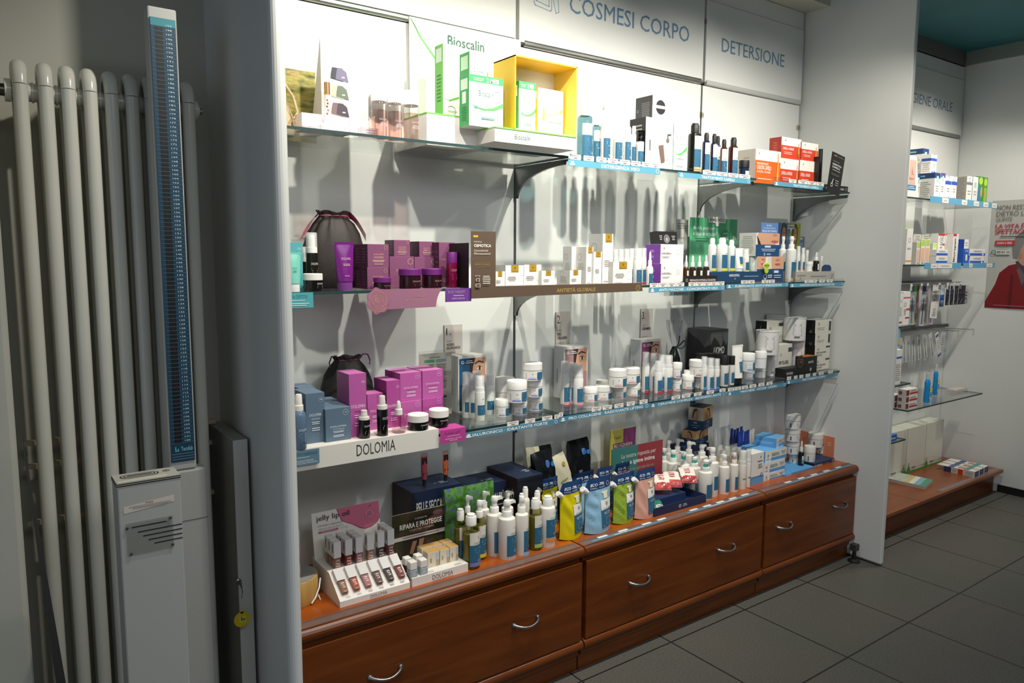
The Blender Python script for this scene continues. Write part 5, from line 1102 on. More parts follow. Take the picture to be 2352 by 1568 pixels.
carton(0.9096, 1.935, 0.9312, 0.0489, 0.1062, .06, 'pink', 'short pink carton behind the tall black pump bottle', group=pg, front=PK(.5))
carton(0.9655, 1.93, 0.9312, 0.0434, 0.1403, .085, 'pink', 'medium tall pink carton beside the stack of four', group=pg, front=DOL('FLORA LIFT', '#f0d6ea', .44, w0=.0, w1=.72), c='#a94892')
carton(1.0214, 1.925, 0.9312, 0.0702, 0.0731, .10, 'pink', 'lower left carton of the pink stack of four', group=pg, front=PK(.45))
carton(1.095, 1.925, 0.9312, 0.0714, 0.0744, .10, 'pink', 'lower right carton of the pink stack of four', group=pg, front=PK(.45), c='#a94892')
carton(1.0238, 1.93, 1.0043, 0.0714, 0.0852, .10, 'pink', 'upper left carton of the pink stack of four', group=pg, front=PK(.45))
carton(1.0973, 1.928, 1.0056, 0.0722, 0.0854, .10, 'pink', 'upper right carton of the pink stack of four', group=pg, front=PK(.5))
DL = [T(.22, .66, .86, .78, 'DOLOMIA', '#d9d6ce'), L(.28, .50, .8, .56, 1, '#6d4a63'), L(.25, .18, .82, .42, 3, '#c9c6be')]
bottle('spray', 0.8425, 1.865, 0.9312, 0.0317, 0.0808, 'gloss:#0e0d0c', '#eae6de', DL, 'short black pump bottle with clear cap, leftmost in front of the pink cartons', a0=.25, tip='clear:#f2ecf0')
bottle('spray', 0.8963, 1.862, 0.9312, 0.0309, 0.1177, 'gloss:#0e0d0c', '#eae6de', DL, 'tall black pump bottle with clear cap in front of the pink cartons', a0=.25, tip='clear:#f2ecf0')
bottle('drop', 0.9504, 1.868, 0.9312, 0.0389, 0.0922, 'clear:#ecd0da', '#eae6de', [T(.2, .80, .9, .92, 'DOLOMIA', '#6a5560'), L(.25, .25, .85, .45, 2, '#8d6a78')], 'clear pink serum bottle with white dropper in front of the pink cartons', a0=.2)
jar(1.015, 1.872, 0.9312, 0.0614, 0.0452, 'gloss:#0d0c0b', '#ece8e0', [T(.42, .62, .86, .80, 'DOLOMIA', '#d9d6ce'), L(.42, .18, .88, .52, 3, '#b9b6ae')], 'black jar with white lid, left of two by the pink card', k=.54)
jar(1.0924, 1.885, 0.9312, 0.0596, 0.0486, 'gloss:#0d0c0b', '#ece8e0', [T(.36, .62, .80, .80, 'DOLOMIA', '#d9d6ce'), L(.36, .18, .82, .52, 3, '#b9b6ae')], 'black jar with white lid, right of two by the pink card', k=.54)

# ------------------------------------------------------------ third shelf, middle
# clear leaflet stand
x0, z0 = (1.1155, 0.941); x1, zt = (1.252, 1.1324)
t = thing('leaflet_stand', 'clear plastic stand with a grey price list behind the pink cartons', 'leaflet holder', (x0, 2.05, S3[0])); w_ = x1-x0; h_ = zt-S3[0]
b = MB(); b.box(0, w_, 0, .003, 0, h_, 'clear:#f3f3f0'); b.box(0, w_, -.075, .03, .0004, .003, 'clear:#f3f3f0'); b.build('holder', t)
b = MB(); b.box(.004, w_*.90, .0035, .0045, .02, h_*.96, '#b9b6ae')
b.deco([R(.16, .80, .47, .84, '#4d9a72'), R(.52, .80, .84, .84, '#6f8896'), L(.25, .86, .72, .885, 1, '#7d7a74'), L(.16, .58, .47, .78, 7, '#8b8882'), L(.52, .40, .84, .78, 14, '#8b8882'), R(.52, .50, .84, .525, '#7a766f'), R(.52, .26, .84, .29, '#4a4642'), L(.52, .10, .84, .24, 5, '#8b8882')], w_*.9-.004, h_*.94, f_front(.004, .0035, .02)); b.build('leaflet', t)
def eyebox(dark, tint):
    return [R(.04, .04, .96, .95, '#2a5f8c' if not tint else tint), P([(.42, .95), (.96, .95), (.96, .50), (.62, .50), (.50, .62), (.46, .78)], SKIN), P([(.40, .95), (.60, .95), (.52, .80), (.47, .60), (.40, .62)], '#3b2d28'), P([(.58, .86), (.72, .90), (.90, .87), (.90, .845), (.72, .87), (.58, .83)], '#4a3328'), E(.74, .76, .085, .035, '#eee5dd'), E(.75, .76, .04, .034, '#41402f'), P([(.63, .77), (.74, .81), (.86, .77), (.74, .795)], '#3a2820'),
            R(.04, .04, .96, .50, dark), O(.15, .885, .05, '#e3e8ec', .5), L(.24, .855, .52, .92, 2, '#dbe3e9'), L(.12, .10, .6, .40, 5, '#c3d2dd')]
def facekit(args, d, label, tint, side_text, dark='#1f4464'):
    o = carton(*args, d, 'whitebox', label, c='#e8e5df', l='#bfc2c4', t='#d9d6d0', front=eyebox(dark, tint), left=[L(.3, .1, .42, .75, 1, '#8a8c8e')])
    return o
facekit((1.3645, 2.122, 0.898, 0.1163, 0.1971), .06, 'white kit box with a blue picture of an eye behind the foam bottles', None, '')

facekit((1.8355, 2.122, 0.895, 0.1201, 0.1991), .06, 'white kit box with a mauve picture of a woman behind the three spray bottles', '#a98487', '', '#a98487')
facekit((2.2446, 2.122, 0.895, 0.118, 0.2006), .06, 'white kit box with a magenta picture of an eye behind the dense spray bottles', '#a04a78', '', '#21406c')
def numcard(x, z0, w, zt, n, l1, l2, label, th=.004):
    h = zt-z0; b = MB(); b.box(0, w, 0, th, 0, h, '#c6beb9', left='#7a7673', top='#8f8b87')
    b.deco([T(.10, .80, .36, .94, n, '#23211f'), L(.12, .665, .4, .69, 1, '#8b8682'), T(.12, .585, .12+.085*len(l1), .635, l1, '#3b3735', 1)]+([T(.12, .52, .12+.075*len(l2), .57, l2, '#3b3735', 1)] if l2 else [])+[L(.12, .44, .58, .47, 1, '#a39d99'), O(.2, .14, .10, '#8b8682', .2)], w, h, f_front(0, 0, 0))
    return tag(b.build('number_card', None, (x, YB-.0052, z0)), label, 'sign')
numcard(1.2962, 1.02, 0.0733, 1.1959, '1.', 'ACIDO', 'IALURONICO', 'grey card numbered 1 on the back panel above the eye kit box')
numcard(1.7935, 1.0, 0.0709, 1.2216, '2.', 'PRO', 'COLLAGENE', 'grey card numbered 2 on the back panel right of the upright')
numcard(2.2556, 1.0, 0.0734, 1.2164, '3.', 'CERAMIDE', '', 'grey card numbered 3 on the back panel near the cellophane gift bag')
fg = 'foam bottles under clear caps'
FB, FC = '#dfe3dc', '#e9ebe8'
for a, lb in (((1.3, 2.055, 0.898, 0.0333, 0.1516), 'frosted foam bottle at the left of the five-bottle cluster'),
              ((1.3122, 2.0386, 0.898, 0.0304, 0.1475), 'frosted foam bottle squeezed between the left and front bottles of the cluster'),
              ((1.3086, 1.9904, 0.898, 0.0333, 0.1491), 'frosted foam bottle standing foremost in the five-bottle cluster'),
              ((1.3863, 2.0497, 0.898, 0.034, 0.1374), 'frosted foam bottle at the right of the five-bottle cluster'),
              ((1.3408, 2.06, 0.898, 0.0311, 0.1506), 'frosted foam bottle at the very back of the five-bottle cluster')):
    bottle('spray', *a, FB, FC, [R(0, .0, 1, .52, BLUE), G(.5, .83, .075), L(.3, .60, .8, .65, 1, '#77756f'), L(.3, .30, .8, .42, 2, '#c9d8e0'), O(.42, .17, .12, '#4b7f9c', .1), O(.60, .17, .12, '#4b7f9c', .1)], lb, name='foam_bottle', group=fg, a0=.15, lab=(.13, .56), tip='frost:#f6f7f8')
jg = 'white jars with blue labels on the third shelf'
JB, JL = '#e6e4df', '#ebe9e4'
jar(1.4521, 2.05, 0.898, 0.0688, 0.1213, JB, JL, FPJ('#6f86d6'), 'white jar at the back left of the jar group by the foam bottles', group=jg)
jar(1.4082, 2.0029, 0.898, 0.0507, 0.0585, JB, JL, FPJ('#6f86d6'), 'single white jar at the front of the jar group by the foam bottles', group=jg, a0=-.15)
jar(1.4713, 1.9959, 0.898, 0.056, 0.0493, JB, JL, FPJ('#6f86d6'), 'white jar at the foot of the stack of two', group=jg, a0=-.1)
jar(1.4477, 1.975, 0.9473, 0.0687, 0.0729, JB, JL, FPJ('#6f86d6'), 'white jar on top of the stack of two', group=jg, a0=-.1)
jar(1.5572, 2.0164, 0.898, 0.0554, 0.0553, JB, JL, FPJ('#6f86d6'), 'white jar at the foot of the stack of three', group=jg, a0=-.1)
jar(1.5345, 1.99, 0.9533, 0.0532, 0.0605, JB, JL, FPJ('#6f86d6'), 'middle white jar of the stack of three', group=jg, a0=-.1)
jar(1.5196, 1.985, 1.0139, 0.0692, 0.0595, JB, JL, FPJ('#6f86d6'), 'topmost white jar of the stack of three', group=jg, a0=-.1)
sg = 'white spray bottles with pink bands'
FPK = FP('#d68a96')
for a, lb in (((1.7265, 2.055, 0.895, 0.0352, 0.1573), 'leftmost of three white spray bottles before the mauve kit box'),
              ((1.7617, 2.055, 0.895, 0.0358, 0.1491), 'middle one of three white spray bottles before the mauve kit box'),
              ((1.7643, 2.0253, 0.895, 0.038, 0.1471), 'rightmost of three white spray bottles before the mauve kit box')):
    bottle('spray', *a, '#e6e4e0', '#e4e3e2', FPK, lb, group=sg, a0=.3, tip='frost:#f2f1f1')
PKJ = '#e08a9a'
jar(1.8347, 2.0356, 0.895, 0.0524, 0.0551, JB, JL, FPJ(PKJ), 'white jar with pink mark directly right of the three spray bottles', group=jg, a0=-.1)
jar(1.9053, 2.0433, 0.895, 0.0692, 0.0536, JB, JL, FPJ(PKJ), 'white jar with pink mark, second from the three spray bottles', group=jg, a0=-.1)
jar(1.9536, 2.1, 0.895, 0.0471, 0.0604, JB, JL, None, 'small white jar showing only its lid behind the pink marked jars', group=jg)
jar(1.9714, 2.0234, 0.895, 0.0546, 0.0507, JB, JL, FPJ(PKJ), 'lower jar of the left pink marked stack of two', group=jg, a0=-.1)
jar(1.9389, 2.0, 0.9457, 0.0677, 0.0675, JB, JL, FPJ(PKJ), 'upper jar of the left pink marked stack of two', group=jg, a0=-.1)
jar(2.0561, 2.0312, 0.895, 0.0536, 0.0496, JB, JL, FPJ(PKJ), 'lower jar of the right pink marked stack of two', group=jg, a0=-.1)
jar(2.0452, 2.035, 0.9446, 0.0683, 0.0615, JB, JL, FPJ(PKJ), 'upper jar of the right pink marked stack of two', group=jg, a0=-.1)
rg = 'white bottles with red bands on the third shelf'
for a, lb in (((2.1471, 2.055, 0.895, 0.0303, 0.1617), 'white pump bottle with red band, leftmost before the magenta kit box'),
              ((2.1924, 2.055, 0.895, 0.0332, 0.1537), 'white pump bottle with red band, second before the magenta kit box'),
              ((2.21, 2.03, 0.895, 0.0311, 0.1513), 'white pump bottle with mint cap behind the short frosted one'),
              ((2.176, 2.013, 0.895, 0.0323, 0.1286), 'short frosted-capped bottle standing foremost before the magenta kit box'),
              ((2.2322, 2.0141, 0.895, 0.0386, 0.1475), 'large white pump bottle with red band, right of the short frosted one')):
    bottle('spray', *a, '#e6e4e0', '#e4e3e2', FR, lb, group=rg, a0=.25, tip='frost:#f2f1f1')
jar(2.2781, 2.005, 0.895, 0.0366, 0.0531, JB, JL, FPJ('#c85a6a'), 'lower jar of the stack of two right of the red banded bottles', group=jg, a0=-.1)
jar(2.2719, 2.0, 0.9481, 0.038, 0.0632, JB, JL, FPJ('#c85a6a'), 'upper jar of the stack of two right of the red banded bottles', group=jg, a0=-.1)
jar(2.356, 2.0161, 0.895, 0.0527, 0.0565, JB, JL, FPJ('#d6606e'), 'low white jar with red mark standing alone before the black box', group=jg, a0=-.1)
jar(2.3719, 2.03, 0.895, 0.0351, 0.0722, JB, JL, None, 'small white jar half hidden behind the low red marked jar', group=jg)
jar(2.4153, 2.0, 0.895, 0.0482, 0.0504, JB, JL, FPJ('#c8485a'), 'lower jar of the stack of two before the black box', group=jg, a0=-.1)
jar(2.3961, 2.0, 0.9454, 0.0711, 0.0672, JB, JL, FPJ('#d6606e'), 'upper wide jar of the stack of two before the black box', group=jg, a0=-.1)
# cellophane gift bag with ribbon
gx = 2.361
t = thing('cellophane_gift', 'dark candle in clear cellophane tied with a green ribbon', 'gift', (gx, 2.10, S3[1]))
hz = lambda v: v
HG = 0.277; HK = 0.1618
b = MB(); b.lathe([(.024, 0), (.026, .004), (.026, HK*.72), (.016, HK*.9), (.009, HK)], 'gloss:#191a1c', 20); b.build('candle', t)
b = MB(); n = 28
rings = [[(r_*math.cos(2*PI*k/n)*(1+.10*math.sin(9*2*PI*k/n+ph)*am), r_*.8*math.sin(2*PI*k/n)*(1+.1*math.cos(7*2*PI*k/n)*am), z_) for k in range(n)] for r_, z_, ph, am in ((.028, 0, 0, .3), (.030, HK*.7, 1, .5), (.012, HK*.97, 1, 1), (.008, HK*1.02, 1, 1), (.018, HK+(HG-HK)*.3, 2, 2), (.030, HK+(HG-HK)*.7, 3, 3), (.036, HG, 4, 3.5))]
b.loft(rings, 'clear:#f0f2f1', False, False); b.build('cellophane', t)
b = MB()
rib = '#12301f'
b.tube([(.009*math.cos(k*.6), -.003+.009*math.sin(k*.6), HK) for k in range(12)], .004, rib, 6)
loop = [(0, -.012, HK), (.020, -.018, HK+.014), (.036, -.020, HK+.028), (.045, -.02, HK+.026), (.046, -.02, HK+.008), (.030, -.018, HK-.004), (0, -.012, HK-.002)]
b.tube(loop, .0028, rib, 6); b.tube([(0, -.012, HK), (.010, -.016, HK+.02), (.014, -.016, HK+.05)], .0026, rib, 6)
b.tube([(0, -.012, HK), (-.025, -.018, HK-.012), (-.050, -.022, HK-.028)], [.003, .0035, .0022], rib, 6); b.build('ribbon', t)
# black box, black boxes in front
carton(2.5986, 2.055, 0.895, 0.117, 0.2286, .13, 'whitebox', 'large black and grey gift box lettered UOMO at the back of the third shelf', c='#171718', l='#1a1a1c', t='#6a6966', front=[P([(0, 1), (1, 1), (1, .80), (.9, .68), (.75, .80), (.6, .64), (.45, .76), (.2, .86), (0, .72)], '#4a4a4b'), T(.20, .53, .80, .67, 'UOMO', '#e6e4e0', 1), L(.25, .38, .8, .48, 2, '#9c9a96')], left=[P([(0, 1), (1, 1), (1, .72), (.75, .66), (.5, .80), (.25, .86), (0, .95)], '#4a4a4b'), T(.12, .22, .72, .30, 'UOMO', '#d6d4d0', 1)])
for i, (a, lb) in enumerate((((2.4415, 1.998, 0.895, 0.0461, 0.1389), 'first'), ((2.4855, 1.996, 0.895, 0.0469, 0.1367), 'second'), ((2.5301, 1.994, 0.895, 0.0477, 0.1328), 'third'))):
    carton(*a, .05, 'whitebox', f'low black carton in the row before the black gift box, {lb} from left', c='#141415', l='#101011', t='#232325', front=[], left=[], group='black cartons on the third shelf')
for a, lb in (((2.3941, 1.965, 0.895, 0.026, 0.1354), 'white bottle with clear cap, left of three before the black-capped pair'),
              ((2.4097, 1.945, 0.895, 0.0304, 0.1309), 'white bottle with clear cap, middle of three before the black-capped pair'),
              ((2.4495, 1.945, 0.895, 0.0252, 0.1247), 'white bottle with clear cap, right of three before the black-capped pair')):
    bottle('spray', *a, '#e6e4e0', '#e9e8e6', FP('#4f86c8'), lb, group='clear-capped bottles near the black box', a0=.3, tip='frost:#e6e9ea')
bottle('stick', 2.4925, 1.94, 0.902, 0.0353, 0.1286, '#e6e4e0', '#141416', FP(), 'white bottle with long black cap, left one of the pair', group='black-capped bottles', a0=.3)
bottle('stick', 2.5464, 1.945, 0.902, 0.0256, 0.1224, '#e6e4e0', '#141416', FP(), 'white bottle with long black cap, right one of the pair', group='black-capped bottles', a0=.3)
squeeze_tube(2.5933, 1.955, S3[2], 0.0748*.95, 0.1635, '#e8e6e0', '#161617', [R(.45, .16, .98, .52, BLUE), G(.68, .66, .06), L(.52, .36, .94, .46, 2, '#c9d8e0')], 'white squeeze tube standing on a black cap beside the jars', caph=.15)

# ------------------------------------------------------------ third shelf, right
dg = 'pale jars beside the white tube'
jar(2.7357, 2.0008, 0.902, 0.0559, 0.0474, '#dfe2e2', '#e6e7e6', FPJ('#6f86d6'), 'lower front jar of the two stacks beside the black-capped tube', group=dg, a0=-.1)
jar(2.6563, 1.945, 0.9494, 0.0557, 0.0785, '#dfe2e2', '#e6e7e6', FPJ('#6f86d6'), 'upper front jar of the two stacks beside the black-capped tube', group=dg, a0=-.1)
jar(2.8121, 1.9931, 0.902, 0.0481, 0.0493, '#dfe2e2', '#e6e7e6', [G(.8, .7, .04), R(.72, .1, .9, .2, '#6f86d6')], 'lower back jar of the two stacks beside the canisters', group=dg)
jar(2.7719, 1.965, 0.9513, 0.0505, 0.0728, '#dfe2e2', '#e6e7e6', [G(.7, .7, .04), R(.6, .1, .85, .2, '#6f86d6'), R(.9, .1, 1, .9, BLUE)], 'upper back jar of the two stacks beside the canisters', group=dg)
def canister(args, label):
    x, y, z, d, h = args; r = d/2
    t = thing('canister', label, 'canister', (x, y, z), 0, 'white powder canisters')
    MB().lathe([(r*.99, 0), (r, .006), (r, h*.955)], '#dedbda', 32).build('body', t)
    MB().lathe([(r*1.015, h*.945), (r*1.015, h*.99), (r*.98, h), (r*.93, h), (r*.92, h*.985)], '#c9c8c6', 32).build('lid', t)
    g = MB(); put_label(g, r, .03*h, .9*h, [T(.60, .66, .78, .74, 'PRO', '#4a4745', 1), T(.60, .55, .94, .63, 'COLLAGENE', '#4a4745', 1), L(.6, .3, .9, .50, 5, '#b0aca8'), O(.63, .14, .02, '#5a5755', .5), O(.74, .14, .02, '#5a5755', .5), O(.85, .14, .02, '#5a5755', .5), L(.02, .2, .36, .85, 11, '#b9b6b2'), R(.08, .12, .26, .19, '#77736f')], 1.35, .15)
    g.build('label', t)
canister((2.9037, 1.9988, 0.902, 0.047, 0.094), 'white powder canister at the foot of the front stack by the jars')

canister((2.8416, 1.985, 1.0065, 0.099, 0.1066), 'white powder canister on top of the front stack')
canister((3.1003, 2.0, 0.902, 0.064, 0.1522), 'white powder canister at the foot of the taller rear stack')
canister((3.0689, 2.0, 1.0542, 0.0994, 0.107), 'white powder canister on top of the taller rear stack')
canister((3.1433, 2.15, 0.902, 0.0936, 0.2582), 'white powder canister furthest back, only its top showing')
kg = 'black and white collagen boxes'
carton(2.9848, 2.04, 0.902, 0.1256, 0.1406, .06, 'blackwhite', 'black and white box at the foot of the rear left stack', group=kg)
carton(2.9752, 2.04, 1.0426, 0.1261, 0.1022, .06, 'blackwhite', 'black and white box on top of the rear left stack, right one', group=kg)
carton(2.9809, 1.985, 0.902, 0.1106, 0.1382, .05, 'blackwhite', 'white collagen box in front, between the two canister stacks', group=kg)
carton(3.2542, 1.965, 0.902, 0.1233, 0.0609, .10, 'blackwhite', 'bottom box of the right stack of four', group=kg)
carton(3.2524, 1.965, 0.9629, 0.1279, 0.0591, .10, 'blackwhite', 'second box from below in the right stack of four', group=kg)
carton(3.2506, 1.965, 1.022, 0.13, 0.0579, .10, 'blackwhite', 'third box from below in the right stack of four', group=kg, front=[G(.22, .7, .06), L(.1, .2, .6, .45, 2, '#a8a49a'), R(.84, .14, .96, .86, '#3a3a3a')])
carton(3.2498, 1.965, 1.0799, 0.1362, 0.0622, .10, 'blackwhite', 'top box of the right stack of four', group=kg, front=[G(.22, .7, .06), L(.1, .2, .6, .45, 2, '#a8a49a'), R(.84, .14, .96, .86, '#3a3a3a')])
x0, z0 = (2.8823, 0.9145); x1 = 3.1296; zt = 0.9606
t = thing('black_promo_tray', 'low black promotional tray with an orange top and round tag', 'tray', (x0, 1.915, S3[2]))
b = MB(); w_ = x1-x0; h1 = max(.018, 0.0395); xs = w_*.60
b.box(0, xs, 0, .05, .0004, h1, '#18181a'); b.box(xs, w_, .0, .048, .0004, h1*2.1, '#141416', top='#a8622a'); b.build('tray', t)
b = MB(); n = 24; rr_ = 0.0283; rz = 0.029
b.prism([(rr_*math.cos(2*PI*k/n), rz*math.sin(2*PI*k/n)) for k in range(n)], 'y', 0, .0015, '#1b1715', T_=Matrix.Translation((2.994-x0, -.0035, 0.9664-S3[2])))
b.deco([O(.5, .5, .46, '#8a5a35', .06), T(.3, .4, .72, .56, '-10€', '#a87a4a', 1), L(.25, .62, .75, .74, 2, '#8a6a4a')], 2*rr_, 2*rz, lambda u, v, e: (2.994-x0-rr_+u, -.0035-e, 0.9664-S3[2]-rz+v)); b.build('round_tag', t)
b = MB(); b.deco([T(.05, .3, .25, .6, 'NUOVA FORMULA', '#c9c6c0', 1)], w_, h1, f_front(0, 0, 0)); b.build('lettering', t)
b = MB(); b.deco([T(.72, .62, .88, .78, 'NOVITÀ', '#d9d6d0', 1), O(.80, .28, .03, '#cfccc6', .5)], w_, h1*2.1, f_front(0, 0, 0)); b.build('lettering', t)
# ticket rails of the third shelf
strip(1.184, 1.886, 0.8742, 0.3741, 0.0325, 'A. IALURONICO · IDRATANTE FORTE', 'blue shelf strip lettered A. IALURONICO - IDRATANTE FORTE', [(.43, .55), (.62, .73), (.81, .925), (.95, .999)], tx=(.01, .87), c='#4f86a0')
strip(1.5589, 1.886, 0.8771, 0.4356, 0.0345, 'PRO COLLAGENE · RASSODANTE LIFTING', 'blue shelf strip lettered PRO COLLAGENE - RASSODANTE LIFTING', [(.0, .04), (.34, .44), (.46, .56), (.59, .69), (.73, .82), (.88, .975)], tx=(.10, .92), c='#4f86a0')
strip(1.9951, 1.886, 0.8762, 0.4415, 0.0311, 'CERAMIDE COMPLEX · RIDENSIFICANTE', 'blue shelf strip lettered CERAMIDE COMPLEX - RIDENSIFICANTE', [(.27, .38), (.40, .51), (.56, .66), (.73, .83), (.91, .995)], tx=(.10, .93), c='#4f86a0')
strip(2.446, 1.886, 0.8731, 0.4044, 0.0321, 'MASCHERE · OCCHI · UOMO', 'blue shelf strip lettered MASCHERE - OCCHI - UOMO', [(.01, .11), (.12, .22), (.235, .33), (.36, .47), (.51, .61), (.65, .75)], tx=(.21, .83), c='#4f86a0')
strip(2.8521, 1.886, 0.881, 0.4037, 0.0333, 'TRATTAMENTI CORPO', 'blue shelf strip lettered TRATTAMENTI CORPO', [(.01, .08), (.14, .2), (.24, .31), (.36, .44), (.5, .56), (.62, .71), (.81, .9)], tx=(.29, .75), c='#4f86a0')

# ------------------------------------------------------------ worktop, left
LAMPW = noise_mat('pale_bamboo', [(.3, '#b08a4a'), (.6, '#c7a05a'), (.8, '#bb934e')], (6, 6, .5), 5, 4, .4)
lx, lz = 0.6884, CT
xe = 0.7446; R_ = (xe-.598)/2; lx = .598+R_; hL = .072
t = thing('round_stand', 'round pale bamboo stand with grey top at the left end of the worktop', 'stand', (lx, 2.0, CT))
b = MB(); b.lathe([(R_*.97, 0), (R_, .004), (R_, hL-.004), (R_*.98, hL)], LAMPW, 36); b.build('drum', t)
b = MB(); b.lathe([(R_*.93, hL), (R_*.93, hL+.002)], '#8f8d8a', 36); b.build('top_disc', t)
cx0, cy0 = lx, 2.0
bottle('stick', max(0.6799, .617), 1.99, CT+hL+.0022, .030, 0.6627-CT-hL-.002, '#d9bfb6', '#e6ddd5', [T(.2, .3, .8, .7, 'DOLOMIA', '#8d6a66')], 'pale pink bottle standing on the round bamboo stand', a0=.2)
b = MB(); A = Vector((0.6682, 1.9503, 0.458))
p1 = Vector((0.6969, 1.971, 0.458)); p2 = Vector((0.747, 2.0413, 0.458))
b.tube([tuple(A), tuple(A.lerp(p1, .5)+Vector((0, .0, 0))), tuple(p1), tuple(p1.lerp(p2, .6)+Vector((.004, 0, 0))), tuple(p2), (p2.x+.012, p2.y+.03, p2.z), (cx0+R_*.85, cy0-R_*.75, CT+.003)], .0022, '#e4e1dc', 8)
b.tube([(cx0+R_*.42, cy0-R_*.98, CT+.006), (cx0+R_*.62, cy0-R_*.86, CT+.016), (cx0+R_*.85, cy0-R_*.66, CT+.035), (cx0+R_*1.0, cy0-R_*.42, CT+.055)], .0022, '#e4e1dc', 8)
tag(b.build('white_cable'), 'thin white cable curling out around the bamboo stand', 'cable')

# jelly lip oil stand
Yf = 1.868
xl, _ = (0.7614, 0.4729); xr = 0.9807
W_ = xr-xl
zf = 0.4725-CT                       # top of the front riser
# profile (y, z): front foot, sloped tester face, stepped shelf, back
zs = 0.5296-CT; zb_ = 0.519-CT
prof = [(0, 0), (0, zf), (.077, zs), (.185, zs+.001), (.205, zs+.004), (.205, 0)]
t = thing('lip_oil_stand', 'white tester stand for lip oils with a pink and white header', 'display stand', (xl, Yf, CT))
b = MB(); b.prism(prof[::-1], 'x', 0, W_, '#e9e5df'); 
b.deco([T(.42, .22, .66, .72, 'DOLOMIA', '#5d5a57'), R(.42, .10, .66, .13, '#8d8a86')], W_, zf, f_front(0, 0, 0))
sl = math.hypot(.077, zs-zf); ux, uz = .077/sl, (zs-zf)/sl
fs = lambda u, v, e: (u, v*ux-e*uz, zf+v*uz+e*ux)
b.deco([L(.09+.155*k, .05, .16+.155*k, .12, 2, '#a5a19c') for k in range(6)], W_, sl, fs); b.build('body', t)
hx0, hz0 = (0.7565, 0.6612); hx1, hz1 = (0.974, 0.6647); hh = max(hz0, hz1)-CT-zs
t_h = math.radians(-9)
b = MB(); wH = W_; HH = .235
HH = hh/math.cos(t_h)
fh = lambda u, v, e: (u, -e, v)
b.box(0, wH, 0, .003, 0, HH, '#ece7df')
b.deco([P([(.36, 1), (1, 1), (1, .60), (.96, .52), (.86, .44), (.76, .42), (.68, .47), (.58, .58), (.48, .66), (.42, .72), (.39, .85)], '#a43a5a'), P([(.37, 1), (1, 1), (1, .61), (.96, .535), (.86, .455), (.765, .435), (.69, .485), (.58, .595), (.48, .675), (.43, .73), (.40, .85)], '#d3708f'),
        E(.86, .93, .014, .025, '#8d2f48'), E(.857, .938, .005, .01, '#f0d0da'), E(.92, .80, .006, .009, '#a8405f'), E(.72, .66, .005, .008, '#a8405f'), E(.80, .56, .005, .008, '#b04a68'), E(.84, .75, .065, .085, '#dc86a0'), T(.81, .775, .875, .80, '96%', '#6d2840', 1), L(.795, .70, .885, .765, 3, '#8d4058'),
        T(.06, .78, .54, .93, 'jelly lip oil', '#3a2b33'), T(.08, .68, .44, .725, 'Oli labbra rigeneranti', '#6f6a68'), T(.08, .62, .44, .66, 'infusi in olio di murcia', '#b5b0ab'), R(.08, .55, .36, .59, '#b8607c'), L(.10, .56, .34, .585, 1, '#e8cfd6'), T(.39, .56, .50, .585, '€ 19,90', '#6f6a68')], wH, HH, fh)
b.build('header', t, (0, .186, zs+.001), (t_h, 0, 0))
def vial(parent_label, x, y, z, c, w=.0155, h=.066, frac=.44, rot=None, group=None, caph=.60):
    t = thing('lip_oil', parent_label, 'lip gloss', (x, y, z), rot or (0, 0, 0), group)
    k = w/2; cw = k*.98
    b = MB(); ca = 'clear:#f1e6e2'
    b.box(-k, k, -k, k, 0, h*(1-caph)-.0004, ca); b.build('glass', t)
    b = MB(); b.box(-k*.8, k*.8, -k*.8, k*.8, .002, h*(1-caph)-.002, c)
    b.deco([T(.2, .62, .8, .84, 'jelly', '#e9d9d2', 1), T(.2, .38, .8, .56, 'lip', '#e9d9d2', 1), T(.2, .16, .8, .34, 'oil', '#e9d9d2', 1)], 2*k, h*(1-caph), f_front(-k, -k-.0002, 0)); b.build('gloss', t)
    b = MB(); b.box(-cw, cw, -cw, cw, h*(1-caph), h, '#e6e3e1'); b.deco([R(.35, .3, .62, .85, '#55535a')], 2*cw, h*caph, f_left(-cw, cw, h*(1-caph))); o = b.build('cap', t)
    return t
def flatvial(label, x0, z0, c, k):
    """tester lying on the sloped face, cap up"""
    tilt = math.atan2(ux, uz)
    t = thing('lip_oil_tester', label, 'lip gloss', (x0, z0[0], z0[1]), (-tilt, 0, 0), 'lip oil testers')
    w, H = .026, .082
    b = MB()
    b.prism([(-w*.36, 0), (w*.36, 0), (w*.46, H*.52), (-w*.46, H*.52)], 'y', -.010, .000, 'clear:#ebe0dc'); b.build('glass', t)
    b = MB(); b.prism([(-w*.31, .004), (w*.31, .004), (w*.40, H*.50), (-w*.40, H*.50)], 'y', -.009, -.001, c)
    b.deco([T(.30, .70, .70, .86, 'jelly', '#f0e4dd', 1), T(.34, .56, .66, .68, 'lip', '#f0e4dd', 1), T(.34, .42, .66, .54, 'oil', '#f0e4dd', 1), L(.25, .12, .75, .2, 1, '#e3d3cc')], w, H*.52, f_front(-w/2, -.0102, 0)); b.build('gloss', t)
    b = MB(); b.prism([(-w*.47, H*.525), (w*.47, H*.525), (w*.50, H), (-w*.50, H)], 'y', -.0115, .0, 'gloss:#d6d3d2'); b.build('cap', t)
cols = (('#8a5a38', 'tan'), ('#a83d14', 'orange'), ('#b0707c', 'rose pink'), ('#5f4340', 'brown'), ('#20141c', 'near black'), ('#7d0c18', 'dark red'))
for k, (c, nm) in enumerate(cols):
    u = W_*(.098+.163*k); v = sl*.16
    pt = fs(u, v, .0008)
    flatvial(f'{nm} lip oil tester on the sloped face, {("first", "second", "third", "fourth", "fifth", "last")[k]} from left', xl+pt[0], (Yf+pt[1], CT+pt[2]), c, k)
zz_ = CT+zs+.0018
gl = 'boxed lip oils on the stand'
RW = ('front', 'middle', 'rear')
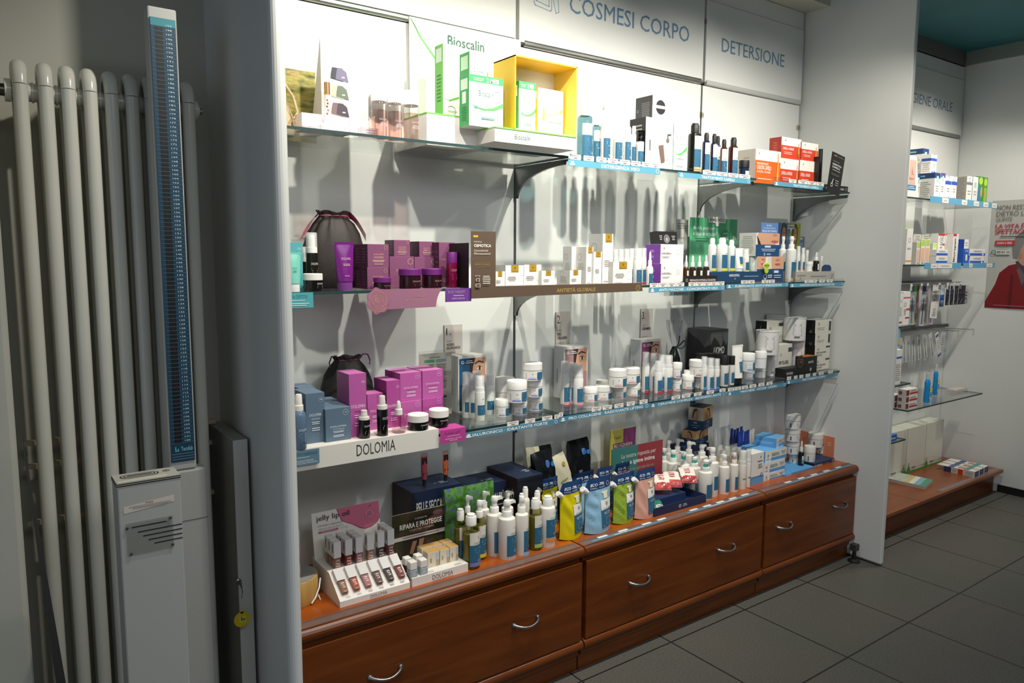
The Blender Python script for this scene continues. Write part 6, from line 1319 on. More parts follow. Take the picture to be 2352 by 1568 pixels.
for ci, (px_, c, nm, n) in enumerate(((.145, '#a8745a', 'beige', 3), (.305, '#9a3a2c', 'brick red', 3), (.455, '#b98088', 'rose', 3), (.62, '#b08a70', 'glittery beige', 1), (.775, '#3a3634', 'charcoal', 1), (.925, '#7a1f2c', 'dark red', 3))):
    for r_ in range(n):
        nmr = f'{RW[r_]} {nm} lip oil bottle on the upper step of the stand' if n > 1 else f'single {nm} lip oil bottle on the upper step of the stand'
        vial(nmr, xl+W_*px_, Yf+.098+.026*r_, zz_, c, w=.0215, h=.079, group=gl)

# nail care stand
xa = 0.9878; xb = 1.1846; zt = 0.4814-CT
t = thing('nail_care_stand', 'white tray with a dark flower picture header beside the lip oil stand', 'display stand', (xa, 1.868, CT)); w_ = xb-xa
b = MB(); b.box(0, w_, 0, .14, 0, zt, '#e6e2dc'); b.deco([T(.35, .20, .72, .72, 'DOLOMIA', '#5d5a57'), R(.36, .08, .72, .12, '#8d8a86')], w_, zt, f_front(0, 0, 0)); b.deco([L(.30, .04, .42, .14, 2, '#b0a890'), L(.78, .04, .92, .14, 2, '#b0a890')], w_, .14, f_top(0, 0, zt)); b.build('tray', t)
FLW = noise_mat('dark_garden_print', [(.30, '#10100c'), (.46, '#2a2418'), (.56, '#3f3a1c'), (.64, '#5a2a4a'), (.72, '#6d7430')], (1, 1, 1), 13, 4, .45, distort=.4)
hx0, hz0 = (0.9974, 0.6264); hx1, hz1 = (1.1958, 0.6234)
HH = max(hz0, hz1)-CT
b = MB(); wH = hx1-hx0; b.box(0, wH, 0, .003, 0, HH, '#c9c4b4', front=FLW)
b.deco([P([(.36, .44), (.44, .44), (.36, .20), (.30, .22)], '#a8785c'), P([(.48, .46), (.57, .46), (.50, .16), (.44, .2)], '#b07f62'), P([(.30, .62), (.9, .95), (.98, .86), (.6, .58)], '#5f3f30'), E(.82, .90, .09, .045, '#7a5560'),
        T(.13, .70, .90, .80, 'RIPARA E PROTEGGE', '#eeeae4', 1), T(.40, .85, .62, .89, 'La manicure che', '#e0dbd2'), T(.30, .64, .74, .68, 'le unghie fragili e danneggiate', '#cfc9bf'), R(0, .50, 1, .575, '#dcd5cc'), L(.14, .52, .86, .56, 1, '#7d6a66')], wH, HH, f_front(0, 0, 0))
b.build('header', t, (hx0-xa, .1445, .0005), (math.radians(-1), 0, 0))
ZN = CT+zt+.0003
def nailbox(a, label):
    x, y, z, w, h = a
    carton(x, y, ZN, w, h, .030, 'whitebox', label, group='gold topped nail care boxes', c='#d9cdb9', l='#cfc7b8', t='#c49a5c', front=[L(.2, .1, .34, .8, 1, '#a58a64'), R(.72, .42, .98, .86, '#b9c0c6'), R(.72, .06, .98, .40, '#b09a7c')], left=[L(.2, .2, .8, .7, 4, '#b3a892')])
for a, lb in (((1.0825, 1.905, 0.5, 0.0409, 0.0477), 'left box of the front row of gold topped nail care boxes'), ((1.122, 1.905, 0.5, 0.0334, 0.0464), 'middle box of the front row of gold topped nail care boxes'), ((1.1562, 1.905, 0.5, 0.0313, 0.0477), 'right box of the front row of gold topped nail care boxes'),
              ((1.0825, 1.945, 0.5, 0.039, 0.0475), 'left box of the rear row of gold topped nail care boxes'), ((1.1206, 1.945, 0.5, 0.0355, 0.0475), 'middle box of the rear row of gold topped nail care boxes'), ((1.1574, 1.945, 0.5, 0.0343, 0.0481), 'right box of the rear row of gold topped nail care boxes')):
    nailbox(a, lb)
def polish(a, c, label):
    x, y, z, d, h = a; k = d/2*.9
    t = thing('nail_polish', label, 'nail polish', (x, y, ZN), .0, 'nail polish bottles in the tray')
    b = MB(); b.box(-k, k, -k, k, 0, h*.44, c); b.deco([L(.25, .2, .75, .8, 4, '#e0e4e4')], 2*k, h*.44, f_front(-k, -k, 0)); bevel(b.build('bottle', t), .0015)
    b = MB(); b.box(-k*.95, k*.95, -k*.95, k*.95, h*.46, h, '#e9e5dd'); bevel(b.build('cap', t), .003, 3)
for a, c, lb in (((0.9971, 1.885, 0.5, 0.0275, 0.0478), '#9aa8ab', 'left front nail polish with square white cap'), ((1.0319, 1.885, 0.5, 0.0278, 0.046), '#a3afb3', 'right front nail polish with square white cap'),
                 ((1.0006, 1.925, 0.5, 0.0257, 0.0449), '#22201f', 'left rear nail polish with square white cap'), ((1.0432, 1.935, 0.5, 0.0268, 0.0403), '#8d999c', 'right rear nail polish with square white cap')):
    polish(a, c, lb)

# navy cases at the back with the two lip tubes
NV = '#14223f'
HAND = noise_mat('dark_hand_print', [(.35, '#120d0c'), (.5, '#3a2018'), (.65, '#5f3524'), (.8, '#1a2a18')], (1, 1, 1), 9, 3, .45)
def navycase(a, d, label, deco, rot=0, left=None):
    return carton(*a, d, 'whitebox', label, name='gift_case', c='#0f1a30', f='#0f1626', l=left or '#2a1a16', t=NV, front=deco, left=[L(.2, .2, .7, .4, 4, '#4a342c')], top=[O(.60, .35, .025, '#9fb0c6', .4), L(.64, .25, .85, .42, 2, '#9fb0c6')], rot=rot, group='navy gift cases')
navycase((1.182, 2.05, 0.45, 0.1896, 0.2258), .14, 'left navy gift case, under the two small lip tubes', [P([(0, 1), (1, 1), (1, .86), (.7, .80), (.35, .72), (.12, .84)], NV), P([(.0, .55), (.3, .50), (.75, .36), (.95, .1), (.5, .0), (.0, .2)], '#4a2c20'), T(.08, .68, .62, .84, 'PELLE SECCA?', '#cfcbc4', 1), L(.18, .58, .62, .64, 1, '#9c9890')])
o = navycase((1.3761, 2.06, 0.45, 0.1809, 0.1992), .13, 'middle navy gift case behind the pump bottles', [P([(0, 1), (1, 1), (1, .9), (.75, .72), (.3, .78)], NV), P([(0, .9), (.2, .8), (.3, .6), (.1, .5), (0, .55)], '#6a3c2a'), T(.30, .68, .97, .84, 'SECCA? MAI PIÙ.', '#cfcbc4', 1), L(.6, .56, .95, .62, 1, '#9c9890')])
h_ = 0.2131
o = navycase((1.5238, 1.995, 0.45, 0.1125, 0.2198), .19, 'right navy gift case turned towards the wipes packs', [T(.5, -.2, .9, -.1, 'x', NV)] and [], rot=.0)
o.data.materials.append(M('#cfcbc4'))
t2 = MB(); 
lw = .19; lh = 0.2209; lx0 = 1.4599
t2.deco([T(.10, .62, .92, .80, 'SECCA? MAI PIÙ.', '#cfcbc4', 1), L(.1, .48, .8, .56, 1, '#9c9890'), P([(0, .3), (.3, .2), (.4, 0), (0, 0)], '#5a3426')], lw, lh, f_left(-.5*0.1125-.0006, .095, 0)); t2.build('side_print', o)
def liptube(a, c, label):
    x, y, z, d, h = a
    t = thing('lip_tube', label, 'lip gloss', (x, y, z), 0, 'small lip tubes on the navy case'); k = d/2
    b = MB(); n = 16
    ring = lambda w, dd, z_: [(w*math.cos(2*PI*i/n), dd*math.sin(2*PI*i/n), z_) for i in range(n)]
    b.loft([ring(k*.75, k*.75, h*.22), ring(k*.9, k*.7, h*.45), ring(k, k*.35, h*.8), ring(k, .0012, h*.9)], 'gloss:'+c); b.box(-k, k, -.001, .001, h*.89, h, 'clear:#e6e0de'); b.build('body', t)
    b = MB(); b.lathe([(k*.80, 0), (k*.80, .003)], 'clear:#eeeeee', 14); b.lathe([(k*.52, .003), (k*.58, h*.22)], '#17161a', 14); b.build('cap', t)
    g = MB(); fn = lambda u, v, e: (u-k*.8, -(k*.75*(1-(v/h))**.7)-.001-e, v)
    for j in range(4): g.deco([R(0, 0, 1, 1, '#1f1418')], k*1.6, .05*h/4*4, lambda u, v, e: fn(u, h*(.68+.045*j)+v, e))
    g.deco([R(.1, 0, .9, 1, '#1f1418')], k*1.6, .06*h, lambda u, v, e: fn(u, h*.36+v, e)); g.build('print', t)

liptube((1.1543, 2.09, 0.6758, 0.0241, 0.1129), '#93404f', 'small rose lip tube standing upside down on the left navy case')
liptube((1.2417, 2.1, 0.6758, 0.0222, 0.1069), '#d0653f', 'small coral lip tube standing upside down on the left navy case')
GRN = noise_mat('green_dot_print', [(.40, '#3c6e22'), (.5, '#5b8f3a'), (.57, '#5a5f8f'), (.62, '#487a2e')], (1, 1, 1), 42, 1, .35)
g1 = (1.2265, 2.02, 0.45, 0.0818, 0.2236); g2 = (1.3306, 2.03, 0.45, 0.1065, 0.2183)
soft_pack(g1[0], 2.022, CT, g1[3], g1[4], .028, GRN, None, 'green dotted packet leaning at the left navy case', group='green dotted packets', seed=5, name='green_packet', rot=(.03, 0, 0))
soft_pack(g2[0], 2.032, CT, g2[3], g2[4], .028, GRN, None, 'green dotted packet leaning at the middle navy case', group='green dotted packets', seed=8, name='green_packet', rot=(.03, 0, 0))

# body wash bottles
OIL, OCAP = 'clear:#c9c58c', '#eceae4'
def OB(band): return [R(0, 0, 1, 1.0, '#dfdbd2')]+FP(None, True, .62)+[R(0, -.02, 1, .10, band)]
og = 'olive oil-coloured wash bottles'; pgp = 'white pump bottles by the oil bottles'
def oilbottle(kind, a, band, label, **k):
    t = bottle(kind, *a, OIL, OCAP, OB(band), label, group=og, lab=(.10, .70) if kind == 'flip' else (.08, .60), a0=.35, ang=1.05, **k)
    x, y, z, d, h = a; r = d/2*.90
    MB().lathe([(r, .006), (r, h*(.66 if kind == 'flip' else .58))], 'gloss:#7a742f', 20).build('liquid', t)
oilbottle('flip', (1.2114, 1.8927, 0.45, 0.0556, 0.1779), '#7d7ab0', 'front olive wash bottle with white flip cap, next to the nail care boxes')
oilbottle('flip', (1.1984, 1.935, 0.45, 0.0384, 0.1846), '#6a8aa8', 'olive wash bottle with white flip cap behind the front one')
oilbottle('flip', (1.2224, 2.03, 0.45, 0.0305, 0.1694), '#6a8aa8', 'olive wash bottle furthest left, at the flower picture header')
oilbottle('pump', (1.27, 1.9343, 0.45, 0.0419, 0.1988), '#d8c23a', 'olive pump bottle with yellow banded label', noz=.1)
oilbottle('pump', (1.257, 1.985, 0.45, 0.0331, 0.2029), '#d8c23a', 'olive pump bottle further back, before the green packets', noz=.1)
oilbottle('flip', (1.4669, 1.8921, 0.45, 0.0456, 0.1798), '#a9b86a', 'olive wash bottle between the white pump and the orange banded bottle')
PWh = '#e4dfd6'
bottle('pump', 1.3485, 1.8897, 0.45, 0.0565, 0.1966, PWh, OCAP, FP('#c3a596'), 'foremost white pump bottle with beige band', group=pgp, a0=.4, ang=1.0, noz=.15)
bottle('pump', 1.3297, 1.935, 0.45, 0.0534, 0.2008, PWh, OCAP, FP('#c3a596'), 'white pump bottle left of and behind the foremost one', group=pgp, a0=.4, ang=1.0, noz=.15)
bottle('pump', 1.4055, 1.8846, 0.45, 0.0441, 0.2001, PWh, OCAP, FP('#7fb5dc'), 'white pump bottle with pale blue band right of the foremost one', group=pgp, a0=.6, ang=.9, noz=1.2)
bottle('pump', 1.3234, 1.985, 0.45, 0.0346, 0.2052, PWh, OCAP, FP('#c3a596'), 'white pump bottle in the back row, left one', group=pgp, a0=.4, noz=.1)
bottle('pump', 1.4183, 1.985, 0.45, 0.0419, 0.1875, PWh, OCAP, FP('#c3a596'), 'white pump bottle in the back row, right one', group=pgp, a0=.4, noz=.1)
bottle('flip', 1.5197, 1.8919, 0.45, 0.0544, 0.1776, PWh, OCAP, FP('#dd8a3a'), 'white flip-cap bottle with orange band beside the yellow pouch', a0=.25, ang=1.05, lab=(.22, .76))
for a, lb in (((1.4485, 1.945, 0.45, 0.0282, 0.1853), 'white flip-cap bottle behind the pale blue banded pump'), ((1.4794, 1.965, 0.45, 0.0312, 0.1971), 'white flip-cap bottle at the very back beside the right navy case'), ((1.5162, 1.945, 0.45, 0.0332, 0.1816), 'white flip-cap bottle behind the olive one')):
    bottle('flip', *a, '#dcd8cc', OCAP, None, lb, group='plain white flip-cap bottles')

# wipes packs standing at the back
BLKP, CRM = 'gloss:#141518', 'gloss:#cfc9b0'
WD = [T(.56, .14, .72, .52, 'Bio', '#c9cdd6', 1), L(.30, .1, .5, .6, 4, '#6f7a92'), E(.62, .82, .12, .05, '#3f6fb0'), E(.86, .80, .07, .04, '#2f7fd0')]
WC = [T(.58, .10, .86, .30, 'BioC', '#6d6f55', 1), L(.25, .3, .75, .62, 5, '#8d9a68'), E(.72, .84, .09, .035, '#b98a3a')]
def wipes(a, c, deco, label, seed, rot, d=.036):
    x, y, z, w, h = a; rot = (rot[0]*.6, rot[1], 0)
    soft_pack(x, y, CT+.002, w, h, d, c, deco, label, group='standing wipes packs', seed=seed, rot=rot)
wipes((1.6105, 2.1, 0.45, 0.0611, 0.2768), CRM, WC, 'cream wipes pack at the left, behind the black pair', 21, (-.12, .05, .15))
wipes((1.6898, 2.115, 0.45, 0.0642, 0.27), BLKP, None, 'black wipes pack, rear one of the left pair', 22, (-.12, .0, .1))
wipes((1.6675, 2.045, 0.45, 0.084, 0.2763), BLKP, WD, 'black wipes pack, front one of the left pair', 23, (-.15, -.16, .0))
wipes((1.7906, 2.09, 0.45, 0.078, 0.2405), CRM, WC, 'cream wipes pack leaning right between the black ones', 24, (-.12, -.28, 0))
wipes((1.8718, 2.12, 0.45, 0.097, 0.2701), BLKP, WD, 'single black wipes pack at the right, taller than the others', 25, (-.08, -.05, 0))

# refill pouches
def PO(a, rot=-.12): return a
for a, c, lb, rot, sd in (((1.6294, 1.9, 0.45, 0.1123, 0.201), '#d4c414', 'yellow refill pouch in front, beside the orange banded bottle', .10, 31),
    ((1.7481, 1.892, 0.45, 0.1315, 0.1949), '#8fb9d3', 'light blue refill pouch in front', .06, 32),
    ((1.8897, 1.905, 0.45, 0.1121, 0.1835), '#93ad3c', 'green refill pouch in front of the red and teal sign', .05, 33),
    ((1.9908, 1.895, 0.45, 0.1117, 0.1858), '#d8a392', 'pink refill pouch at the right end of the pouches', .05, 34),
    ((1.6119, 2.005, 0.45, 0.0941, 0.1898), '#d4c414', 'yellow refill pouch at the back left', .10, 35),
    ((1.7592, 1.985, 0.45, 0.1157, 0.191), '#8fb9d3', 'light blue refill pouch at the back, behind the front blue one', .08, 36),
    ((1.9638, 1.99, 0.45, 0.0834, 0.1916), '#d8a392', 'pink refill pouch at the back, behind the green one', .03, 37),
    ((1.9179, 2.04, 0.45, 0.0925, 0.1695), '#2a3a55', 'dark topped refill pouch furthest back, behind the blue ones', .05, 38)):
    x, y, z, w, h = a
    pouch(x, y, CT+.0005, w, h, c, lb, 'stand-up refill pouches', rot, sd)

# upright signs behind the pouches
x0, z0 = (2.0289, 0.5316); x1, zt = (2.1709, 0.732); zt = max(zt, 0.7365)
t = thing('yellow_purple_sign', 'upright yellow and purple sign behind the teal and red sign', 'sign', (x0, 2.125, CT)); w_ = x1-x0; h_ = zt-CT
b = MB(); b.box(0, w_, 0, .004, 0, h_, '#cdbd5a'); b.deco([R(.5, .42, 1, 1, '#8a3f72'), T(.12, .855, .40, .905, 'Vagel', '#6f6a3c'), R(.10, .72, .90, .80, '#7a2f66'), T(.13, .735, .87, .787, 'FRESCHEZZA INTIMA', '#ded2bc', 1), R(.17, .61, .83, .69, '#7a2f66'), T(.20, .625, .80, .677, 'SEMPRE CON TE!', '#ded2bc', 1)], w_, h_, f_front(0, 0, 0)); bevel(b.build('panel', t), .001)
x0, z0 = (1.9659, 0.5942); x1, zt = (2.2535, 0.6849)
t = thing('teal_red_sign', 'teal and red sign with white Italian slogan behind the pouches', 'sign', (x0, 2.05, CT)); w_ = x1-x0; h_ = zt-CT
b = MB(); b.box(0, w_, 0, .003, 0, h_, '#35706c'); b.deco([R(.5, 0, 1, 1, '#8f2f38'), T(.18, .78, .86, .88, 'La nostra risposta per', '#d6d8d2'), T(.20, .66, .84, .76, 'la tua igiene intima', '#e3e4de', 1), T(.19, .55, .82, .615, 'Dove naturale, ogni volta che vuoi', '#9fa8a2')], w_, h_, f_front(0, 0, 0)); b.build('panel', t)

# intimate wipes tray
x0, z0 = (2.0192, 0.4516); x1 = 2.3168; zt = 0.4885
t = thing('navy_tray', 'navy card tray holding red and white wipes packs', 'tray', (x0, 1.868, CT)); w_ = x1-x0; h_ = max(zt-CT, .028)
b = MB(); b.box(0, w_, 0, .003, 0, h_, '#1d2b4d'); b.box(0, .003, .003, .13, 0, h_, '#26365c'); b.box(w_-.003, w_, .003, .13, 0, h_, '#26365c'); b.box(0, w_, .127, .13, 0, h_, '#26365c'); b.box(.003, w_-.003, .003, .127, .0002, .003, '#22315a')
pass
b.deco([O(.48, .5, .022, '#cfd4dc', .4), L(.53, .32, .62, .68, 2, '#cfd4dc')], w_, h_, f_front(0, 0, 0)); b.build('tray', t)
IW = [R(0, 0, 1, .34, '#b23a42'), O(.35, .17, .16, '#d8862f', .2), L(.3, .48, .7, .82, 3, '#c4605f')]
b = MB(); b.box(.004, w_*.78, .05, .125, .003, h_*1.25, '#22315a'); b.build('inner_step', t)
for i, (a, lb) in enumerate(((((2.1632, 0.5295)), 'left'), (((2.2101, 0.5114)), 'middle'), (((2.2884, 0.4915)), 'right'))):
    soft_pack(a[0]-.012-.006*(1-i), (1.940, 1.932, 1.925)[i], CT+h_*1.25+.020+.004*i, .062, .092, .024, '#e3ddd3', IW, f'white and red wipes pack lying in the navy tray, {lb} of three', group='red and white wipes packs', seed=41+i, rot=(-1.12, 0, -.6))
soft_pack(x0+.030, 1.885, CT+.012, .060, .062, .020, 'gloss:#2f7a60', [R(.5, 0, 1, .4, '#d6dcd4'), L(.55, .1, .95, .35, 3, '#555555')], 'small teal packet lying at the front left of the navy tray', group=None, seed=47, rot=(-1.2, 0, -.5))

# teal and white pump bottles
WB = '#e3ded6'
tg = 'white pump bottles with teal necks'
for a, lb, nz in (((2.3558, 1.9071, 0.45, 0.0573, 0.1648), 'white pump bottle with teal neck, foremost, right behind the navy tray', .0),
              ((2.3837, 1.99, 0.45, 0.0577, 0.1564), 'white pump bottle with teal neck, second from the foremost', .1),
              ((2.3389, 2.01, 0.45, 0.0548, 0.1787), 'white pump bottle with teal neck, third from the foremost', 1.3),
              ((2.3194, 2.05, 0.45, 0.0553, 0.1796), 'white pump bottle with teal neck, fourth from the foremost', .3),
              ((2.2959, 2.08, 0.45, 0.0384, 0.185), 'white pump bottle with teal neck next to the red sign', .1)):
    bottle('pump', *a, WB, '#e6e9e6', FP(), lb, group=tg, a0=.35, ang=1.0, noz=nz, tip='#3fae9a', lab=(.06, .60))
wg = 'plain white pump bottles at the back'
for a, lb, nz in (((2.3903, 2.14, 0.45, 0.0378, 0.1918), 'white pump bottle furthest left in the back row', .2), ((2.4371, 2.13, 0.45, 0.0436, 0.1959), 'white pump bottle second from left in the back row', -.4),
              ((2.442, 2.07, 0.45, 0.0476, 0.195), 'white pump bottle third from left in the back row', -.3), ((2.5025, 2.05, 0.45, 0.056, 0.1762), 'white pump bottle fourth from left in the back row', .2),
              ((2.4089, 1.9172, 0.45, 0.0539, 0.2065), 'tall white pump bottle right of the foremost teal-necked one', 1.4)):
    bottle('pump', *a, WB, '#e6e3de', FP(), lb, group=wg, a0=.45, ang=.95, noz=nz, lab=(.16, .58))
bottle('pump', 2.4725, 1.906, 0.45, 0.0458, 0.169, WB, '#e6e3de', FP(), 'white pump bottle with blue label, left of the pink-necked one', group=wg, a0=.45, ang=.95, noz=1.4, lab=(.08, .58))
bottle('pump', 2.5305, 1.9007, 0.45, 0.0379, 0.1692, WB, '#e6e3de', FP(), 'white pump bottle with a pink neck', group=wg, a0=.4, ang=.95, noz=1.4, tip='#d99a96', lab=(.08, .58))
bottle('spray', 2.5888, 1.9013, 0.45, 0.0329, 0.1697, WB, '#e6e3de', [R(0, .40, 1, .48, '#8a9a4a'), L(.3, .55, .9, .8, 3, '#8b8882'), O(.6, .2, .1, '#b0aca5', .1)], 'white bottle with clear cap and olive stripe', a0=.4)
bottle('spray', 2.6268, 1.9005, 0.45, 0.0226, 0.1705, WB, '#e6e3de', [R(0, .40, 1, .46, '#5a6a7a'), L(.3, .55, .9, .8, 3, '#8b8882')], 'slim white bottle with clear cap at the side of the blue carton', a0=.4)
yg = 'cream bottles in the back rows'
for a, lb in (((2.6224, 2.05, 0.45, 0.0292, 0.1565), 'cream bottle with clear cap behind the tall pump'), ((2.6512, 2.03, 0.45, 0.0291, 0.1486), 'cream bottle, second from left in the back rows'), ((2.7635, 2.09, 0.45, 0.0358, 0.1231), 'cream bottle with wide cap at the very back'), ((2.6745, 2.01, 0.45, 0.0279, 0.141), 'cream bottle behind the pink-necked pump'), ((2.7207, 2.02, 0.45, 0.0246, 0.1382), 'cream bottle behind the olive striped one'), ((2.5763, 2.0, 0.45, 0.0328, 0.1539), 'cream bottle with a pink pump behind the first pump bottle')):
    bottle('spray', *a, '#ddd5bd', '#e3dcc8', None, lb, group=yg)

# ------------------------------------------------------------ worktop, right
# stacked picture boxes
def womanbox(bgc, flip=False):
    s_ = -1 if flip else 1; c = .5
    X_ = lambda v: c+s_*(v-.5)
    return [R(0, .40, 1, 1, bgc), P([(X_(.36), .40), (X_(.30), .62), (X_(.42), .66), (X_(.60), .56), (X_(.66), .40)], '#b98a66'), E(X_(.46), .76, .15, .14, '#b98a66'), P([(X_(.36), .86), (X_(.46), .95), (X_(.62), .90), (X_(.70), .74), (X_(.74), .48), (X_(.68), .48), (X_(.60), .78), (X_(.50), .86)], '#241a18'), P([(X_(.40), .62), (X_(.46), .66), (X_(.48), .42), (X_(.40), .42)], '#a8785a'), R(0, 0, 1, .40, '#1d3d5f'), T(.36, .26, .62, .34, 'CBD', '#c3cedb', 1), L(.2, .14, .8, .2, 1, '#7f97b0'), O(.36, .07, .03, '#c9d2dc', .4), L(.42, .04, .64, .1, 1, '#c9d2dc')]
def wb(a, d, rot, label, fl):
    return carton(*a, d, 'whitebox', label, name='picture_box', c='#1d3d5f', l='#1d3d5f', t='#172e4a', front=womanbox('#c79a66', fl), left=womanbox('#b9ad9f' if not fl else '#c79a66', not fl), rot=rot, group='navy picture boxes')
x, y, z, w, h = (2.5311, 2.1, 0.45, 0.1585, 0.159)
carton(x, y, z, w, h, .085, 'whitebox', 'plain navy box at the foot of the picture boxes', name='picture_box', c='#14294a', l='#10223d', t='#1a3358', front=[T(.3, .72, .56, .84, 'CBD', '#8fa3bb', 1)], left=[])
wb((2.572, 2.115, 0.609, 0.1209, 0.0624), .065, .25, 'lower picture box of a woman, turned slightly, on the plain navy box', True)
wb((2.6059, 2.115, 0.6714, 0.1049, 0.099), .07, .30, 'upper picture box of a woman, turned with its corner forward', False)
for a, lb, sd in (((2.6689, 2.1, 0.45, 0.0626, 0.2126), 'white tube with blue label, left one behind the pump bottles', 1), ((2.7357, 2.105, 0.45, 0.0534, 0.2131), 'white tube with blue label, right one behind the pump bottles', 2)):
    x, y, z, w, h = a
    squeeze_tube(x, y, CT, w, h, '#d6d6d2', '#d0d0cc', [R(.3, .05, .98, .45, BLUE), G(.62, .66, .06)], lb, 'standing white tubes', caph=.12)
bottle('stick', 2.7576, 2.09, 0.45, 0.0236, 0.164, '#d6d2c4', 'clear:#d9d6c8', None, 'cream bottle with clear cap right of the standing tubes')
# grey holder with small tubes
x0, z0 = (2.7724, 0.5661); x1, zt = (2.8762, 0.5851)
hx = (x0+x1)/2; hr = (x1-x0)/2*1.25
t = thing('tube_holder', 'low grey round holder full of small blue tubes', 'holder', (hx+.02, 2.10, CT)); hh = 0.1132
b = MB(); b.lathe([(hr, 0), (hr, hh-.004), (hr*.97, hh)], '#a5a8ad', 28, 1.0, .7); b.build('drum', t)
k = 0
for px_, py_, top, c in ((935, 0, 415, 'b'), (975, 0, 405, 'b'), (1025, 0, 402, 'b'), (1065, 0, 395, 'b'), (955, 1, 385, 'b'), (1000, 1, 380, 'b'), (1045, 1, 378, 'b'), (1100, 1, 377, 'b'), (1110, 0, 405, 'w'), (1150, 0, 395, 'w')):
    yy = 2.065 if py_ == 0 else 2.115
    xx = hx+.02-hr*.80+1.60*hr*((px_-935)/215); zt_ = CT+hh
    k += 1
    lab = (('blue' if c == 'b' else 'white')+f' small tube in the grey holder, {("front", "back")[py_]} row, '+('first', 'second', 'third', 'fourth', 'fifth', 'sixth')[sum(1 for q_ in ((935, 0), (975, 0), (1025, 0), (1065, 0), (1110, 0), (1150, 0), (955, 1), (1000, 1), (1045, 1), (1100, 1)) if q_[1] == py_ and q_[0] < px_)]+' from left')
    squeeze_tube(xx, yy+.01, zt_+.0004, .019, .066+.004*(k % 3), '#1d3f9c' if c == 'b' else '#d9d6d0', '#1d3f9c' if c == 'b' else '#c9c6c0', [L(.35, .2, .65, .8, 3, '#8fa5dc' if c == 'b' else '#8d5a55')], lab, 'small tubes in the grey holder', caph=.12)
# pale blue medical cartons
bg = 'pale blue and white cartons'
carton(2.6989, 1.905, 0.45, 0.086, 0.1413, .06, 'ltblue', 'upright white carton with blue foot, left of the stack', group=bg, l='#e0ddd6', t='#e4e1da', front=[R(0, 0, 1, .26, '#5d9bcf'), G(.74, .86, .07), L(.45, .70, .9, .76, 1, '#4a4a48'), L(.5, .5, .9, .66, 3, '#8b8882'), R(0, .26, 1, .275, '#3f6f9f'), O(.82, .30, .10, '#2f5f94', .3)], left=[R(0, 0, 1, .3, '#4f8fc8')])
carton(2.8226, 1.905, 0.45, 0.1552, 0.0352, .13, 'ltblue', 'lowest carton of the pale blue stack', group=bg)
carton(2.8244, 1.907, 0.4852, 0.1571, 0.05, .13, 'ltblue', 'middle carton of the pale blue stack', group=bg)
carton(2.837, 1.91, 0.5352, 0.1582, 0.0502, .13, 'ltblue', 'upper carton of the pale blue stack', group=bg)
carton(2.8862, 1.93, 0.5854, 0.1001, 0.0428, .10, 'ltblue', 'pale blue carton turned askew on top of the stack', group=bg, rot=.25)
carton(2.8612, 2.0, 0.45, 0.0666, 0.1037, .05, 'ltblue', 'pale blue carton standing behind the upright one', group=bg, c='#5d9fd6', front=[])
# SOS blue case
x, y, z, w, h = (3.004, 1.895, 0.45, 0.2381, 0.0133)
carton(x, y, z, w, h, .13, 'ltblue', 'flat sky blue case lettered with SOS under the jars', name='flat_case', c='#4f97d2', l='#4388c2', t='#5aa2da', front=[T(.06, .25, .24, .80, 'S S', '#e6f0f8', 1), O(.15, .5, .028, '#e6f0f8', .3), L(.5, .4, .95, .55, 1, '#7fb8e6')], left=[])
x, y, z, w, h = (3.2226, 1.905, 0.45, 0.1721, 0.0213)
carton(x, y, z, w, h, .14, 'ltblue', 'flat navy case lettered IN REGALO beside the sky blue one', name='flat_case', c='#1d3354', l='#16283f', t='#20395c', front=[T(.02, .22, .42, .6, 'IN REGALO', '#d9dde2', 1), L(.46, .3, .75, .5, 1, '#8fa0b5'), O(.92, .5, .05, '#c9d0da', .3)], left=[])
sj = 'white jars with pale blue marks'
SJ = [G(.46, .72, .035), L(.38, .42, .54, .52, 1, '#77756f'), R(.60, .10, .96, .40, '#5f94cc'), L(.62, .48, .96, .84, 3, '#77756f'), R(.05, .2, .12, .8, '#5a5957')]
TS = 'so'
jar(3.1005, 1.99, 0.4633, 0.0476, 0.0482, '#d9d6cf', '#dedbd5', SJ, 'lowest jar of the stack of four on the sky blue case', group=sj, a0=-.2)
jar(3.0863, 1.99, 0.5115, 0.0622, 0.0621, '#d9d6cf', '#dedbd5', SJ, 'second jar from below in the stack of four', group=sj, a0=-.2)
jar(3.0805, 1.99, 0.5736, 0.0694, 0.0609, '#d9d6cf', '#dedbd5', SJ, 'third jar from below in the stack of four', group=sj, a0=-.2)
jar(3.0756, 1.99, 0.6345, 0.0733, 0.0675, '#d9d6cf', '#dedbd5', SJ, 'topmost jar of the stack of four', group=sj, a0=-.2)
bottle('drop', 3.0888, 1.945, 0.4633, 0.027, 0.118, 'gloss:#17181a', '#d9d6cf', [R(.1, .1, 1, .9, '#c9d0c8'), R(.1, .1, 1, .5, '#6f958a')], 'dark dropper bottle with white bulb beside the stack of four jars', a0=.2, lab=(.05, .44))
jar(3.1669, 1.95, 0.4633, 0.053, 0.0808, '#d9d6cf', '#dedbd5', SJ, 'white jar right of the dark dropper bottle', group=sj, a0=-.2) if True else None
jar(3.3413, 2.0, 0.4713, 0.0423, 0.0361, '#d9d6cf', '#dedbd5', SJ, 'white jar on the navy case, under the upper one', group=sj, a0=-.2)
jar(3.31, 2.01, 0.5074, 0.0717, 0.0681, '#d9d6cf', '#dedbd5', SJ, 'wide white jar stacked above the navy case', group=sj, a0=-.2)
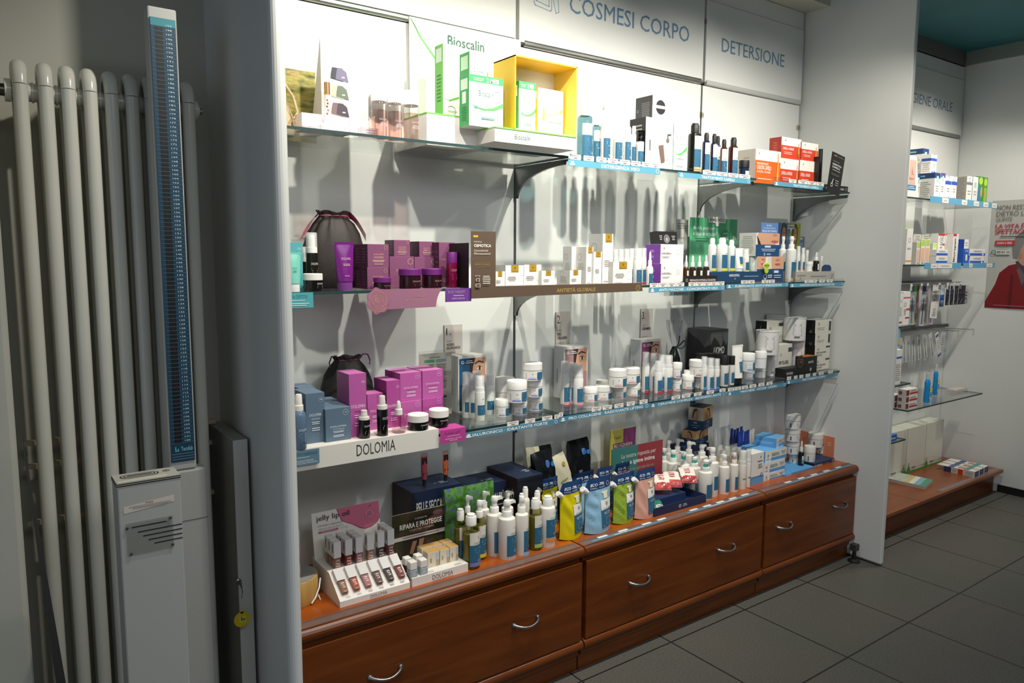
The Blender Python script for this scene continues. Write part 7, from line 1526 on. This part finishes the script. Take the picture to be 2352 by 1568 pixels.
# salmon cartons in a row going back, orange ones
so_ = 'salmon cartons in a row'
for i in range(5):
    x, y, z, w, h = (3.3793, 1.925, 0.45, 0.0921, 0.1107)
    carton(x-.0*i, 1.925+.0515*i, CT, w, h*1.0, .0505, 'salmon', f'salmon carton, {("first and foremost", "second", "third", "fourth", "last")[i]} of the row along the right partition', group=so_)

x, y, z, w, h = (3.5351, 1.96, 0.45, 0.0728, 0.1368)
carton(x, 1.95, CT, min(w, .055), h, .09, 'salmon', 'tall orange carton with white front beside the partition, front one', group='orange cartons', c='#e2ddd5', l='#b8641a', t='#d9d4cc', r='#d8825f', front=[R(.6, .3, 1, 1, '#d8825f'), L(.1, .3, .5, .9, 4, '#8b8882'), G(.3, .16, .09)], left=[G(.5, .86, .06, '#6d3a10')])
carton(x-.002, 2.042, CT, min(w, .055), h*1.0, .09, 'salmon', 'tall orange carton with white front beside the partition, rear one', group='orange cartons', c='#e2ddd5', l='#b8641a', t='#d9d4cc', front=[], left=[G(.5, .86, .06, '#6d3a10')])

# ------------------------------------------------------------ far alcove
AF = 1.90
def ashelf(x0, x1, z, label, th=.008): return glass(x0, x1, AF, z, label, th)
ZA, ZB, ZC = 1.745, 1.402, .625
ashelf(3.37, 4.90, ZA, 'top glass shelf of the far alcove')
ashelf(3.37, 4.90, ZB, 'second glass shelf of the far alcove')
ashelf(3.99, 4.90, ZC, 'lower right glass shelf of the far alcove with blue mouthwash')
Z1, Z2, Z3 = 1.0836, 0.775, 0.4709
ashelf(3.37, 4.0082, Z1, 'small glass shelf left in the alcove under the toothbrushes')
ashelf(3.37, 3.9985, Z2, 'small glass shelf left in the alcove at mid height')
ashelf(3.37, 3.9876, Z3, 'lowest small glass shelf left in the alcove')
def plain(args, d, label, c, front=(), left=(), l=None, t=None, group=None, z=None, **k):
    x, y, zz, w, h = args
    if z is not None: h = zz+h-z; zz = z
    return carton(x, y, zz, w, h, d, dict(c=c, l=l or c, t=t or c, front=list(front), left=list(left)), label, group=group, **k)
W_ = '#e9e6e0'
NVF = [R(0, .80, 1, 1, '#24406f'), R(.3, .66, .7, .88, '#9fd0d0'), L(.2, .3, .8, .55, 3, '#a5a29c')]
NVL = [R(0, .80, 1, 1, '#24406f'), R(.15, .86, .7, .92, '#8fc4c4'), L(.1, .1, .9, .7, 8, '#b0ada6')]
BLF = [R(0, .66, 1, .80, '#2552b0'), O(.5, .90, .2, '#33456a', .15), L(.3, .35, .8, .55, 2, '#a5a29c'), E(.3, .10, .12, .06, '#2e62c4'), E(.66, .10, .14, .07, '#2e62c4')]
ga = 'cartons on the top alcove shelf'
plain((4.1938, 1.925, 1.7455, 0.0611, 0.1436), .17, 'wide navy topped carton on the top alcove shelf', W_, NVF, NVL, group=ga)
plain((4.3093, 2.05, 1.8891, 0.0675, 0.1496), .12, 'navy topped carton stacked highest on the top alcove shelf', W_, NVF, NVL, group=ga)
plain((4.2468, 1.975, 1.8891, 0.0647, 0.106), .05, 'slim white carton with blue band, stacked beside the highest carton', W_, BLF, [R(0, .66, 1, .80, '#2552b0'), L(.1, .1, .9, .6, 5, '#b0ada6')], group=ga)
plain((4.1444, 2.0, 1.7455, 0.0546, 0.1383), .12, 'navy topped carton half hidden behind the nose and lips card', W_, NVF, NVL, group=ga)
plain((4.2546, 1.925, 1.7455, 0.0515, 0.1463), .12, 'carton with purple top on the top alcove shelf', W_, [R(0, .84, 1, 1, '#5d3f8f'), R(.3, .68, .7, .90, '#9fd0d0'), L(.2, .3, .8, .55, 3, '#a5a29c')], group=ga)
plain((4.3185, 1.925, 1.7455, 0.0667, 0.1356), .05, 'blue banded white carton, left of a pair on the top alcove shelf', W_, BLF, group=ga)
plain((4.3891, 1.925, 1.7455, 0.0647, 0.1372), .05, 'blue banded white carton, right of a pair on the top alcove shelf', W_, BLF, group=ga)
plain((4.5753, 1.925, 1.7455, 0.0682, 0.1504), .10, 'carton with a grey printed side on the top alcove shelf', W_, [R(0, .68, 1, .78, '#6f7480'), O(.5, .86, .18, '#44506a', .2), L(.2, .3, .8, .5, 2, '#a5a29c'), P([(.1, .02), (.5, .16), (.6, .14), (.2, .0)], '#7d7f80')], [L(.05, .05, .95, .95, 16, '#8b8781')], l='#b0aca4', group=ga)
plain((4.6501, 1.925, 1.7455, 0.0684, 0.1522), .06, 'white carton left of the green pair on the top alcove shelf', '#dfe0dc', [R(.3, .60, .7, .80, '#9fc8c4'), L(.2, .3, .8, .5, 2, '#a5a29c')], [R(0, .0, 1, 1, '#a9adac')], group=ga)
GRF = [E(.5, .82, .38, .14, '#b0d23c'), R(.2, .05, .8, .62, '#8fc02c'), E(.4, .4, .12, .10, '#d08a3a')]
plain((4.7184, 1.925, 1.7455, 0.0611, 0.1588), .05, 'blue and green carton, left of the green pair', '#3f8a3f', [E(.5, .84, .42, .13, '#b0d23c'), R(.05, .05, .6, .6, '#2f7fb5'), E(.7, .45, .2, .2, '#d0a03a')], group=ga)
plain((4.7807, 1.925, 1.7455, 0.0547, 0.1575), .05, 'bright green carton at the right end of the top alcove shelf', '#4f8f2a', GRF, group=ga)
x0, z0 = (3.8482, 1.7247); x1 = 3.958; zt = 1.9509
b = MB(); w_ = x1-x0; h_ = zt-ZA
b.prism([(0, 0), (w_, 0), (w_*.62, h_*.97), (w_*.50, h_), (-.02, h_), (-.05, 0)], 'y', 0, .004, '#ece9e6')
b.deco([R(.0, .26, .60, .90, '#d9b3a3'), P([(.25, .74), (.34, .58), (.42, .56), (.40, .53), (.2, .55)], '#bd8f7d'), P([(.0, .47), (.3, .455), (.5, .475), (.4, .43), (.1, .42)], '#c07f80'), R(-.2, .17, .68, .29, '#3f7fae'), L(-.1, .19, .6, .27, 2, '#cfdde6')], w_, h_, f_front(0, 0, 0))
tag(b.build('picture_stand', None, (x0, 1.905, ZA)), 'white curved card with a picture of a nose and lips on the top alcove shelf', 'display card')
AT = [(.30, .45), (.0, .001)]
def astrip(args, tags, label):
    x, y, z, w, h = args
    t = thing('shelf_strip', label, 'shelf strip', (x, y, z), 0, 'plain blue strips in the far alcove')
    b = MB(); b.box(0, w, 0, .0015, 0, h, '#5f9fc4'); b.build('band', t)
    for a, c in tags:
        g = MB(); g.box(a*w, c*w, -.001, -.0002, h*.1, h*.9, '#e4e0d8'); g.deco([L(.2, .3, .8, .6, 1, '#8b8882')], (c-a)*w, h*.8, f_front(a*w, -.001, h*.1)); g.build('price_ticket', t)
astrip((4.0445, 1.886, 1.7254, 0.817, 0.0327), [(.16, .25), (.44, .52), (.62, .70), (.77, .85), (.91, .99)], 'blue strip with five white tickets on the top alcove shelf')
astrip((4.0336, 1.886, 1.3785, 0.4207, 0.0326), [(.16, .33), (.34, .74)], 'blue strip, left one on the second alcove shelf')
astrip((4.4798, 1.886, 1.3812, 0.41, 0.0295), [(.18, .28), (.73, .92)], 'blue strip, right one on the second alcove shelf')
gb = 'toothpaste cartons on the second alcove shelf'
C1 = [O(.5, .68, .2, '#3b63a8', .2), R(0, .08, 1, .12, '#e09a4a'), L(.2, .4, .8, .5, 1, '#b0ada6')]
plain((3.883, 1.925, 1.4025, 0.0368, 0.2012), .05, 'tall white carton with lime top at the far left of the second alcove shelf', W_, [R(.2, .90, .9, 1, '#8fb83a')]+C1, group=gb)
plain((3.907, 1.91, 1.4025, 0.0616, 0.1832), .05, 'tall white carton with orange line on the second alcove shelf', W_, C1, group=gb)
for i, (a, lb) in enumerate((((4.0275, 1.92, 1.4025, 0.0386, 0.1179), 'first'), ((4.0671, 1.915, 1.4025, 0.0473, 0.1323), 'second'), ((4.1178, 1.915, 1.4025, 0.0459, 0.1332), 'third'), ((4.2709, 1.95, 1.4025, 0.0413, 0.1148), 'fourth'))):
    plain(a, .05, f'white carton with lime top and peach foot, {lb} from left', W_, [R(.1, .74, .9, .98, '#b5d65a'), R(.15, .12, .85, .66, '#efb79a'), L(.2, .02, .8, .1, 1, '#4d8a4a')], l='#d2cfc6', group=gb)
for i, (a, lb) in enumerate((((4.3014, 2.06, 1.4025, 0.0898, 0.169), 'first'), ((4.4018, 2.06, 1.4025, 0.1001, 0.1712), 'second'), ((4.4982, 2.06, 1.4025, 0.0811, 0.1733), 'third'))):
    plain(a, .06, f'beige carton in the rear row of the second alcove shelf, {lb} from left', '#cfccc2', [L(.2, .8, .8, .95, 2, '#8f9a90'), L(.2, .3, .8, .6, 3, '#a9a69e')], group=gb)
RC = [R(0, .93, 1, 1, '#c0323a'), O(.5, .82, .26, '#4d4d4f', .12), R(.46, .76, .54, .88, '#4d4d4f'), L(.3, .5, .6, .7, 2, '#a5a29c'), R(.62, .62, .9, .68, '#c0525a')]
plain((4.3694, 1.96, 1.4025, 0.0848, 0.1704), .05, 'red topped carton, left one of the red topped pair', W_, RC, t='#c0323a', group=gb)
plain((4.4472, 1.955, 1.4025, 0.0844, 0.172), .05, 'red topped carton, right one of the red topped pair', W_, RC, t='#c0323a', group=gb)
ob_ = plain((4.4475, 1.92, 1.4025, 0.0653, 0.1692), .06, 'white carton with upright black lettering right of the red topped pair', W_, [R(0, .92, .6, 1, '#c0323a')], t='#c0323a', group=gb)
g = MB(); fw = 0.0654; fh = 0.1694
vv, ff = text_geo('Biorepair', 1); g.add([(-fw/2+fw*(.62-.42*y_), -.0305, fh*(.08+.80*x_)) for x_, y_ in vv], ff, '#2a2a30'); g.build('lettering', ob_)
plain((4.747, 1.99, 1.4025, 0.0567, 0.1453), .09, 'tall royal blue carton with white top', '#2450b0', [R(0, .60, 1, 1, W_), L(.2, .7, .8, .9, 2, '#9aa0b0')], l='#1d48b0', group=gb)
plain((4.6152, 1.93, 1.4025, 0.0804, 0.0884), .05, 'royal blue carton with a white tooth mark', '#2a5cc0', [E(.5, .5, .16, .16, W_), E(.42, .34, .07, .14, W_), E(.58, .34, .07, .14, W_), L(.2, .78, .8, .92, 2, '#c3cfe8')], group=gb)
WB2 = [R(0, .06, 1, .42, '#2c5fc0'), L(.2, .56, .8, .8, 2, '#8f96a5'), E(.84, .24, .06, .14, W_)]
plain((4.7457, 1.925, 1.4025, 0.183, 0.047), .04, 'white and blue toothpaste box, lower one at the right end', W_, WB2, group=gb)
plain((4.7458, 1.925, 1.4495, 0.2015, 0.0406), .04, 'white and blue toothpaste box, upper one at the right end', W_, WB2, group=gb)
plain((4.2774, 1.912, 1.4025, 0.1291, 0.0466), .035, 'small white box with blue foot before the red topped pair, lower one', W_, WB2[:2], group=gb)
plain((4.2763, 1.912, 1.4491, 0.129, 0.0343), .035, 'small white box with blue foot before the red topped pair, upper one', W_, WB2[:2], group=gb)
# hook rails
def rail(z, x0, x1, label):
    b = MB(); b.box(x0, x1, 2.178, 2.2, z-.018, z, 'metal:#5d6062'); tag(b.build('hook_rail'), label, 'rail')
ZR1, ZR2 = 1.3005, 1.0186
rail(ZR1, 4.05, 5.03, 'upper grey hook rail carrying toothbrushes in the far alcove')
rail(ZR2, 4.05, 5.03, 'lower grey hook rail carrying interdental packs in the far alcove')
def hook(x, z, ln, label, twist=False, tagc='#e6e3de'):
    t = thing('display_hook', label, 'hook', (x, 2.178, z-.009), 0, 'chrome hooks on the rails')
    b = MB(); n = 14; pts = [(0.0012*math.sin(k*2.2)*twist, -ln*k/n, .008*(k/n)**2+.0012*math.cos(k*2.2)*twist) for k in range(n+1)]
    b.tube(pts, .0024, 'metal:#a9abac', 6); b.build('prong', t)
    b = MB(); b.box(-.010, .010, -ln-.002, -ln, -.030, .010, tagc); b.build('ticket_holder', t)
HX = (4.0388, 4.1517, 4.2206, 4.3561, 4.4533, 4.5353, 4.6152)
for i, x in enumerate(HX):
    hook(x, ZR1, .228, f'chrome hook with white ticket on the upper rail, {("first", "second", "third", "fourth", "fifth", "sixth", "seventh")[i]} from left')
hook(4.6028, ZR2, .24, 'twisted chrome hook with clear ticket on the lower rail, left one', True, 'clear:#eeeeee')
hook(4.7772, ZR2, .25, 'twisted chrome hook with clear ticket on the lower rail, right one', True, 'clear:#eeeeee')
def blister(x, y, ztop, w, h, c, label, inner=(), group='hanging toothbrush packs', name='blister_pack', tilt=0):
    t = thing(name, label, 'hanging pack', (x, y, ztop), (0, tilt, 0), group)
    b = MB(); b.box(-w/2, w/2, 0, .0015, -h, 0, c); b.deco([R(.42, .955, .58, .975, '#55585a')], w, h, f_front(-w/2, 0, -h)); b.build('card', t)
    if inner:
        g = MB(); g.deco(inner, w, h, f_front(-w/2, 0, -h)); g.build('print', t)
        g = MB(); n = 8; g.loft([[(w*.30*sx_, -.016*math.sin(PI*k/n), -h*.96+h*.80*k/n) for k in range(n+1)] for sx_ in (-1, 1)], 'clear:#eef0f0', False, False, closed=False); g.build('bubble', t)
TBR = lambda a, c: [R(0, .86, 1, 1, a), P([(.40, .06), (.56, .06), (.60, .45), (.54, .84), (.44, .84), (.38, .45)], c), R(.42, .70, .62, .84, '#dfe3e4')]
TBZ = ZR1-.03
for i, (px_, py_, ph, c1, c2, cc, nm) in enumerate(((590, 300, 580, '#2f6a4a', '#2f6ab0', '#a9b5a9', 'green and blue'), (665, 290, 590, '#3f8a5a', '#b0443a', '#c3c0b4', 'green and red'), (745, 300, 570, '#c8502a', '#c03a7a', '#d0b9a0', 'orange and pink'), (808, 320, 540, '#3a3f7a', '#2a3f5a', '#b9b8c0', 'violet and dark blue'), (870, 320, 540, '#d06a2a', '#243f5f', '#c0b59a', 'orange and navy'), (1070, 350, 480, '#8f3a8a', '#8f2f6a', '#c9b3c6', 'purple'))):
    X_ = (4.1621, 4.2089, 4.2596, 4.3, 4.3402, 4.4529)[i]
    blister(X_, 2.0+.012*(i % 3), TBZ+.012, .052, .215+.012*(i % 2), cc, f'{nm} toothbrush pack hanging from the upper rail', TBR(c1, c2), tilt=(-.04, .05, -.03, .06, -.02, .03)[i])
x, y, z, w, h = (4.3808, 1.985, 1.0989, 0.0827, 0.1944)
blister(x, 1.975, TBZ+.016, w, TBZ+.016-z, W_, 'long white toothbrush card hanging upright among the packs', [R(.3, .52, .5, .56, '#4a5aa8'), L(.3, .08, .7, .3, 4, '#a5a29c'), L(.2, .6, .7, .8, 3, '#b5b2ab')], tilt=.08)
blister(4.5116, 2.0, TBZ+.012, .050, .125, '#2f66b4', 'white and blue pack between the toothbrushes and the dark packs', [R(0, .55, 1, 1, '#dcdfe0'), R(.1, .12, .8, .3, '#9fb9dc')])
for i in range(6):
    X_ = (4.5563, 4.6111, 4.6668, 4.7162, 4.7611, 4.7962)[i]
    nm = ('first', 'second', 'third', 'fourth', 'fifth', 'last')[i]
    blister(X_, 1.99, TBZ+.006, .042, .112, '#2a3442' if i < 5 else 'frost:#cfd4d4', f'small {"dark" if i < 5 else "clear"} interdental pack on the upper rail, {nm} from left', [L(.2, .2, .8, .7, 3, '#4a566a')], group='interdental packs')
ps = (4.2075, 4.2455, 4.3033, 4.3686, 4.4351, 4.5097, 4.562)
for i, X_ in enumerate(ps):
    c = '#c9c9c3' if i < 6 else '#e6e3de'
    nm = ('first', 'second', 'third', 'fourth', 'fifth', 'sixth', 'last')[i]
    blister(X_, 2.05-.012*(i == 6), ZR2-.022, .040, .150, c, f'long grey white pack hanging from the lower rail, {nm} from left', [P([(.40, .0), (.60, .0), (.56, .8), (.46, .8)], '#5f6f8a'), E(.5, .16, .10, .05, '#3f5f9a')] if i < 6 else [R(0, .0, 1, .10, '#3a45a0'), R(.1, .84, .9, .94, '#4a4aa0'), L(.2, .3, .8, .7, 6, '#a5a29c')], group='packs on the lower rail', tilt=-.10-.05*i)
blister(4.7255, 2.07, ZR2-.022, .060, .125, 'frost:#d6d8d6', 'clear blister pack at the right end of the lower rail', [L(.2, .3, .8, .8, 5, '#8b8f90')], group='packs on the lower rail', tilt=.1)
blister(4.8328, 2.10, ZR2-.018, .050, .150, 'frost:#b9c6cc', 'bluish clear pack hanging furthest right on the lower rail', [R(.1, .1, .9, .2, '#7fb5b5')], group='packs on the lower rail', tilt=.12)
# left small shelves
plain((3.9608, 1.93, 1.098, 0.0707, 0.1622), .06, 'tall white carton with red bands on the small alcove shelf, right one', W_, [R(0, .80, 1, .84, '#c0487a'), R(.5, .44, 1, .50, '#c0525a'), R(.4, .20, 1, .24, '#a8323a'), O(.3, .62, .15, '#6a6a70', .2), L(.1, .3, .5, .5, 4, '#b5b2ab')], z=Z1+.0003)
plain((3.8846, 1.92, 1.0966, 0.0375, 0.1543), .06, 'tall white carton with a red foot on the small alcove shelf, left one', W_, [R(0, .08, 1, .13, '#a8323a'), O(.5, .78, .2, '#6a6a70', .2), L(.1, .3, .8, .6, 6, '#b5b2ab')], z=Z1+.0003)
plain((3.915, 1.94, 0.955, 0.0409, 0.1219), .05, 'light blue carton on the middle small alcove shelf', '#8fbcd6', [E(.5, .72, .3, .05, '#e0b040'), L(.3, .2, .7, .6, 4, '#5f8aa8')], z=Z2+.0003)
plain((3.8823, 1.915, 0.7977, 0.0733, 0.1615), .05, 'white carton with blue band on the middle small alcove shelf', W_, [R(0, .74, 1, .80, '#3a6ac0'), L(.1, .1, .9, .6, 8, '#a5a29c')], z=Z2+.0003)
x, y, z, w, h = (3.8611, 1.91, 0.4804, 0.1024, 0.0353)
carton(x, y, Z3+.0003, w, max(.02, h), .08, dict(c='#2f5fb0', l='#24508f', t='#4a7ac4', front=[L(.3, .25, .9, .65, 1, '#cfd9ea')]), 'royal blue flat box on the lowest small alcove shelf')
# lower right shelf
rw = 'red and white boxes on the lower alcove shelf'
RWF = [R(.3, .2, 1, .5, '#b0323a'), R(0, .1, .25, .9, '#7a2a2c'), L(.3, .6, .9, .85, 1, '#a8605a')]
RT = []
for cI, (a, cn) in enumerate((((4.0542, 1.915, 0.6253, 0.1232, 0.0187), 'right'), ((4.0194, 1.97, 0.6253, 0.0531, 0.0154), 'left'))):
    x, y, z, w, h = a; h = .036
    for k in range(3 if cI == 0 else 2):
        carton(x, y, ZC+.0003+k*(h+.0004), max(w, .07), h, .045, dict(c=W_, l='#d6d2cb', t='#e0ddd6', front=RWF, left=[R(.1, .2, .5, .7, '#8a4a48')]), f'{("bottom", "middle", "top")[k] if cI == 0 else ("lower", "upper")[k]} red and white box of the {cn} stack on the lower alcove shelf', group=rw)
def wash(args, label):
    x, y, z, d, h = args; r = d/2
    t = thing('mouthwash_bottle', label, 'bottle', (x, y, z), 0, 'blue mouthwash bottles')
    b = MB(); b.lathe([(r*.9, 0), (r, .02*h), (r*.98, .35*h), (r*.88, .5*h), (r*.95, .66*h), (r*.55, .78*h)], 'gloss:#1f8fd6', 20, 1, .65); b.build('body', t)
    b = MB(); b.lathe([(r*.58, .77*h), (r*.54, .99*h), (r*.4, h)], 'frost:#dfe8ec', 18, 1, .8); b.build('cap', t)
    g = MB(); g.deco([R(0, 0, 1, 1, '#cfe0d0'), R(0, .72, 1, 1, '#d9cf3a'), L(.1, .1, .9, .4, 2, '#2f5f9a'), E(.5, .5, .3, .14, '#3a8ac0')], r*1.3, h*.38, lambda u, v, e: (u-r*.3, -r*.66-e-.0012, .12*h+v)); g.build('label', t)
wash((4.3131, 1.955, 0.6253, 0.0476, 0.1692), 'bright blue mouthwash bottle, front shorter-looking one on the lower alcove shelf')
wash((4.5981, 2.04, 0.6253, 0.04, 0.182), 'bright blue mouthwash bottle, rear one on the lower alcove shelf')
x0, x1 = 4.7509, 5.0383
b = MB(); b.box(x0, x0+.17, 1.99, 2.05, ZC+.0003, ZC+.018, 'frost:#d6d6d2'); b.box(x0+.02, x0+.16, 1.995, 2.045, ZC+.003, ZC+.014, '#d9c9c6'); tag(b.build('flat_pack'), 'flat clear pack lying at the right end of the lower alcove shelf', 'packet')
# big white cartons on the plinth
PT = .1505
for i, (a, nm) in enumerate((((4.3079, 2.1, 0.1505, 0.2481, 0.2717), 'left'), ((4.5448, 2.1, 0.1505, 0.2349, 0.2896), 'middle'), ((4.7721, 2.1, 0.1505, 0.2282, 0.2856), 'right'))):
    x, y, z, w, h = a; h = 0.2764
    gx = (.78, .05, .0)[i]
    carton(x, 2.10, PT, w-.0006, h, .09, dict(c='#ded9cc', l='#cfcabd', t='#dcdacd', front=[R(0, 0, 1, .04, '#4f9a48'), P([(gx, .04), (gx+.22, .04), (gx+.17, .13), (gx+.12, .16), (gx+.10, .16), (gx+.05, .13)], '#4f9a48'), E(gx+.11, .19, .035, .035, '#6f9a5a'), E(gx+.11, .185, .022, .026, '#c9b58a'), R(.30, .088, .52, .112, '#6a665e'), L(.56, .09, .8, .11, 1, '#b9b5a8'), R(.82, .085, .96, .115, '#9fb5cc'), L(.3, .055, .46, .07, 1, '#8a8f7a')]), f'large cream carton with green foot standing on the platform, {nm} one', group='large cream cartons', name='display_carton')
# flat toothbrush packs, fanned on the plinth
for i in range(6):
    A_ = ((4.2185, 1.9836, 0.16))
    t = thing('toothbrush_pack', f'flat toothbrush pack lying on the platform, {("first and nearest", "second", "third", "fourth", "fifth", "last")[i]} of the row', 'packet', (A_[0]+.028*i, A_[1]+.0+.006*i, PT), math.radians(4), 'flat toothbrush packs on the platform')
    b = MB(); b.box(-.013, .013, -.095, .105, .0, .018, '#b9b6ab'); b.build('carton', t)
    b = MB(); b.box(-.0135, .0135, -.095, .135, .018, .0195, '#dcdccf')
    b.deco([R(.02, .0, .98, .12, '#3f9a78'), R(.1, .12, .9, .26, '#6fb0c0'), R(.2, .38, .8, .50, '#d0b040'), P([(.36, .5), (.6, .5), (.68, .7), (.5, .95), (.4, .95), (.5, .7)], '#8fa08f')], .027, .23, f_top(-.0135, -.095, .0195)); b.build('card_top', t)
for i in range(3):
    A_ = ((4.7236, 1.9143, 0.17))
    t = thing('toothpaste_pack', f'white and navy pack with a red mark at the platform end, {("nearest", "middle", "farthest")[i]} of three', 'packet', (A_[0]+.075*i, A_[1]+.004*i, PT), math.radians(3), 'white and navy packs on the platform')
    b = MB(); b.box(-.030, .030, -.085, .085, 0, .032, '#dcdad2', front='#22365f', left='#d2cfc6')
    b.deco([R(.72, .0, 1, 1, '#24376a') if False else R(.0, .0, .24, 1, '#24376a'), R(.46, .0, .62, 1, '#c23a22'), L(.26, .2, .44, .8, 4, '#a5a29c'), L(.64, .2, .96, .8, 4, '#a5a29c')], .17, .032, f_left(-.030, .085, 0)); b.deco([L(.2, .3, .8, .7, 2, '#8fa3c4')], .06, .032, f_front(-.03, -.085, 0)); b.build('carton', t)
    b = MB(); b.box(-.031, .031, -.085, .125, .032, .034, '#e2e0d8'); b.deco([R(.0, .18, 1, .30, '#4a9a92'), R(.3, .30, .7, .48, '#d04a2a'), R(.0, .56, 1, .70, '#4a5f8f')], .062, .21, f_top(-.031, -.085, .034)); b.build('card_top', t)
b = MB(); b.box(4.26, 5.02, 1.812, 1.842, .1502, .1514, 'frost:#a89a96'); tag(b.build('clear_edge_strip'), 'clear plastic strip along the front edge of the low platform', 'strip')
# poster on the far wall
y1 = 1.985; z0, z1 = 1.135, 1.785; pw = .48
t = thing('wall_poster', 'grey poster of an elderly person in a red jacket with red and grey headline', 'poster', (5.05, y1, z0)); h_ = z1-z0
b = MB(); b.box(-.0025, -.0005, -pw, 0, 0, h_, '#b9b8b2')
HAIRG = '#7b7978'
b.deco([P([(.0, .0), (.0, .06), (.10, .22), (.14, .33), (.24, .40), (.40, .43), (.62, .43), (.80, .36), (.92, .24), (1, .1), (1, 0)], '#7d141c'), P([(.31, .44), (.56, .44), (.54, .30), (.46, .16), (.38, .24)], '#4a3c42'), P([(.36, .38), (.44, .30), (.40, .22), (.33, .36)], '#6a5560'), P([(.26, .0), (.30, .0), (.30, .3), (.27, .33)], '#5f0f16'),
        E(.44, .53, .13, .14, '#b58f78'), P([(.28, .47), (.26, .58), (.29, .66), (.37, .72), (.50, .73), (.58, .66), (.58, .60), (.50, .65), (.40, .62), (.36, .55), (.33, .46)], HAIRG), E(.36, .49, .02, .03, '#a87f68'),
        E(.43, .55, .018, .007, '#3a2e2a'), E(.52, .55, .018, .007, '#3a2e2a'), P([(.46, .54), (.50, .49), (.46, .485)], '#9a7460'), R(.43, .448, .51, .456, '#8f5a52'), P([(.62, .14), (.80, .14), (.80, .25), (.62, .25)], '#8f1a22'),
        T(.06, .91, .50, .955, 'NON RESTARE', '#77756f'), T(.06, .855, .40, .90, 'DIETRO LE', '#77756f'), T(.06, .80, .24, .845, 'QUINTE', '#77756f'), T(.06, .745, .38, .79, 'LA VITA È', '#b02f48', 1), T(.06, .69, .52, .735, 'SPETTACOLO', '#b02f48', 1), L(.06, .655, .6, .675, 1, '#4a4844'), R(.07, .585, .29, .63, '#b53038'), T(.09, .597, .26, .617, 'GUARDA IL VIDEO', '#e6d6d2', 1), L(.07, .562, .24, .575, 1, '#77756f'), O(.06, .52, .03, '#3f8a7a', .3), R(.09, .50, .25, .545, '#d0cfc8'), T(.10, .51, .24, .535, '800 001 141', '#3a3a38', 1), L(.08, .02, .8, .035, 1, '#a86a6a')], pw, h_, lambda u, v, e: (-.0025-e, -u, v))
b.build('print', t)
